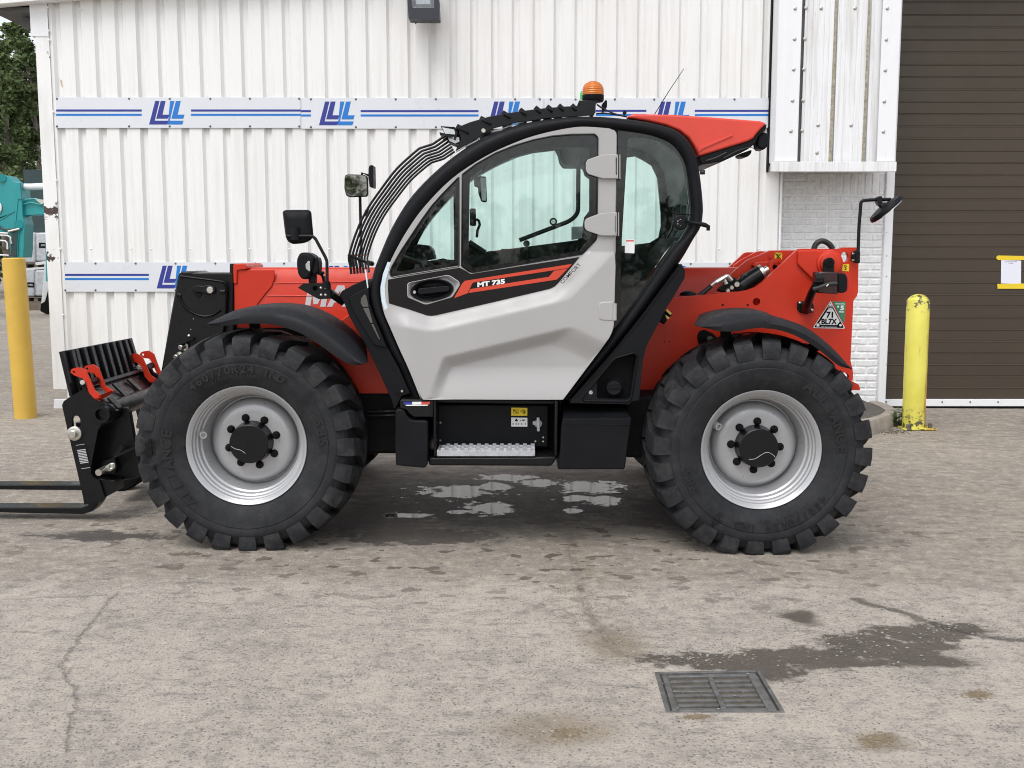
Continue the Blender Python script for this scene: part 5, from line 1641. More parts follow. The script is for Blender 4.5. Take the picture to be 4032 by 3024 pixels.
# ---------------------------------------------------------------- fork carriage
def carriage():
    fc = node('fork_carriage', TH, W((380, 2020), 1.1))
    NY, FY = 0.52, 1.70
    slot = rnd(F((362, 800), (378, 774), (415, 774), (432, 800), (434, 868), (368, 868)), 6)
    side = rnd(F((288, 692), (300, 662), (335, 635), (475, 553), (500, 600), (560, 632), (640, 690), (662, 730), (660, 770), (640, 800), (600, 845), (570, 890), (545, 1020), (518, 1160), (516, 1230), (540, 1265), (582, 1282), (626, 1420), (612, 1448), (505, 1468), (462, 1476), (455, 1420), (400, 1180), (330, 880)), 3)
    m = MB(); m.plate(side, NY, NY + 0.03, [slot]); m.build('side_plate', BLACKM, fc, smooth=30)
    m = MB(); m.prism([(p[0], p[1]) for p in side], NY + 1.15, NY + 1.18); o = m.build('side_plate', BLACKM, fc)
    k = (NY - CAM.y) / (NY + 1.15 - CAM.y)
    o.scale = (k, 1, k)
    near = W(f_(460, 1000), NY); far = W(f_(460, 1000), NY + 1.15)
    o.location.x = (W(f_((288 + 662) / 2, 1000), NY).x) - WL[fc.name].x
    o.location.z = W(f_(460, 1476), NY).z - WL[fc.name].z
    # back rest with its ribs
    n0, n1 = W(f_(288, 266), NY), W(f_(372, 620), NY)
    f0, f1 = W(f_(822, 164), FY), W(f_(905, 432), FY)
    nrm = (f0 - n0).cross(n1 - n0).normalized()
    if nrm.x < 0: nrm = -nrm
    m = MB(); m.prism3([n0, f0, f1, n1], -nrm * 0.02); m.build('back_rest', BLACKM, fc, bevel=0.003)
    xs = [345, 378, 440, 500, 560, 616, 668, 718, 766, 806]
    for i, x in enumerate(xs):
        t = (x - 288) / (822 - 288.0)
        # even spacing across the plate in the photograph follows perspective
        zr = (FY - CAM.y) / (NY - CAM.y)
        tw = t / (t + (1 - t) * zr) if t < 1 else 1
        tw = t * 1.0 / (zr - (zr - 1) * t)
        a, b = n0.lerp(f0, tw), n1.lerp(f1, tw)
        m = MB(); m.bar(a + nrm * 0.012, b + nrm * 0.012, 0.05, 0.022, up=nrm); m.build('back_rest_slat', BLACKM, fc, bevel=0.004)
    # sloping apron below it
    a0, a1 = W(f_(478, 560), NY + 0.03), W(f_(915, 428), FY)
    b0, b1 = W(f_(700, 712), NY + 0.03), W(f_(1060, 580), FY)
    m = MB(); m.prism3([a0, a1, b1, b0], Vector((0.01, 0, -0.02))); m.build('apron', BLACKM, fc)
    m = MB(); m.bar(a0 + Vector((0, 0, .01)), a1 + Vector((0, 0, .01)), 0.02, 0.05); m.build('apron_lip', BLACKM, fc)
    for p, q in (((580, 650), (718, 712)), ((660, 630), (740, 712)), ((697, 522), (838, 660)), ((812, 486), (948, 612))):
        Y = NY + 0.1 if p[0] < 680 else (NY + 0.42 if p[0] < 750 else NY + 0.75)
        m = MB(); m.bar(W(f_(*p), Y), W(f_(*q), Y), 0.012, 0.06, up=(0, 1, 0)); m.build('gusset', BLACKM, fc)
    # cross tube
    q = W(f_(594, 765), NY - 0.03)
    m = MB(); m.lathe(q, (0, 1, 0), [(0.0, 0.033), (0.0, 0.052), (0.05, 0.056), (0.05, 0.062), (0.22, 0.062), (0.22, 0.056), (1.25, 0.056), (1.25, 0.03), (0.05, 0.033)], 28); m.build('cross_tube', BLACKM, fc, smooth=35)
    # inner plates
    m = MB(); m.prism(rnd(F((600, 850), (690, 760), (740, 715), (795, 708), (822, 745), (862, 980), (905, 1130), (922, 1246), (720, 1285), (600, 1262), (520, 1240), (520, 1150), (560, 930)), 4), NY + 0.16, NY + 0.20); m.build('quick_hitch_plate', BLACKM, fc, bevel=0.004)
    m = MB(); m.prism(F((690, 1090), (780, 1050), (868, 1015), (872, 1030), (700, 1108)), NY + 0.05, NY + 0.17); m.build('hitch_rib', BLACKM, fc)
    m = MB(); m.bar(W(f_(712, 1088), NY + 0.08), W(f_(772, 1008), NY + 0.08), 0.022, 0.02); m.build('lock_lever', BLACKM, fc)
    m = MB(); m.prism(F((600, 1140), (700, 1100), (720, 1180), (700, 1230), (590, 1240)), NY + 0.10, NY + 0.15); m.build('lock_bracket', BLACKM, fc)
    m = MB(); m.prism(rnd(F((582, 1272), (705, 1285), (712, 1372), (626, 1418)), 3), NY + 0.02, NY + 0.16); m.build('lower_hook', BLACKM, fc, bevel=0.004)
    m = MB(); m.prism(F((700, 1285), (920, 1250), (860, 1330), (780, 1370), (712, 1372)), NY + 0.5, NY + 0.9); m.build('tilt_link', BLACKD, fc, bevel=0.01)
    m = MB(); m.cyl(W(f_(575, 1222), NY - 0.05), W(f_(640, 1186), NY + 0.06), 0.020, 14); m.build('lock_pin', ZINC, fc, smooth=40)
    m = MB(); m.prism(rnd(F((632, 1170), (672, 1145), (704, 1148), (708, 1182), (672, 1212), (640, 1214)), 6), NY + 0.03, NY + 0.05); m.build('pin_tab', ZINC, fc, bevel=0.002)
    m = MB(); m.tube([W(p, NY + 0.025) for p in circle_px(f_(676, 1172), 9, 14)] , 0.0022, 5); m.build('pin_ring', ZINC, fc)
    # red folding latches
    def latch(dx, dy, Y, sc=1.0):
        def T(*p): return [f_(355 + dx + (x - 355) * sc, 430 + dy + (y - 430) * sc) for x, y in p]
        n_ = rnd(T((354, 432), (362, 408), (385, 398), (432, 394), (478, 424), (505, 480), (546, 575), (592, 610), (592, 652), (545, 642), (500, 592), (478, 520), (448, 478), (384, 456)), 3)
        f__ = rnd(T((456, 405), (470, 382), (500, 374), (532, 370), (578, 400), (596, 450), (630, 540), (690, 576), (688, 590), (640, 590), (600, 560), (560, 470), (540, 440), (470, 428)), 3)
        m = MB(); m.plate(n_, Y, Y + 0.012, [circle_px(T((380, 429))[0], 5 * sc, 12)])
        m.build('latch', RED, fc)
        m = MB(); m.plate(f__, Y + 0.125, Y + 0.137, [circle_px(T((484, 404))[0], 5 * sc, 12)]); m.build('latch', RED, fc)
        a = [W(p, Y) for p in T((592, 610), (592, 652))]; bq = [W(p, Y + 0.137) for p in T((690, 572), (690, 590))]
        m = MB(); m.prism3([a[0], bq[0], bq[1], a[1]], Vector((-0.012, 0, -0.004)))
        a2 = [W(p, Y) for p in T((592, 652), (545, 642))]; b2 = [W(p, Y + 0.137) for p in T((690, 592), (652, 618))]
        m.prism3([a2[0], b2[0], b2[1], a2[1]], Vector((0, 0, 0.01)))
        m.build('latch_stirrup', RED, fc)
        m = MB(); m.cyl(W(T((448, 511))[0], Y - 0.02), W(T((448, 511))[0], Y + 0.14), 0.014, 12); m.build('latch_pin', ZINC, fc, smooth=40)
        m = MB(); m.cyl(W(T((510, 520))[0], Y + 0.03), W(T((560, 495))[0], Y + 0.12), 0.022, 12); m.build('latch_spring', BLACKM, fc, smooth=40)
    latch(0, 0, NY - 0.01)
    latch(450, -113, NY + 1.08, 0.93)
    m = MB(); m.tube([W(f_(*p), NY + 1.05) for p in ((918, 396), (880, 385), (850, 388), (842, 398), (858, 408), (880, 395), (905, 408))], 0.004, 5); m.build('spring_clip', ZINC, fc)
    # big pin with its washer, data plate
    m = MB(); q = W(f_(392, 912), NY); m.lathe(q, (0, -1, 0), [(0, 0), (0, 0.042), (0.014, 0.042), (0.016, 0.039), (0.016, 0.024), (0.045, 0.0235), (0.048, 0.020), (0.048, 0)], 32); m.build('fork_shaft_end', ZINC, fc, smooth=35)
    m = MB(); m.prism(F((394, 1003), (468, 992), (513, 1182), (438, 1195)), NY - 0.003, NY - 0.0005); dp = m.build('data_plate', BLACKM, fc)
    m = MB()
    for i in range(9):
        y = 1036 + i * 12.5
        x = 406 + i * 3.0
        m.prism(F((x, y + 9), (x + 66, y), (x + 68, y + 6), (x + 2, y + 15)), NY - 0.0045, NY - 0.0031)
    for (x, y, x2, y2) in ((397, 1006, 466, 996), (440, 1190, 510, 1180)):
        m.prism(F((x, y), (x2, y2), (x2 + 0.6, y2 + 3), (x + 0.6, y + 3)), NY - 0.0045, NY - 0.0031)
    m.build('data_plate_line', GREYPR, fc)
    # forks
    def fork(Y, py_top, py_bot, hx, shank_top, lab):
        z0 = W((hx, py_bot), Y).z; z1 = W((hx, py_top), Y).z
        th = max(0.04, z1 - z0)
        xh = W((hx, py_bot), Y).x
        pts = [(xh - 1.32, z0 + 0.025), (xh - 1.32, z0 + 0.035), (xh - 1.0, z0 + th)]
        lean = 0.12
        pts += [(xh - 0.10, z0 + th), (xh - 0.06, z0 + th + 0.015), (xh - 0.045, z0 + th + 0.05), (xh - 0.045 - lean * 0.55, z0 + 0.56)]
        pts += [(xh + 0.0 - lean * 0.55, z0 + 0.56), (xh + 0.012, z0 + 0.12), (xh + 0.0, z0 + 0.06), (xh - 0.035, z0 + 0.018), (xh - 0.09, z0)]
        m = MB(); m.prism3([(x, Y, z) for x, z in pts], (0, 0.125, 0))
        o = m.build('fork', BLACKM, fc, bevel=0.006)
        return o
    fork(0.60, f_(0, 1497)[1], f_(0, 1550)[1], f_(572, 0)[0], 0, '')
    fork(1.36, f_(0, 1318)[1], f_(0, 1374)[1], f_(850, 0)[0], 0, '')
carriage()

# ---------------------------------------------------------------- cab frame
PAIRS_O = H((820, 1452), (690, 1150), (575, 940), (500, 760), (430, 600), (395, 480), (387, 380)) + A((325, 1560), (390, 1380), (490, 1160), (640, 930), (870, 700), (1150, 500), (1400, 395), (1600, 345), (1850, 313)) + B((400, 305), (640, 315), (900, 350), (1050, 385), (1150, 425), (1240, 510), (1300, 640), (1330, 800), (1350, 1000), (1348, 1100), (1330, 1190), (1270, 1290)) + D((1150, 290), (850, 690), (650, 940), (290, 1350))
PAIRS_I = H((922, 1452), (800, 1150), (700, 940), (615, 755), (545, 600), (513, 460), (504, 340)) + A((420, 1580), (510, 1385), (610, 1210), (740, 1030), (955, 810), (1215, 635), (1450, 525), (1640, 460), (1870, 410)) + B((420, 398), (640, 415), (890, 450), (1010, 485), (1100, 530), (1165, 605), (1210, 700), (1235, 850), (1252, 1000), (1255, 1100), (1235, 1190), (1190, 1260)) + D((1070, 190), (790, 600), (600, 850), (235, 1340))
YC = 0.12                                    # near face of the cab
def shift_far(pts, Y0, Y1):
    "where the same solid outline would be read if it stood at Y1 instead of Y0"
    out = []
    for p in pts:
        w = W(p, Y0); w = Vector((w.x, Y1, w.z)) - CAM
        zc = w.y * CP - w.z * SP; yc = w.y * SP + w.z * CP
        out.append((CXP + FPX * w.x / zc, CYP - FPX * yc / zc))
    return out
def cab():
    cf = node('cab_frame', TH, W((2100, 1575), 0.6))
    prof = [(0, 0.14), (0, 0.075), (0.04, 0.045), (0.14, 0.018), (0.30, 0.003), (0.5, -0.004), (0.72, 0.0), (0.88, 0.010), (0.97, 0.026), (1.0, 0.05), (1.0, 0.14)]
    m = MB(); m.ribbon(PAIRS_O, PAIRS_I, YC, prof, smooth=5); m.build('near_arch', BLACKP, cf, smooth=50)
    oi, ii = shift_far(PAIRS_O, YC, 1.02), shift_far(PAIRS_I, YC, 1.02)
    m = MB(); m.ribbon(oi, ii, 1.02, [(0, 0), (0, 0.09), (0.2, 0.12), (0.8, 0.12), (1, 0.09), (1, 0)], smooth=4); m.build('far_arch', BLACKP, cf, smooth=50)
    # far side window border and pillar, seen through the near glass
    Yf = 1.03
    fo = shift_far(PAIRS_I, YC, 1.02)
    fo = [p for p in fo]
    main = A((1085, 835), (1130, 790), (1190, 752), (1300, 700), (1450, 645), (1600, 606), (1770, 586), (1795, 640), (1828, 690), (1860, 706), (1960, 706), (1990, 742), (2005, 785), (2040, 812), (2040, 1060), (2000, 1112), (1985, 1200), (1950, 1290), (1600, 1335), (1380, 1372), (1215, 1395), (1088, 1296))
    quart = B((738, 640), (706, 745), (696, 1338), (915, 1312), (985, 1270), (1004, 1180), (1003, 1080), (985, 900), (975, 800), (930, 705), (850, 655), (800, 632))
    frontw = A((970, 925), (976, 1446), (925, 1444), (890, 1434), (700, 1470), (630, 1460), (700, 1290), (800, 1105), (880, 1005))
    m = MB(); m.plate(rnd(fo, 2, 1), Yf, Yf + 0.02, [main, quart, frontw, B((1092, 800), (1180, 752), (1208, 800), (1222, 1040), (1112, 1050))]); m.build('far_window_border', FRIT, cf)
    m = MB(); m.prism([(p[0], p[1]) for p in rnd(fo, 2, 1)], Yf + 0.024, Yf + 0.029); m.build('far_window_pane', GLASS, cf)
    # cab floor, back wall, roof lining
    x0, x1 = W((1640, 1560), 0.2).x, W((2240, 1560), 0.2).x
    zf_ = W((1900, 1545), 0.2).z
    m = MB(); m.box(((x0 + x1) / 2, 0.62, zf_), (x1 - x0, 0.80, 0.03)); m.build('floor', BLACKD, cf)
    top = [W(p, YC) for p in PAIRS_I]
    sec = [[(p.x, 0.22, p.z + 0.015), (p.x, 1.0, p.z + 0.015)] for p in top[12:25]]
    m = MB(); m.loft(sec)
    for v in list(m.v): pass
    m.loft([[(p.x, 0.22, p.z + 0.03), (p.x, 1.0, p.z + 0.03)] for p in top[12:21]])
    m.build('roof_lining', LINER, cf, smooth=60)
    sec = [[(p.x - 0.01, 0.22, p.z), (p.x - 0.01, 1.0, p.z)] for p in top[27:32]]
    m = MB(); m.loft(sec); m.build('rear_bulkhead', BLACKD, cf)
    outp = [W(p, YC) for p in PAIRS_O]
    m = MB(); m.loft([[(p.x, 0.16, p.z - 0.02), (p.x, 0.30, p.z - 0.004), (p.x, 0.85, p.z - 0.004), (p.x, 1.08, p.z - 0.02)] for p in outp[13:22]]); m.build('roof_skin', BLACKP, cf, smooth=60)
    # windscreen and rear screen
    m = MB(); m.loft([[(p.x + 0.02, 0.2, p.z), (p.x + 0.02, 1.04, p.z)] for p in outp[6:14]]); m.build('windscreen', GLASS, cf, smooth=60)
    m = MB(); m.loft([[(p.x - 0.03, 0.2, p.z), (p.x - 0.03, 1.04, p.z)] for p in outp[22:28]]); m.build('rear_screen', GLASS, cf, smooth=60)
    m = MB()
    for Y in (0.36, 0.90):
        m.tube([(p.x - 0.035, Y, p.z) for p in outp[21:29]], 0.02, 8)
    m.build('rear_screen_border', FRIT, cf, smooth=60)
    # near quarter window
    qo = B((668, 428), (690, 424), (760, 430), (900, 452), (1015, 486), (1100, 530), (1165, 605), (1210, 700), (1235, 850), (1252, 1000), (1255, 1100), (1235, 1190), (1190, 1262), (1140, 1318)) + D((1070, 190), (790, 600), (640, 795), (628, 700), (640, 300))
    qi = rnd(B((745, 490), (800, 485), (900, 495), (1010, 525), (1095, 585), (1150, 640), (1180, 720), (1200, 800), (1225, 1000), (1232, 1080), (1215, 1180), (1150, 1290), (1100, 1345)) + D((1020, 250), (760, 620), (690, 690), (690, 200)), 12)
    m = MB(); m.plate(qo, YC + 0.045, YC + 0.055, [qi]); m.build('quarter_window_border', FRIT, cf)
    m = MB(); m.prism(qo, YC + 0.058, YC + 0.063); m.build('quarter_window', GLASS, cf)
    m = MB(); m.tube([W(p, YC + 0.043) for p in rnd(B((1232, 700), (1245, 850), (1262, 1085), (1240, 1092), (1090, 1080), (1050, 1010), (1060, 960)), 10)], 0.004, 5); m.build('window_seal', BLACKD, cf)
    # window latch with lever
    m = MB(); q = W(b_(1158, 1152), YC + 0.045); m.lathe(q, (0, -1, 0), [(0, 0), (0, 0.040), (0.012, 0.040), (0.017, 0.034), (0.018, 0.016), (0.024, 0.014), (0.024, 0)], 28); lt = m.build('window_latch', BLACKP, cf, smooth=30)
    m = MB()
    for a in range(6): bolt_head(m, (b_(1158, 1152)[0] + 11 * math.cos(a * 1.05 + .5), b_(1158, 1152)[1] + 11 * math.sin(a * 1.05 + .5)), YC + 0.028, 0.004)
    m.build('latch_screw', ZINC, lt)
    m = MB(); m.tube([W(p, y) for p, y in ((b_(1205, 1140), YC + 0.03), (b_(1240, 1150), YC - 0.01), (b_(1300, 1160), YC - 0.03), (b_(1352, 1172), YC - 0.03), (b_(1378, 1186), YC - 0.03), (b_(1376, 1216), YC - 0.03))], [0.008, 0.008, 0.0115, 0.0125, 0.012, 0.010], 10); m.build('latch_lever', BLACKP, cf, smooth=50)
    m = MB(); m.cyl(W(b_(1315, 756), YC + 0.1), W(b_(1350, 756), YC + 0.1), 0.013, 12); m.build('rubber_buffer', HOSE, cf, smooth=40)
    # sticker without its square code
    m = MB(); m.prism(rnd(B((722, 1284), (798, 1284), (796, 1395), (720, 1392)), 2), YC + 0.043, YC + 0.0445); st = m.build('sticker', WHITEF, cf)
    m = MB(); m.prism(B((730, 1291), (792, 1291), (792, 1301), (730, 1301)), YC + 0.042, YC + 0.0429); m.build('sticker_print', FLAGR, st)
    # lower rear corner panel with filler recess
    hole = rnd(D((500, 1195), (640, 1035), (665, 1015), (790, 985), (812, 1003), (760, 1330), (742, 1348), (500, 1340)), 12)
    out = D((1150, 290), (1168, 280), (1196, 330), (1192, 388), (1100, 545), (1035, 645), (990, 740), (940, 830), (890, 930), (862, 1045), (848, 1200), (832, 1352), (775, 1358), (757, 1384), (290, 1374), (300, 1345), (650, 945), (855, 688))
    Yp = 0.10
    m = MB(); m.plate(out, Yp, Yp + 0.45, [hole], back=False); m.build('rear_corner_panel', BLACKP, cf, smooth=30)
    m = MB(); m.tube([W(p, Yp - 0.002) for p in rnd(D((385, 1330), (640, 1022), (790, 978), (822, 1000), (770, 1335), (745, 1360), (400, 1358)), 12)], 0.006, 6); m.build('panel_bead', BLACKP, cf, smooth=60)
    m = MB(); m.prism(D((480, 1000), (830, 970), (830, 1360), (480, 1360)), Yp + 0.09, Yp + 0.11); m.build('filler_recess', BLACKD, cf)
    m = MB(); q = W(d_(628, 1255), Yp + 0.085); m.lathe(q, (0, -1, 0.15), [(0, 0), (0, 0.058), (0.012, 0.058), (0.016, 0.050), (0.05, 0.046), (0.06, 0.038), (0.061, 0)], 24); m.bar(q + Vector((-0.03, -0.066, 0.01)), q + Vector((0.03, -0.066, 0.02)), 0.018, 0.014); m.build('filler_cap', BLACKP, cf, smooth=30)
    m = MB(); cyl_y(m, d_(452, 1290), Yp - 0.001, 0.011, 0.004, 14); m.build('key_lock', ZINC, cf)
    m = MB(); m.tube([W(p, Yp - 0.001) for p in D((1145, 318), (1040, 455), (850, 715), (640, 965), (330, 1330))], 0.005, 5); m.build('crease', BLACKD, cf)
    # front corner panel
    out = H((92, 412), (118, 372), (230, 310), (352, 258), (380, 300), (395, 345), (400, 480), (436, 600), (505, 760), (580, 940), (696, 1150), (808, 1402), (720, 1430), (655, 1560), (640, 1560), (612, 1458), (500, 1205), (380, 955), (270, 762), (190, 622), (150, 515))
    m = MB(); m.prism(out, YC + 0.03, YC + 0.50); m.build('front_corner_panel', BLACKP, cf, bevel=0.016, seg=3)
    m = MB(); m.prism(rnd(H((178, 440), (340, 352), (388, 345), (392, 480), (430, 605), (500, 765), (545, 880), (572, 942), (450, 920), (420, 880), (330, 740), (230, 570)), 10), YC + 0.012, YC + 0.034); m.build('panel_pod', BLACKP, cf, bevel=0.014, seg=3)
    for pts in (((345, 405), (362, 420), (386, 530), (330, 532), (306, 490), (312, 445)), ((330, 542), (386, 540), (428, 690), (408, 694)), ((412, 704), (434, 704), (500, 855), (492, 862))):
        m = MB(); m.prism(rnd(H(*pts), 2), YC + 0.004, YC + 0.013); m.build('side_lamp_strip', STRIP, cf)
    m = MB(); m.prism(H((640, 1380), (740, 1355), (748, 1380), (655, 1420)), YC + 0.024, YC + 0.031); m.build('panel_clip', BLACKD, cf)
    m = MB(); cyl_y(m, h_(722, 1378), YC + 0.024, 0.007, 0.003, 10); m.build('panel_screw', ZINC, cf)
    # strips of protective film still stuck to the frame
    o = A((452, 1462), (415, 1560), (398, 1659)) + H((512, 400), (518, 480), (548, 560), (590, 660), (650, 800), (724, 988))
    i = A((478, 1466), (440, 1600)) + H((548, 330), (552, 400), (560, 480), (585, 560), (620, 650), (680, 800), (748, 984))
    m = MB(); m.prism(o + i[::-1], YC - 0.008, YC - 0.003); m.build('protective_film', TAPE, cf)
    m = MB(); m.prism(H((347, 160), (362, 150), (384, 335), (373, 345)), YC - 0.01, YC - 0.006); m.build('protective_film', TAPE, cf)
    # interior: seat, wheel, dash, levers
    it = node('cab_interior', TH, W((2000, 1540), 0.6))
    Ys = 0.62
    m = MB(); m.prism(rnd(B((700, 960), (760, 930), (830, 960), (860, 1200), (880, 1500), (700, 1560), (640, 1400)), 14), Ys - 0.22, Ys + 0.24)
    m.build('seat_back', SEATM, it, bevel=0.05, seg=3).location.z -= 0.30
    m = MB(); m.prism(rnd(A((1500, 1450), (2080, 1430), (2100, 1560), (1490, 1580)), 10), Ys - 0.24, Ys + 0.26); m.build('seat_cushion', SEATM, it, bevel=0.05, seg=3)
    m = MB(); m.prism(rnd(A((1180, 1460), (1230, 1380), (1290, 1375), (1330, 1420), (1345, 1520), (1190, 1540)), 8), Ys - 0.3, Ys - 0.22); m.build('arm_rest', SEATM, it, bevel=0.02)
    m = MB(); m.prism(A((480, 1540), (520, 1440), (640, 1460), (980, 1452), (1040, 1500), (1200, 1400), (1500, 1420), (2080, 1420), (2080, 1560), (1000, 1600), (500, 1620)), 0.72, 0.99); m.build('dash_panel', BLACKD, it, bevel=0.02)
    m = MB(); m.prism(rnd(A((660, 1340), (690, 1322), (770, 1332), (800, 1360), (822, 1440), (700, 1460), (650, 1440)), 6), 0.55, 0.75); m.build('instrument_pod', BLACKP, it, bevel=0.02)
    cW, axW = W(a_(720, 1462), Ys), Vector((0.35, 0, 0.94)).normalized()
    x_, y_ = basis(axW)
    m = MB(); m.tube([cW + (x_ * math.cos(k * math.pi / 14) + y_ * math.sin(k * math.pi / 14)) * 0.19 for k in range(29)], 0.015, 8); m.bar(cW - x_ * 0.18, cW + x_ * 0.18, 0.03, 0.02); m.tube([cW, cW - axW * 0.35], 0.03, 8); m.build('steering_wheel', HOSE, it, smooth=60)
    m = MB(); m.prism(rnd(A((1162, 795), (1180, 786), (1228, 790), (1234, 985), (1225, 993), (1190, 988), (1166, 920)), 6), 0.9, 0.93); m.tube([W(a_(1150, 780), 0.95), W(a_(1150, 860), 0.92), W(a_(1185, 870), 0.92)], 0.014, 8); m.build('inner_mirror', BLACKP, it, bevel=0.004)
    m = MB(); m.prism(rnd(A((1182, 800), (1226, 800), (1228, 980), (1195, 978)), 3), 0.896, 0.899); m.build('inner_mirror_glass', LAMPG, it)
    m = MB(); m.prism(rnd(A((1097, 1048), (1110, 1040), (1145, 1042), (1150, 1170), (1140, 1180), (1100, 1176)), 3), 0.86, 0.9); m.tube([W(a_(*q), 0.87) for q in ((1150, 1125), (1172, 1140), (1178, 1170), (1160, 1215), (1155, 1270))], 0.009, 8); m.build('door_pull', BLACKP, it, bevel=0.003)
    # interior grab rail on the door side
    m = MB(); m.tube([W(p, YC + 0.11) for p in bend(A((1956, 630), (1952, 1080), (1890, 1140), (1745, 1195), (1490, 1292)), 22, 6)], 0.0125, 10); m.build('grab_rail', BLACKM, it, smooth=60)
    m = MB(); cyl_y(m, a_(1757, 1146), YC + 0.10, 0.021, 0.012, 20); m.bar(W(a_(1757, 1150), YC + 0.105), W(a_(1772, 1195), YC + 0.105), 0.022, 0.012); m.build('rail_knob', BLACKM, it, smooth=40)
    m = MB(); cyl_y(m, a_(1757, 1146), YC + 0.087, 0.012, 0.008, 16); m.build('rail_bolt', ZINC, it, smooth=40)
    m = MB(); cyl_y(m, a_(1546, 1318), YC + 0.10, 0.018, 0.02, 20); m.build('rail_buffer', BLACKP, it, smooth=40)
    m = MB(); m.prism(rnd(A((1795, 540), (2050, 530), (2050, 700), (1850, 700), (1820, 660)), 8), 0.7, 0.98); m.build('roof_console', BLACKD, it, bevel=0.02)
    m = MB(); m.prism(rnd(A((1900, 1188), (1990, 1182), (1985, 1275), (1900, 1290)), 2), 0.4, 0.404); m.build('hanging_card', LINER, it)
    m = MB()
    for k in range(8): m.tube([W(a_(1360 + k * 28, 1360), 0.70), W(a_(1365 + k * 28, 1470), 0.70)], 0.012, 6)
    m.build('heater_grille', BLACKM, it)
    m = MB(); m.prism(A((1210, 1385), (1600, 1335), (1605, 1352), (1215, 1402)), 1.3, 1.31); m.build('far_sill', RED, it)
    m = MB(); m.tube([W(a_(*q), 0.75) for q in ((1090, 1310), (1150, 1350), (1220, 1395))], 0.02, 8); m.build('column_stay', BLACKM, it)
cab()

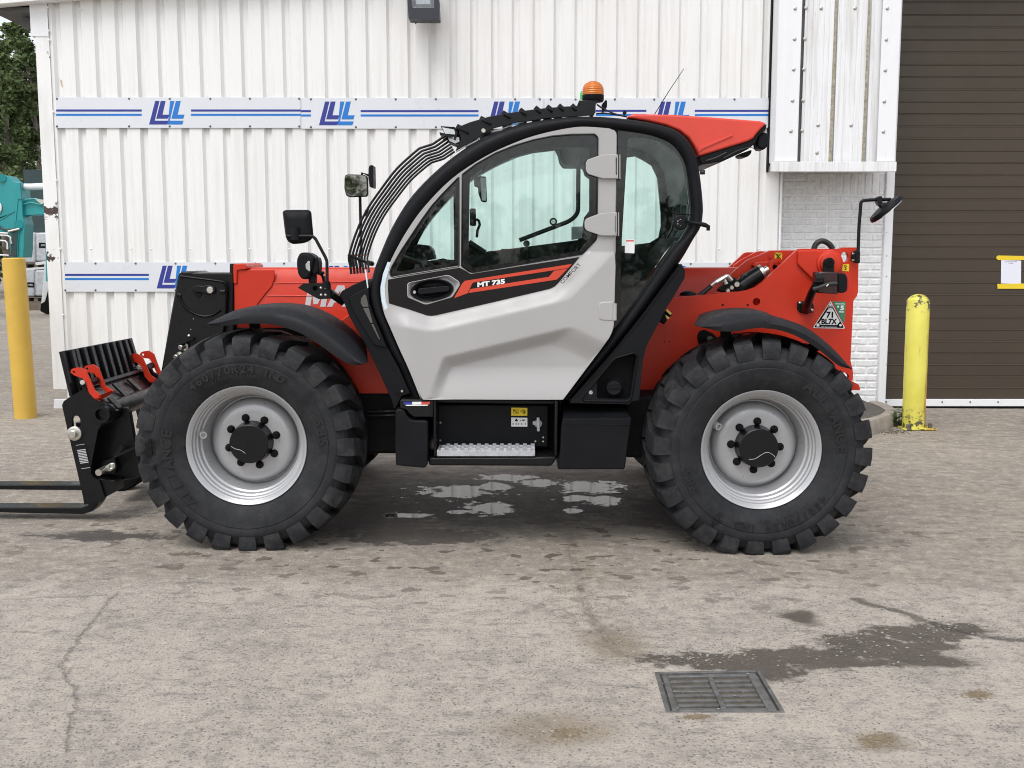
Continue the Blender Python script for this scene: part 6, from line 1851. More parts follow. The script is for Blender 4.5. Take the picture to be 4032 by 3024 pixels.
# ---------------------------------------------------------------- door
def door():
    dr = node('cab_door', TH, W((1950, 1575), YC))
    YD_ = YC - 0.006
    inner = list(PAIRS_I[:18])
    outl = spline(inner, 4)
    outl = [p for p in outl if p[0] < 2412]
    outl += rnd(B((622, 415), (652, 440), (657, 475)), 8)[1:-1] + B((655, 600), (648, 1000), (640, 1500)) + D((640, 300), (634, 480), (630, 640), (628, 720))
    outl += D((624, 770), (610, 815), (590, 855), (555, 905), (270, 1290), (232, 1338))
    outl += rnd(C((1832, 1340), (1500, 1340), (1000, 1338), (735, 1338), (700, 1270)), 6)[2:-2]
    # tidy up doubles
    o2 = []
    for p in outl:
        p = (float(p[0]), float(p[1]))
        if not o2 or math.hypot(p[0] - o2[-1][0], p[1] - o2[-1][1]) > 2.0: o2.append(p)
    if math.hypot(o2[0][0] - o2[-1][0], o2[0][1] - o2[-1][1]) < 3: o2.pop()
    outl = o2
    grip = rnd(C((606, 440), (620, 424), (915, 366), (945, 370), (1018, 418), (1022, 445), (962, 540), (762, 599), (738, 596), (608, 540)), 8)
    hm = rnd(A((1040, 772), (1150, 690), (1300, 605), (1450, 545), (1600, 500), (1750, 470), (1900, 457), (2085, 455), (2109, 480), (2106, 900), (2100, 1272), (2092, 1292), (1985, 1402), (1125, 1546), (1095, 1540), (1034, 1496)), 5)
    hf_ = rnd(A((1014, 792), (1015, 1496), (500, 1582), (474, 1570), (470, 1545), (485, 1500), (560, 1370), (640, 1250), (720, 1130), (800, 1020), (880, 930)), 5)
    def sst(a, b, x):
        t = max(0, min(1, (x - a) / (b - a)))
        return 0.55 * t + 0.45 * t * t * (3 - 2 * t)
    def smin(v, k):
        r = v[0]
        for b in v[1:]:
            h = max(0, min(1, 0.5 + 0.5 * (b - r) / k))
            r = b * (1 - h) + r * h - k * h * (1 - h)
        return r
    def height(px, py):
        x, y = (px - 1300) * 2, (py - 900) * 2
        if y < 180: return 0.0
        y1 = smin([883 - 0.235 * x, 595 + 0.306 * (x - 480), 445 - 1.15 * (x - 1780)], 30)
        y2 = smin([1005 - 0.238 * x, 768 + 0.16 * (x - 560), 560 - 1.05 * (x - 1880)], 30)
        h1 = sst(y1, y2, y) * sst(400, 620, x)
        y1b = min(y1, y2 - 5)
        dt = (y + 0.238 * x - 1218) / 104.0
        dl = ((x - 880) + (y - 1040) * 0.346) / 92.0
        drr = ((y - 780) - 0.47 * (x - 1930)) / 215.0
        tt = smin([dt, dl, drr], 0.25)
        h2 = sst(0.0, 1.0, tt)
        h2 *= 1.0 - 0.75 * sst(1090, 1340, y)
        edge = sst(0, 1, 1)
        return -(0.052 * h1 - 0.058 * h2)
    m = MB(); m.plate(outl, YD_, YC + 0.045, [hm, hf_, grip], step=6.5, hf=height); m.build('door_skin', DOORG, dr, smooth=28)
    # panes: black printed border and tinted glass
    Yg = YC + 0.010
    hmi = rnd(A((1100, 800), (1180, 745), (1300, 690), (1450, 636), (1600, 596), (1750, 572), (1900, 560), (2030, 556), (2045, 570), (2050, 640), (2010, 660), (2010, 760), (2045, 800), (2045, 1070), (2005, 1105), (2005, 1190), (2060, 1240), (2040, 1290), (1960, 1380), (1130, 1510), (1088, 1480)), 6)
    hfi = rnd(A((985, 860), (985, 1466), (540, 1540), (520, 1530), (600, 1370), (700, 1210), (800, 1060), (900, 935)), 5)
    big = [(p[0], p[1]) for p in hm]
    m = MB(); m.plate(hm, Yg, Yg + 0.006, [hmi]); m.build('window_border', FRIT, dr)
    m = MB(); m.plate(hf_, Yg, Yg + 0.006, [hfi]); m.build('window_border', FRIT, dr)
    m = MB(); m.prism(hm, Yg + 0.008, Yg + 0.013); m.build('window_pane', GLASS, dr)
    m = MB(); m.prism(hf_, Yg + 0.008, Yg + 0.013); m.build('window_pane', GLASS, dr)
    m = MB(); m.tube([W(p, YD_ - 0.001) for p in hm + hm[:1]], 0.0035, 5); m.tube([W(p, YD_ - 0.001) for p in hf_ + hf_[:1]], 0.0035, 5); m.build('window_seal', FRIT, dr, smooth=60)
    # decal
    Yk = YD_ - 0.0022
    grip = rnd(C((606, 440), (620, 424), (915, 366), (945, 370), (1018, 418), (1022, 445), (962, 540), (762, 599), (738, 596), (608, 540)), 8)
    m = MB(); m.plate(C((455, 402), (700, 360), (1018, 308), (1048, 322), (1105, 357), (1130, 354), (1964, 224), (1800, 425), (1770, 455), (1730, 474), (1300, 576), (832, 683), (800, 687), (762, 684), (620, 636), (480, 594), (462, 588), (455, 480)), Yk, YD_ + 0.002, [grip], step=9, hf=lambda px, py: max(-0.012, height(px, py)) if True else 0); dk = m.build('decal', DECALK, dr, smooth=30)
    m = MB(); m.plate(C((975, 548), (1040, 432), (1062, 411), (1905, 278), (1880, 306), (1800, 388), (1783, 402), (1085, 508)), Yk - 0.0012, Yk - 0.0002, [C((1098, 477), (1120, 430), (1135, 423), (1768, 327), (1722, 380))]); m.build('decal_stripe', DECALR, dr)
    m = MB(); m.prism(C((1766, 327), (1872, 311), (1870, 314), (1764, 331)), Yk - 0.0022, Yk - 0.0013); m.prism(C((1083, 508), (1099, 476), (1103, 477), (1088, 507)), Yk - 0.0022, Yk - 0.0013); m.build('decal_line', DECALK, dr)
    m = MB(); put_text(m, 'MT 735', W(c_(1160, 460), Yk - 0.001), (1, 0, 0.135), (-0.02, 0, 1), 17.5 / FPX * 5.8, width=109 / FPX * 5.8, bold=0.05); m.build('lettering', WHITEF, dr)
    m = MB(); put_text(m, 'COMFORT', W(c_(1832, 436), YD_ - 0.036), (0.70, 0, 0.73), (-0.86, 0, 0.5), 15 / FPX * 5.8, width=104 / FPX * 5.8, bold=0.01)
    m.build('lettering', DECALK, dr)
    # handle in its recessed pan
    hd = node('door_handle', dr, W(c_(800, 600), YC))
    m = MB()
    inn = [(800 + (0.80 * (c - 800)), 482 + 0.80 * (d - 482)) for c, d in [((p[0] - 1300) * 2, (p[1] - 900) * 2) for p in grip]]
    secs = [[W(p, YD_ - 0.004) for p in grip], [W(p, YD_ - 0.006) for p in C(*[(800 + 0.97 * (c - 800), 482 + 0.97 * (d - 482)) for c, d in [((p[0] - 1300) * 2, (p[1] - 900) * 2) for p in grip]])], [W(p, YD_ + 0.022) for p in C(*inn)]]
    m.loft(secs, close=True); n_ = len(grip); m.f.append(tuple(range(2 * n_, 3 * n_)))
    m.build('handle_pan', DOORG, dr, smooth=30)
    hd2 = MB(); q = W(c_(801, 483), YD_ + 0.004)
    ring = []
    for (s, y) in ((1.0, 0.022), (1.0, -0.006), (0.94, -0.010), (0.80, 0.000), (0.74, 0.018)):
        ring.append([q + Vector((math.cos(t) * 0.1165 * s - math.sin(t) * 0.006 * s, y, math.sin(t) * 0.058 * s + math.cos(t) * 0.012 * s)) for t in [2 * math.pi * k / 40 for k in range(40)]])
    hd2.loft(ring, close=True); hd2.f.append(tuple(range(160, 200)))
    hd2.build('door_handle', BLACKP, dr, smooth=40)
    bpy.data.objects.remove(hd, do_unlink=True)
    m = MB(); m.prism(rnd(C((690, 478), (708, 470), (920, 452), (942, 458), (940, 490), (922, 496), (710, 520), (692, 512)), 4), YD_ - 0.014, YD_ + 0.012); m.build('handle_bar', BLACKP, dr, bevel=0.004, seg=3)
    m = MB(); cyl_y(m, c_(664, 501), YD_ - 0.004, 0.009, 0.004, 16, 0.001); m.build('key_lock', ZINC, dr, smooth=40)
    # hinges
    def hinge(pts, kn):
        m = MB(); m.prism(rnd(pts, 5), YD_ - 0.020, YD_ - 0.004); h = m.build('hinge', DOORG, dr, bevel=0.004, seg=3)
        (x, y0, y1) = kn
        m = MB(); m.cyl(W((x, y0), YD_ - 0.012), W((x, y1), YD_ - 0.012), 0.0105, 14); m.build('hinge_knuckle', DOORG, h, smooth=40)
        m = MB(); m.cyl(W((x, y0 - 3), YD_ - 0.018), W((x, y1 + 5), YD_ - 0.018), 0.005, 10); m.build('hinge_pin', BLACKD, h)
    hinge(B((413, 680), (430, 655), (540, 618), (660, 612), (660, 642), (650, 645), (650, 775), (662, 780), (662, 806), (545, 806), (430, 770), (414, 740)), (b_(672, 0)[0], b_(0, 618)[1], b_(0, 808)[1]))
    hinge(B((404, 1140), (420, 1120), (530, 1078), (655, 1070), (655, 1100), (645, 1102), (643, 1228), (652, 1232), (652, 1256), (535, 1256), (420, 1216), (405, 1196)), (b_(661, 0)[0], b_(0, 1072)[1], b_(0, 1258)[1]))
    m = MB(); m.prism(rnd(D((512, 598), (530, 578), (632, 572), (630, 728), (535, 724), (514, 710)), 6), YD_ - 0.0555, YD_ - 0.002); h = m.build('hinge', DOORG, dr, bevel=0.014, seg=3)
    m = MB(); m.cyl(W(d_(643, 590), YD_ - 0.050), W(d_(641, 722), YD_ - 0.050), 0.0105, 14); m.build('hinge_knuckle', DOORG, h, smooth=40)
door()

# ---------------------------------------------------------------- roof: guard, lamp, beacon, cowl, aerial
def roof():
    rg = node('roof_guard', TH, W((2100, 480), 0.5))
    side = A((985, 592), (998, 560), (1032, 500), (1018, 440), (1000, 402), (1100, 362), (1250, 318), (1400, 290), (1550, 268), (1700, 250), (1850, 238), (1970, 232), (2010, 245), (2045, 270), (2082, 292), (2080, 306), (1940, 316), (1700, 332), (1560, 356), (1500, 356), (1280, 412), (1170, 482))
    for Y in (0.20, 0.94):
        m = MB(); m.prism(shift_far(side, 0.20, Y), Y, Y + 0.014); m.build('guard_side_plate', BLACKM, rg, bevel=0.002)
    for (x, y, ang, ln) in ((1052, 428, -28, 46), (1232, 360, -26, 42), (1392, 312, -30, 32), (1522, 290, -36, 28), (1640, 273, -38, 27), (1733, 264, -38, 26), (1823, 256, -40, 25), (1923, 254, -42, 24)):
        dx, dy = math.cos(R(ang)), -math.sin(R(ang))
        a, b = W(a_(x - dx * ln * 1.45, y - dy * ln * 1.45 - 3), 0.215), W(a_(x + dx * ln, y + dy * ln), 0.215)
        m = MB(); m.prism3([W(a_(x - dx * ln - dy * 9, y - dy * ln + dx * 9), 0.185), W(a_(x + dx * ln - dy * 9, y + dy * ln + dx * 9), 0.185), W(a_(x + dx * ln + dy * 9, y + dy * ln - dx * 9), 0.185), W(a_(x - dx * ln + dy * 9, y - dy * ln - dx * 9), 0.185)], (0, 0.02, 0)); m.build('rib_end', BLACKP, rg, bevel=0.007, seg=3)
        a, b = W(a_(x - dx * ln * 1.45, y - dy * ln * 1.45 - 3), 0.215), W(a_(x + dx * ln, y + dy * ln), 0.215)
        n = (b - a).cross(Vector((0, 1, 0))).normalized()
        up_ = 0.010
        m = MB(); m.prism3([a - n * up_, b - n * up_, b + n * up_ * 1.6, a + n * up_ * 1.6], (0, 0.72, 0)); m.build('guard_rib', BLACKM, rg, bevel=0.004)
    m = MB(); cyl_y(m, a_(1208, 430), 0.199, 0.013, 0.006, 16, 0.003); m.build('guard_bolt', ZINC, rg, smooth=40)
    m = MB(); m.tube([W(p, 0.21) for p in A((990, 600), (1062, 556), (1160, 505), (1172, 480), (1178, 500))], 0.0035, 5); m.tube([W(p, 0.22) for p in A((1270, 425), (1275, 440), (1380, 405), (1480, 370), (1560, 350))], 0.003, 5); m.build('guard_trim', WHITEF, rg)
    # wire guard before the windscreen
    wg = node('windscreen_guard', TH, W((1390, 1080), 0.6))
    curve = spline(A((168, 1560), (158, 1490), (150, 1410), (212, 1215), (295, 1045), (405, 885), (520, 735), (640, 622), (690, 580)), 4)[:-1] + A((698, 573), (712, 566), (800, 538), (815, 531), (910, 466))
    for k in range(7):
        nC = len(curve)
        m = MB(); m.tube([W(p, 0.15) + Vector((0.0, k * (0.118 + 0.034 * i / nC), 0)) for i, p in enumerate(curve)], 0.0068, 7); m.build('guard_bar', BLACKM, wg, smooth=60)
    for j in (8,):
        p = W(curve[j], 0.15)
        m = MB(); m.tube([p, p + Vector((0, 0.72, 0))], 0.005, 6); m.build('guard_crossbar', BLACKM, wg)
    p = W(curve[-1], 0.15); m = MB(); m.bar(p, p + Vector((0, 0.72, 0)), 0.03, 0.012); m.build('guard_crossbar', BLACKM, wg)
    m = MB(); m.tube([W(a_(140, 1408), 0.15), W(a_(180, 1425), 0.16), W(a_(320, 1478), 0.2)], 0.008, 8); m.cyl(W(a_(300, 1470), 0.17), W(a_(330, 1476), 0.24), 0.014, 10); m.build('guard_stay', BLACKM, wg, smooth=50)
    # work lamp
    wlp = node('work_lamp', TH, W((1790, 560), 0.3))
    m = MB(); m.prism(rnd(A((868, 392), (985, 400), (1000, 430), (1030, 465), (1032, 515), (990, 540), (930, 515), (905, 460)), 4), 0.30, 0.46); m.build('lamp_housing', BLACKP, wlp, bevel=0.012)
    m = MB(); m.prism(A((880, 402), (975, 420), (990, 460), (905, 452)), 0.292, 0.30); m.prism(A((925, 478), (1015, 480), (1018, 515), (985, 530), (940, 510)), 0.292, 0.30); m.build('lamp_lens', LAMPG, wlp)
    m = MB(); m.prism(A((860, 440), (910, 452), (960, 470), (955, 480), (905, 470), (865, 462)), 0.24, 0.50); m.build('lamp_bracket', BLACKM, wlp)
    m = MB(); m.bar(W(a_(998, 432), 0.28), W(a_(978, 500), 0.28), 0.012, 0.012); m.build('lamp_strap', BLACKM, wlp)
    # beacon
    bc = node('beacon', TH, W(a_(2070, 200), 0.30))
    q = W(a_(2070, 150), 0.34)
    k = 1 / FPX * 5.85 / 2
    m = MB(); m.lathe(q, (0, 0, 1), [(0.0, 84 * k), (18 * k, 85 * k), (45 * k, 84 * k), (62 * k, 80 * k), (84 * k, 66 * k), (100 * k, 44 * k), (108 * k, 22 * k), (110 * k, 0)], 36); m.build('beacon_lens', AMBER, bc, smooth=60)
    m = MB(); m.lathe(q + Vector((0, 0, 0.001)), (0, 0, 1), [(0, 0), (0, 30 * k), (50 * k, 30 * k), (52 * k, 46 * k), (66 * k, 46 * k), (68 * k, 28 * k), (74 * k, 0)], 20); m.build('beacon_reflector', LAMPG, bc, smooth=40)
    m = MB(); m.lathe(q + Vector((0, 0, -52 * k)), (0, 0, 1), [(0, 0), (0, 78 * k), (14 * k, 86 * k), (52 * k, 87 * k), (53 * k, 80 * k), (53 * k, 0)], 32); m.build('beacon_base', BLACKP, bc, smooth=40)
    m = MB(); q2 = W(a_(1995, 165), 0.46); m.lathe(q2, (0, 0, 1), [(-0.012, 0), (-0.012, 0.020), (0.02, 0.020), (0.034, 0.012), (0.036, 0)], 16); m.build('green_marker_lens', mk('green_lens', (0.03, 0.5, 0.08), 0.3, coat=0.4), bc, smooth=50)
    m = MB(); m.prism(A((1968, 192), (2110, 196), (2092, 225), (2090, 292), (2040, 292), (2000, 262), (1972, 240)), 0.24, 0.245); m.prism(A((1960, 190), (2105, 192), (2105, 199), (1960, 197)), 0.24, 0.44); m.prism(A((2058, 262), (2082, 262), (2082, 300), (2058, 300)), 0.245, 0.44); m.build('beacon_bracket', BLACKM, bc, bevel=0.003)
    m = MB(); m.prism(rnd(A((2140, 220), (2172, 184), (2182, 196), (2180, 245), (2150, 290), (2142, 300)), 4), 0.36, 0.39); m.build('beacon_plug', BLACKP, bc, bevel=0.006)
    m = MB(); m.tube([W(p, 0.30) for p in spline(B((500, 222), (540, 250), (590, 275), (650, 300), (740, 320)), 4)], 0.005, 6); m.tube([W(p, 0.30) for p in spline(B((495, 295), (560, 292), (640, 302), (700, 312)), 4)], 0.0045, 6); m.build('beacon_cable', HOSE, bc, smooth=60)
    m = MB(); cyl_y(m, b_(718, 290), 0.32, 0.011, 0.012, 12); m.bar(W(b_(718, 292), 0.325), W(b_(715, 315), 0.325), 0.008, 0.008); m.build('cable_clip', BLACKP, bc)
    # red air intake cowl
    cw = node('air_intake_cowl', TH, W((2700, 600), 0.6))
    near = B((735, 325), (772, 300), (820, 296), (1100, 303), (1400, 322), (1788, 352), (1838, 372), (1800, 408), (1760, 452), (1735, 488), (1690, 512), (1500, 570), (1302, 632), (1268, 552), (1222, 482), (1150, 427), (1050, 387), (900, 352))
    top = B((760, 312), (800, 292), (840, 288), (1110, 296), (1400, 314), (1788, 344), (1830, 366))
    Yc0 = 0.26
    m = MB()
    P0 = [W(p, Yc0) for p in near]
    m.prism3(P0, (0, 0.72, 0)); m.build('cowl', REDB, cw, bevel=0.018, seg=3)
    m = MB(); m.prism(rnd(B((1292, 558), (1312, 556), (1568, 462), (1572, 468), (1330, 575), (1302, 600)), 4), Yc0 - 0.008, Yc0 + 0.01); m.build('cowl_crease', REDB, cw, bevel=0.006, seg=3)
    under = B((1304, 632), (1500, 571), (1690, 513), (1735, 489), (1760, 453), (1800, 409), (1838, 372), (1836, 400), (1822, 432), (1775, 470), (1750, 530), (1690, 575), (1640, 602), (1480, 676), (1470, 672), (1322, 698))
    m = MB(); m.prism(under, Yc0 + 0.012, Yc0 + 0.70); m.build('cowl_underside', BLACKP, cw, bevel=0.006)
    for (pts, y0, y1) in ((B((1772, 470), (1790, 446), (1820, 438), (1848, 450), (1858, 490), (1850, 545), (1822, 578), (1780, 575), (1765, 540)), Yc0 + 0.03, Yc0 + 0.15), (B((1625, 612), (1720, 578), (1718, 605), (1690, 635), (1650, 640), (1625, 630)), Yc0 + 0.10, Yc0 + 0.22)):
        m = MB(); m.prism(rnd(pts, 8), y0, y1); m.build('rear_work_lamp', BLACKP, cw, bevel=0.012, seg=3)
    m = MB(); m.tube([W(p, Yc0 - 0.002) for p in spline(B((1360, 665), (1440, 640), (1520, 600)), 3)], 0.003, 5); m.tube([W(p, Yc0 - 0.002) for p in spline(B((1500, 645), (1600, 590), (1700, 560), (1735, 570)), 3)], 0.002, 5); m.build('lamp_cable', HOSE, cw)
    # aerial
    m = MB(); m.tube([W(b_(955, 300), 0.6), W(b_(1060, 130), 0.6), W((2693, 270), 0.6)], [0.003, 0.0025, 0.0018], 6); m.build('aerial', BLACKM, TH)
roof()

# ---------------------------------------------------------------- mudguards
def mudguard(top, low, Yn, name='mudguard'):
    n = 44
    T_, L_ = resample(spline(top, 6), n), resample(spline(low, 6), n)
    m = MB()
    secs = []
    for i, (a, b) in enumerate(zip(T_, L_)):
        A_, B_ = W(a, Yn), W(b, Yn)
        d = (B_ - A_)
        taper = min(1.0, min(i, n - 1 - i) / 4.0)
        hi = lambda t, y: (A_.x + d.x * t, y, A_.z + d.z * t)
        depth = 0.44 * (0.35 + 0.65 * taper)
        k = Vector((d.x, 0, d.z)); L = max(0.006, k.length); k = k / L * 0.008
        secs.append([hi(1.0, Yn), hi(0.62, Yn - 0.012), hi(0.40, Yn - 0.006), hi(0.33, Yn + 0.004), hi(0.10, Yn + 0.05), hi(0.0, Yn + 0.13), hi(-0.02, Yn + depth),
                     (A_.x + k.x, Yn + depth, A_.z + k.z), (A_.x + k.x + d.x * 0.05, Yn + 0.14, A_.z + k.z + d.z * 0.05), hi(0.45, Yn + 0.02), hi(0.985, Yn + 0.008)])
    m.loft(secs, close=True, caps=True)
    return m.build(name, GUARD, TH, smooth=40)
mudguard(E((632, 744), (700, 700), (800, 655), (900, 630), (1050, 617), (1200, 622), (1350, 650), (1500, 715), (1600, 780), (1700, 862), (1790, 955), (1868, 1064)),
         E((636, 752), (690, 768), (760, 768), (880, 752), (1000, 748), (1150, 758), (1300, 798), (1400, 842), (1500, 906), (1600, 976), (1700, 1042), (1780, 1073), (1866, 1070)), 0.01)
mudguard(D((1306, 770), (1400, 724), (1500, 690), (1620, 666), (1750, 658), (1880, 667)) + G((700, 950), (900, 1010), (1080, 1080), (1200, 1160), (1350, 1290), (1470, 1420), (1545, 1526)),
         D((1310, 776), (1395, 792), (1460, 808), (1600, 810), (1700, 790), (1850, 778)) + G((560, 1086), (700, 1098), (870, 1146), (1030, 1226), (1180, 1326), (1300, 1425), (1400, 1498), (1535, 1530)), 0.01)
def guard_stays():
    m = MB()
    m.box(W(e_(1008, 790), 0.30), (0.055, 0.05, 0.16)); m.bar(W(e_(1008, 800), 0.3), W(e_(1008, 800), 0.75), 0.05, 0.05)
    m.box(W(d_(1515, 850), 0.30), (0.055, 0.05, 0.16)); m.bar(W(d_(1515, 870), 0.30), W(d_(1515, 870), 0.62), 0.05, 0.05)
    m.bar(W(g_(1010, 1330), 0.35), W(g_(1230, 1250), 0.35), 0.05, 0.05); m.bar(W(g_(1050, 1350), 0.35), W(g_(1000, 1300), 0.62), 0.06, 0.05)
    m.build('mudguard_stay', BLACKD, TH, bevel=0.006)
guard_stays()

# ---------------------------------------------------------------- mirrors and front lamp
def front_lamp_group():
    mr = node('door_mirror', TH, W((1180, 1200), 0.1))
    Y = 0.06
    bk = rnd(M((122, 205), (155, 178), (300, 174), (515, 175), (550, 205), (582, 560), (560, 605), (510, 645), (430, 672), (280, 685), (215, 655), (175, 600), (160, 520)), 8)
    c = (sum(p[0] for p in bk) / len(bk), sum(p[1] for p in bk) / len(bk))
    sc = lambda k: [(c[0] + (p[0] - c[0]) * k, c[1] + (p[1] - c[1]) * k) for p in bk]
    m = MB(); m.loft([[W(p, Y + 0.045) for p in bk], [W(p, Y + 0.015) for p in bk], [W(p, Y + 0.002) for p in sc(0.95)], [W(p, Y - 0.012) for p in sc(0.82)], [W(p, Y - 0.016) for p in sc(0.5)]], close=True, caps=True); m.build('mirror_shell', BLACKP, mr, smooth=60)
    m = MB(); m.prism([(p[0], p[1]) for p in sc(0.93)], Y + 0.0455, Y + 0.049); m.build('mirror_glass', MIRROR, mr)
    m = MB(); q = W(m_(312, 520), Y - 0.016); m.cyl(q + Vector((0, 0, 0.03)), q + Vector((0, 0.0, -0.035)), 0.024, 16, 0.026); m.build('mirror_clamp', BLACKP, mr, smooth=50)
    m = MB(); m.tube([W(p, Y - 0.02) for p in bend(M((180, 562), (560, 562), (610, 600), (760, 880), (782, 940), (785, 1250)), 10, 5)], 0.0085, 10); m.build('mirror_arm', BLACKM, mr, smooth=60)
    hl = node('headlamp', TH, W((1230, 1120), 0.1))
    m = MB(); m.prism(rnd(M((330, 905), (372, 818), (440, 803), (520, 820), (590, 868), (600, 900), (540, 1130), (505, 1195), (470, 1208), (400, 1200), (345, 1122), (328, 1000)), 8), Y + 0.0, Y + 0.15); m.build('lamp_shell', BLACKP, hl, bevel=0.02, seg=3)
    m = MB(); m.prism(rnd(M((535, 930), (590, 880), (640, 880), (662, 950), (660, 1090), (612, 1140), (540, 1120)), 8), Y + 0.02, Y + 0.13); m.build('lamp_back', BLACKP, hl, bevel=0.012, seg=3)
    m = MB(); m.prism(rnd(M((462, 985), (505, 932), (525, 935), (532, 1060), (525, 1095), (470, 1050)), 4), Y - 0.006, Y + 0.004); m.build('side_lens', LAMPG, hl, bevel=0.003)
    m = MB(); m.prism(rnd(M((500, 1150), (610, 1130), (605, 1262), (510, 1262)), 4), Y + 0.04, Y + 0.10); m.build('lamp_foot', BLACKP, hl, bevel=0.008)
    m = MB(); m.prism(M((640, 1090), (720, 1085), (740, 1105), (735, 1130), (700, 1140), (745, 1160), (748, 1250), (715, 1255), (700, 1150), (640, 1140)), Y + 0.05, Y + 0.08); m.build('lamp_bracket', BLACKM, hl, bevel=0.003)
    m = MB(); m.plate(M((350, 1332), (430, 1268), (740, 1264), (830, 1270), (832, 1495), (660, 1500), (600, 1470), (380, 1348)), Y + 0.02, Y + 0.05, [circle_px(m_(606, 1338), 10, 16)]); m.build('bracket_plate', BLACKM, hl)
    m = MB(); m.prism(circle_px(m_(606, 1338), 11, 16), Y + 0.045, Y + 0.055); m.build('plate_hole', BLACKD, hl)
    m = MB()
    for p in ((692, 1332), (757, 1332), (694, 1437), (760, 1437)): bolt_head(m, m_(*p), Y + 0.02, 0.008)
    m.build('bolt', ZINC, hl, smooth=40)['kind'] = 'stuff'
    m = MB(); m.cyl(W(m_(785, 1235), Y - 0.0), W(m_(785, 1340), Y - 0.0), 0.016, 14); m.build('arm_socket', BLACKP, hl, smooth=40)
    m = MB(); m.bar(W(m_(820, 1400), Y + 0.06), W(m_(1010, 1530), Y + 0.16), 0.038, 0.05); m.build('bracket_arm', BLACKM, hl, bevel=0.006)
    # far side mirrors
    fm = node('far_mirror', TH, W((1410, 900), 1.75))
    Yf = 1.75
    ol = rnd(A((112, 800), (118, 778), (140, 772), (270, 775), (292, 790), (296, 930), (285, 948), (150, 952), (124, 940), (110, 880)), 6)
    m = MB(); m.prism(ol, Yf, Yf + 0.05); m.build('mirror_shell', BLACKP, fm, bevel=0.008)
    cx, cy = a_(203, 862)
    inn = [(cx + (p[0] - cx) * 0.93, cy + (p[1] - cy) * 0.93) for p in ol]
    m = MB(); P = [W(p, Yf - 0.003) for p in inn]
    zmid = sum(p.z for p in P) / len(P)
    P = [p + Vector((0, -0.0035 - (p.z - zmid) * 0.030, 0)) for p in P]
    m.prism3(P, (0, 0.002, 0)); m.build('mirror_glass', MIRROR, fm)
    m = MB(); m.prism(rnd(A((302, 720), (312, 700), (338, 700), (342, 860), (338, 880), (310, 872), (300, 800)), 4), Yf - 0.04, Yf + 0.10); m.build('wide_mirror', BLACKP, fm, bevel=0.01)
    m = MB(); m.tube([W(a_(235, 955), Yf + 0.06), W(a_(240, 1160), Yf + 0.06), W(a_(250, 1560), Yf + 0.06)], 0.0105, 8); m.tube([W(a_(235, 955), Yf + 0.06), W(a_(252, 760), Yf + 0.06), W(a_(300, 780), Yf + 0.03)], 0.0085, 8); m.build('mirror_arm', BLACKM, fm, smooth=50)
    m = MB(); m.prism(rnd(A((270, 1060), (290, 1040), (300, 1040), (296, 1090), (280, 1120)), 3), Yf, Yf + 0.06); m.build('far_lamp', BLACKP, fm, bevel=0.008)
    m = MB(); m.prism(rnd(A((148, 1420), (175, 1410), (185, 1500), (150, 1502)), 3), Yf, Yf + 0.1); m.build('far_lamp', BLACKP, fm, bevel=0.01)
    # rear round mirror on its bent arm
    rm = node('rear_mirror', TH, W((3385, 1040), 0.5))
    Yr = 0.52
    m = MB(); m.tube([W(p, Yr) for p in bend(N((1248, 1400), (1262, 1000), (1292, 630), (1390, 618), (1720, 608)), 14, 6)], 0.0098, 12); m.build('mirror_arm', BLACKM, rm, smooth=60)
    m = MB(); m.prism(N((1222, 1345), (1275, 1345), (1284, 1375), (1280, 1540), (1212, 1535), (1210, 1375)), Yr - 0.02, Yr + 0.03); m.prism(N((1160, 1378), (1215, 1378), (1215, 1520), (1155, 1510)), Yr + 0.03, Yr + 0.06); m.build('arm_clamp', BLACKP, rm, bevel=0.006)
    m = MB()
    for p in ((1172, 1398), (1172, 1492)): m.cyl(W(n_(p[0] - 12, p[1]), Yr + 0.01), W(n_(p[0] + 22, p[1]), Yr + 0.01), 0.006, 8)
    m.build('bolt', ZINC, rm)
    a, b = W(n_(1442, 932), Yr), W(n_(1862, 562), Yr)
    ctr = (a + b) / 2; dv = (b - a).normalized(); nn = Vector((-dv.z, 0, dv.x))          # points up and to the left: the back of the mirror
    vw = (ctr - CAM).normalized(); nn = (nn - vw * nn.dot(vw) + vw * -0.10).normalized()
    rr = (b - a).length / 2
    m = MB(); m.lathe(ctr - nn * 0.012, nn, [(0, 0), (0, rr), (0.014, rr * 1.0), (0.026, rr * 0.93), (0.036, rr * 0.6), (0.038, 0)], 40); m.build('mirror_shell', BLACKP, rm, smooth=40)
    m = MB(); m.lathe(ctr - nn * 0.0165, nn, [(0, 0), (0, rr * 0.95), (0.003, rr * 0.95), (0.003, 0)], 32); m.build('mirror_glass', MIRROR, rm)
    m = MB(); m.prism(N((1525, 590), (1545, 565), (1590, 560), (1605, 590), (1590, 660), (1560, 700), (1530, 660)), Yr - 0.022, Yr + 0.022); m.tube([W(n_(1560, 660), Yr), W(n_(1600, 720), Yr - 0.01), W(n_(1640, 690), Yr)], 0.017, 10); m.build('mirror_ball_joint', BLACKM, rm, bevel=0.004)
front_lamp_group()

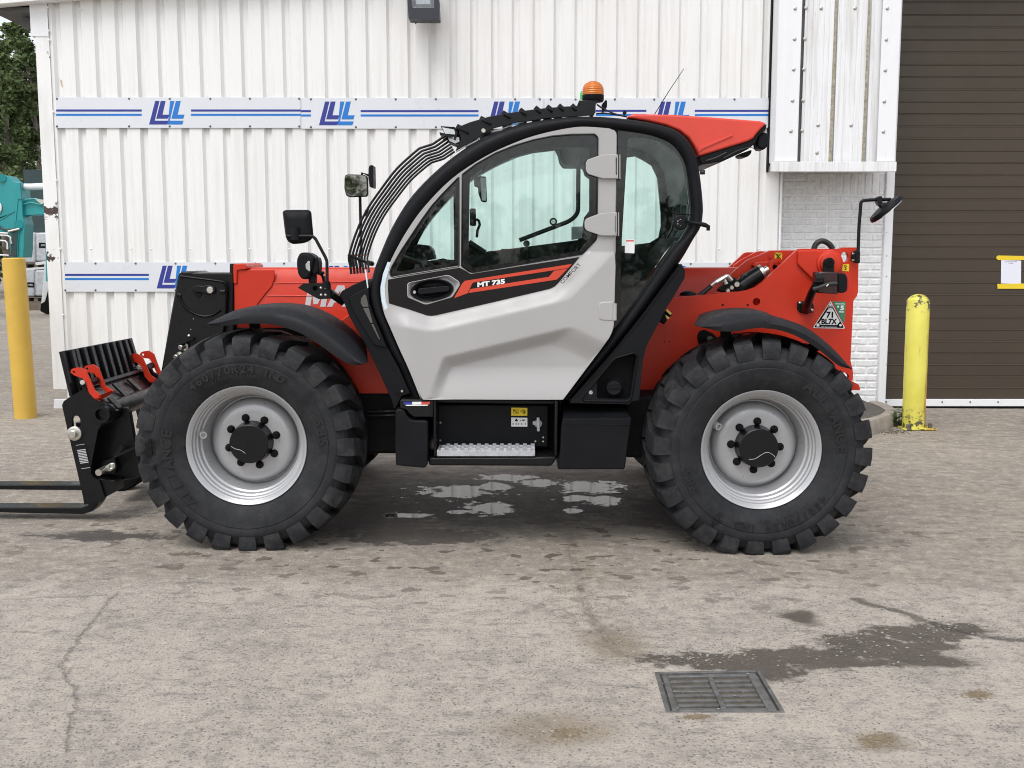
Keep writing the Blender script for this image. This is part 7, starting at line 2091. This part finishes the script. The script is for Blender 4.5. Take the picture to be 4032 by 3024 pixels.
# ---------------------------------------------------------------- rear lamp, stickers, hydraulics
def rear_details():
    rl = node('rear_lamp', TH, W((3230, 1240), 0.4))
    m = MB(); m.prism(rnd(G((940, 800), (960, 790), (1100, 795), (1118, 830), (1115, 915), (975, 920), (940, 880)), 4), 0.585, 0.60); m.build('base_plate', BLACKM, rl, bevel=0.003)
    m = MB(); m.tube([W(g_(1035, 880), 0.58), W(g_(1045, 830), 0.50), W(g_(1100, 690), 0.38), W(g_(1150, 600), 0.33), W(g_(1165, 560), 0.33)], [0.030, 0.0235, 0.022, 0.022, 0.020], 16); m.build('lamp_arm', BLACKM, rl, smooth=60)
    m = MB()
    for p in ((966, 810), (1098, 888)): bolt_head(m, g_(*p), 0.585, 0.010)
    m.build('bolt', ZINC, rl, smooth=40)['kind'] = 'stuff'
    m = MB(); m.prism(G((1168, 470), (1385, 476), (1382, 716), (1160, 700)), 0.34, 0.46); m.build('lamp_box', mk('dark_maroon_steel', (0.028, 0.006, 0.006), 0.35, coat=0.2), rl, bevel=0.006)
    m = MB(); m.tube([W(g_(1125, 545), 0.325), W(g_(1215, 545), 0.325)], 0.03, 16); m.tube([W(g_(1130, 578), 0.298), W(g_(1215, 574), 0.298)], 0.005, 6); m.build('lamp_swivel', BLACKM, rl, smooth=40)
    m = MB(); m.tube([W(p, 0.30) for p in spline(G((1110, 660), (1180, 640), (1250, 615), (1310, 600), (1370, 600)), 4)], 0.012, 8); m.build('lamp_cable', HOSE, rl, smooth=60)
    m = MB(); m.bar(W(g_(1255, 628), 0.29), W(g_(1275, 605), 0.29), 0.006, 0.006); m.build('cable_tie', WHITEF, rl)
    c = W(g_(1435, 592), 0.40)
    m = MB(); m.prism(rnd(G((1386, 485), (1440, 484), (1475, 500), (1488, 560), (1486, 640), (1470, 690), (1440, 702), (1386, 700)), 6), 0.33, 0.50); m.build('lamp_shell', BLACKP, rl, bevel=0.012, seg=3)
    m = MB(); m.prism(rnd(G((1472, 505), (1495, 530), (1506, 590), (1500, 650), (1476, 688)), 5), 0.34, 0.49); m.build('lamp_lens', REDL, rl, bevel=0.008, seg=3)
    # stickers on the rear plate
    Ys = 0.598
    tri = lambda k: [(g_(1290, 985)[0] + (p[0] - g_(1290, 985)[0]) * k, g_(1290, 985)[1] + (p[1] - g_(1290, 985)[1]) * k) for p in rnd(G((1302, 788), (1455, 1078), (1450, 1090), (1116, 1082), (1114, 1072)), 2)]
    gm = MB(); gm.prism(rnd(G((1322, 792), (1468, 797), (1450, 1025), (1436, 1024)), 2), Ys + 0.0005, Ys + 0.0018); gs = gm.build('emissions_sticker', GREEN, TH)
    m = MB()
    put_text(m, 'EMISSIONS', W(g_(1350, 826), Ys - 0.0001), (1, 0, 0), (0, 0, 1), 0.0085, width=0.056, bold=0.02)
    put_text(m, '5', W(g_(1406, 886), Ys - 0.0001), (1, 0, 0), (0, 0, 1), 0.026, width=0.022, bold=0.05)
    cyl_y(m, g_(1382, 850), Ys - 0.0001, 0.0065, 0.0006, 14)
    m.prism(G((1393, 899), (1446, 900), (1445, 918), (1400, 916)), Ys - 0.0006, Ys)
    m.build('sticker_print', WHITEF, gs)
    m = MB(); put_text(m, 'KIRCE', W(g_(1404, 915), Ys - 0.0009), (1, 0, 0), (0, 0, 1), 0.0065); m.build('lettering', BLACKD, gs)
    m = MB(); m.prism(tri(1.0), Ys, Ys + 0.0012); ts = m.build('registration_sticker', WHITEF, TH)
    m = MB(); m.prism(tri(0.93), Ys - 0.0008, Ys - 0.0001); m.build('sticker_border', BLACKD, ts)
    m = MB(); m.prism(G((1280, 868), (1322, 868), (1400, 1010), (1372, 1050), (1195, 1048), (1178, 1025)), Ys - 0.0016, Ys - 0.0009)
    for p, r in (((1300, 830), 0.0072), ((1408, 1052), 0.0075)): cyl_y(m, g_(*p), Ys - 0.0009, r, 0.0006, 14)
    m.prism(G((1148, 1034), (1178, 1034), (1178, 1066), (1148, 1066)), Ys - 0.0016, Ys - 0.0009)
    m.prism(G((1272, 850), (1324, 850), (1324, 856), (1272, 856)), Ys - 0.0016, Ys - 0.0009)
    m.prism(G((1198, 1068), (1232, 1068), (1232, 1073), (1198, 1073)), Ys - 0.0016, Ys - 0.0009); m.prism(G((1240, 1069), (1372, 1071), (1372, 1076), (1240, 1074)), Ys - 0.0016, Ys - 0.0009)
    m.build('sticker_print', WHITEF, ts)
    m = MB()
    put_text(m, '71', W(g_(1292, 936), Ys - 0.0022), (1, 0, 0), (0, 0, 1), 0.0345, width=0.040, bold=0.045, center=True)
    put_text(m, 'BL7X', W(g_(1287, 1010), Ys - 0.0022), (1, 0, 0), (0, 0, 1), 0.0315, width=0.093, bold=0.045, center=True)
    m.build('lettering', BLACKD, ts)
    m = MB(); put_text(m, 'HIDROM', W(g_(1296, 880), Ys - 0.0022), (1, 0, 0), (0, 0, 1), 0.0055, center=True); m.build('lettering', FLAGR, ts)
    def ysq(pts, Y, crossed):
        m = MB(); m.prism(pts, Y - 0.0012, Y); s = m.build('warning_label', YEL, TH)
        x = sum(p[0] for p in pts) / 4; y = sum(p[1] for p in pts) / 4
        m = MB()
        m.tube([W((x + dx, y + dy), Y - 0.002) for dx, dy in ((0, -3), (0, 2), (3, 4), (2, 8), (-2, 8), (-3, 6))], 0.0022, 5)
        m.tube([W(p, Y - 0.002) for p in circle_px((x, y - 6), 4, 10)], 0.0016, 5)
        if crossed:
            m.tube([W((x - 12, y - 12), Y - 0.003), W((x + 12, y + 12), Y - 0.003)], 0.0022, 5); m.tube([W((x + 12, y - 12), Y - 0.003), W((x - 12, y + 12), Y - 0.003)], 0.0022, 5)
        m.build('label_print', BLACKD, s)
    ysq(G((692, 262), (774, 264), (770, 342), (690, 340)), 0.859, True)
    ysq(G((1424, 388), (1504, 384), (1500, 466), (1424, 462)), 0.599, False)
    # hydraulic ram and fittings between the plates
    hy = node('tilt_ram', TH, W((2880, 1160), 0.72))
    m = MB(); m.tube([W(d_(1560, 520), 0.74), W(d_(1700, 410), 0.74), W(d_(1790, 352), 0.74)], [0.052, 0.052, 0.050], 18); m.build('ram_barrel', BLACKM, hy, smooth=40)
    m = MB(); m.cyl(W(d_(1780, 360), 0.74), W(d_(1850, 320), 0.74), 0.026, 14); m.build('ram_rod', ZINC, hy, smooth=40)
    m = MB(); m.cyl(W(d_(1790, 352), 0.74), W(d_(1812, 340), 0.74), 0.05, 18); m.build('ram_gland', ZINC, hy, smooth=40)
    m = MB(); m.prism(D((1466, 482), (1580, 380), (1668, 470), (1655, 490), (1545, 502), (1475, 500)), 0.66, 0.76); m.build('valve_block', BLACKD, hy, bevel=0.006)
    m = MB()
    for a, b, r in (((1400, 450), (1450, 410), 0.012), ((1440, 425), (1500, 390), 0.017), ((1495, 392), (1530, 372), 0.014), ((1528, 372), (1562, 410), 0.014), ((1500, 400), (1520, 438), 0.013)):
        m.cyl(W(d_(*a), 0.66), W(d_(*b), 0.66), r, 8)
    m.build('hose_fitting', ZINC, hy, smooth=30)
    m = MB(); m.tube([W(p, 0.67) for p in spline(D((1300, 530), (1340, 502), (1405, 448)), 4)], 0.014, 10); m.tube([W(p, 0.72) for p in spline(D((1640, 400), (1650, 372), (1680, 368), (1705, 385), (1695, 410)), 4)], 0.012, 8); m.build('hydraulic_hose', HOSE, hy, smooth=60)
    m = MB()
    for p, r in (((1560, 466), 0.013), ((1530, 490), 0.013), ((1600, 440), 0.017)): cyl_y(m, d_(*p), 0.659, r, 0.014, 12, 0.003)
    m.build('bolt', ZINC, hy, smooth=40)
    m = MB(); m.lathe(W(d_(1218, 528), 0.75), (0, 0, 1), [(0, 0.052), (0.016, 0.046), (0.028, 0.024), (0.03, 0)], 20); m.build('filler_cap', BLACKP, TH, smooth=50)
    m = MB(); m.tube([W(p, 0.8) for p in spline(G((1118, 225), (1135, 180), (1170, 145), (1215, 135), (1265, 155), (1300, 185), (1325, 225)), 4)], 0.017, 10); m.build('hose_loop', HOSE, TH, smooth=60)
    m = MB(); m.prism(D((985, 712), (1030, 650), (1055, 720), (1030, 760)), 0.30, 0.42); m.cyl(W(d_(1040, 650), 0.40), W(d_(1080, 690), 0.40), 0.018, 10); m.build('cable_bracket', BLACKD, TH, bevel=0.006)
    m = MB(); m.bar(W(d_(1024, 680), 0.38), W(d_(1066, 706), 0.38), 0.012, 0.03); m.bar(W(d_(1048, 640), 0.38), W(d_(1084, 674), 0.38), 0.012, 0.02); m.build('clip', BRASS, TH)
rear_details()

# ---------------------------------------------------------------- step, battery box, tank
def lower_side():
    lb = node('access_step', TH, W((2000, 1835), 0.3))
    Y = 0.06
    m = MB(); m.prism(rnd(K((112, 110), (160, 100), (185, 118), (205, 160), (235, 185), (262, 192), (355, 193), (370, 205), (369, 535), (350, 562), (330, 566), (118, 546), (110, 400)), 6), Y, Y + 0.50); m.build('front_skirt', BLACKP, lb, bevel=0.012, seg=3)
    m = MB(); m.prism(rnd(K((145, 45), (158, 26), (414, 26), (410, 166), (258, 166), (225, 142), (198, 108), (150, 97)), 5), Y + 0.015, Y + 0.45); fl = m.build('skirt_top', BLACKM, lb, bevel=0.006)
    for x0, x1, mt in ((175, 246, BLUE1), (246, 318, WHITEF), (318, 388, FLAGR)):
        m = MB(); m.prism(K((x0, 45), (x1, 44), (x1 - (8 if x1 > 380 else 0), 65), (x0 + (8 if x0 < 180 else 0), 66)), Y + 0.0135, Y + 0.0149); m.build('flag_sticker', mt, fl)
    m = MB(); m.prism(K((192, 68), (372, 67), (366, 75), (200, 76)), Y + 0.0135, Y + 0.0149); m.build('flag_sticker', WHITEF, fl)
    # opening frame
    m = MB()
    m.prism(K((414, 20), (432, 20), (432, 480), (414, 470)), Y + 0.02, Y + 0.30)
    m.prism(K((1370, 35), (1392, 38), (1388, 474), (1366, 466)), Y + 0.02, Y + 0.30)
    m.prism(K((412, 22), (1392, 36), (1392, 64), (412, 50)), Y + 0.10, Y + 0.32)
    m.build('step_frame', BLACKM, lb, bevel=0.004)
    m = MB(); m.prism(K((372, 483), (1215, 478), (1395, 474), (1342, 552), (380, 547)), Y + 0.03, Y + 0.32); m.build('step_beam', BLACKM, lb, bevel=0.01)
    m = MB(); m.prism(K((420, 30), (1392, 40), (1390, 472), (420, 472)), Y + 0.29, Y + 0.31); m.build('box_back', BLACKD, lb)
    m = MB(); m.prism(K((448, 66), (1320, 71), (1315, 402), (444, 394)), Y + 0.20, Y + 0.285); bp = m.build('battery_cover', BLACKP, lb, bevel=0.006)
    Yb = Y + 0.20
    m = MB(); m.prism(K((1027, 90), (1153, 92), (1152, 154), (1026, 153)), Yb - 0.002, Yb - 0.0005); m.build('battery_label', YEL, bp)
    m = MB()
    m.tube([W(k_(*q), Yb - 0.003) for q in ((1045, 109), (1080, 109), (1080, 134), (1045, 134), (1045, 109))], 0.0016, 5); m.tube([W(k_(1040, 106), Yb - 0.003), W(k_(1082, 137), Yb - 0.003)], 0.0016, 5)
    m.tube([W(p, Yb - 0.003) for p in circle_px(k_(1127, 125), 5.5, 12)] , 0.0016, 5); m.tube([W(k_(1127, 112), Yb - 0.003), W(k_(1127, 138), Yb - 0.003)], 0.0025, 5); m.tube([W(k_(*q), Yb - 0.003) for q in ((1098, 124), (1112, 108), (1122, 106))], 0.0014, 5)
    m.build('label_print', BLACKD, bp)
    m = MB(); m.prism(K((1026, 168), (1153, 170), (1153, 240), (1026, 239)), Yb - 0.002, Yb - 0.0005); m.build('battery_label', WHITEF, bp)
    m = MB(); m.prism(K((1066, 174), (1081, 197), (1052, 197)), Yb - 0.0035, Yb - 0.0022)
    for x in (1040, 1065, 1083, 1108, 1138): m.prism(circle_px(k_(x, 219), 3.2, 8, 2.2), Yb - 0.0035, Yb - 0.0022)
    m.prism(K((1112, 185), (1132, 185), (1132, 194), (1112, 194)), Yb - 0.0035, Yb - 0.0022); m.prism(K((1095, 187), (1103, 187), (1103, 193), (1095, 193)), Yb - 0.0035, Yb - 0.0022)
    m.build('label_print', BLACKD, bp)
    m = MB(); q = W(k_(1238, 215), Yb); m.lathe(q, (0, -1, 0), [(0, 0), (0, 0.024), (0.01, 0.023), (0.012, 0.018), (0.012, 0)], 20); m.bar(W(k_(1238, 166), Yb - 0.02), W(k_(1240, 276), Yb - 0.02), 0.017, 0.022); m.bar(W(k_(1195, 210), Yb - 0.012), W(k_(1235, 212), Yb - 0.012), 0.022, 0.016); m.build('isolator_key', ALU, bp, bevel=0.003)
    m = MB()
    for p in ((467, 208), (466, 349), (1279, 326), (1278, 358), (1217, 357)): bolt_head(m, k_(*p), Yb - 0.0005, 0.0075)
    m.build('bolt', ZINC, bp, smooth=40)['kind'] = 'stuff'
    # serrated tread
    st = MB()
    z1 = W(k_(800, 430), Y + 0.02).z; z0 = W(k_(800, 474), Y + 0.02).z
    xa, xb = W(k_(440, 450), Y + 0.02).x, W(k_(1214, 450), Y + 0.02).x
    st.box(((xa + xb) / 2, Y + 0.03, (z0 + z1) / 2), (xb - xa, 0.012, z1 - z0))
    for j in range(4): st.box(((xa + xb) / 2, Y + 0.06 + j * 0.045, z1 - 0.006), (xb - xa, 0.010, 0.012))
    n = 12
    for i in range(n):
        x = xa + (xb - xa) * (i + 0.75) / (n + 0.5)
        for j in range(4):
            st.box((x + (0.022 if j % 2 else 0), Y + 0.033 + j * 0.045, z1 + 0.006), (0.022, 0.014, 0.016))
    for x in (xa + 0.006, xb - 0.006): st.box((x, Y + 0.115, (z0 + z1) / 2 + 0.004), (0.010, 0.19, z1 - z0))
    for i in range(7): st.box((xa + (xb - xa) * (i + 0.5) / 7, Y + 0.115, z1 - 0.01), (0.014, 0.17, 0.010))
    st.build('step_tread', ALU, lb, bevel=0.0015, seg=1)
    # tank / tool box behind the step
    P = K((1434, 172), (1972, 168), (1966, 232), (1922, 572), (1905, 578), (1400, 578), (1390, 572), (1412, 420), (1420, 250))
    top = [W(p, Y + 0.16) for p in K((1424, 76), (1906, 76))]
    f = [W(p, Y) for p in P]
    m = MB()
    depth = Vector((0, 0.45, 0))
    m.prism3(f, depth)
    m.add([f[0] + Vector((0, 0.0, -0.002)), f[1] + Vector((0, 0.0, -0.002)), top[1], top[0], f[0] + depth, f[1] + depth, top[1] + Vector((0, 0.29, 0)), top[0] + Vector((0, 0.29, 0))],
          [(0, 1, 2, 3), (3, 2, 6, 7), (1, 5, 6, 2), (0, 3, 7, 4), (4, 7, 6, 5)])
    bmx = m.build('fuel_tank', BLACKP, TH, bevel=0.010, seg=3)
    m = MB(); m.tube([W(p, Y - 0.0005) for p in K((1426, 222), (1700, 222), (1966, 228))], 0.003, 5); m.build('tank_seam', BLACKD, TH)
lower_side()
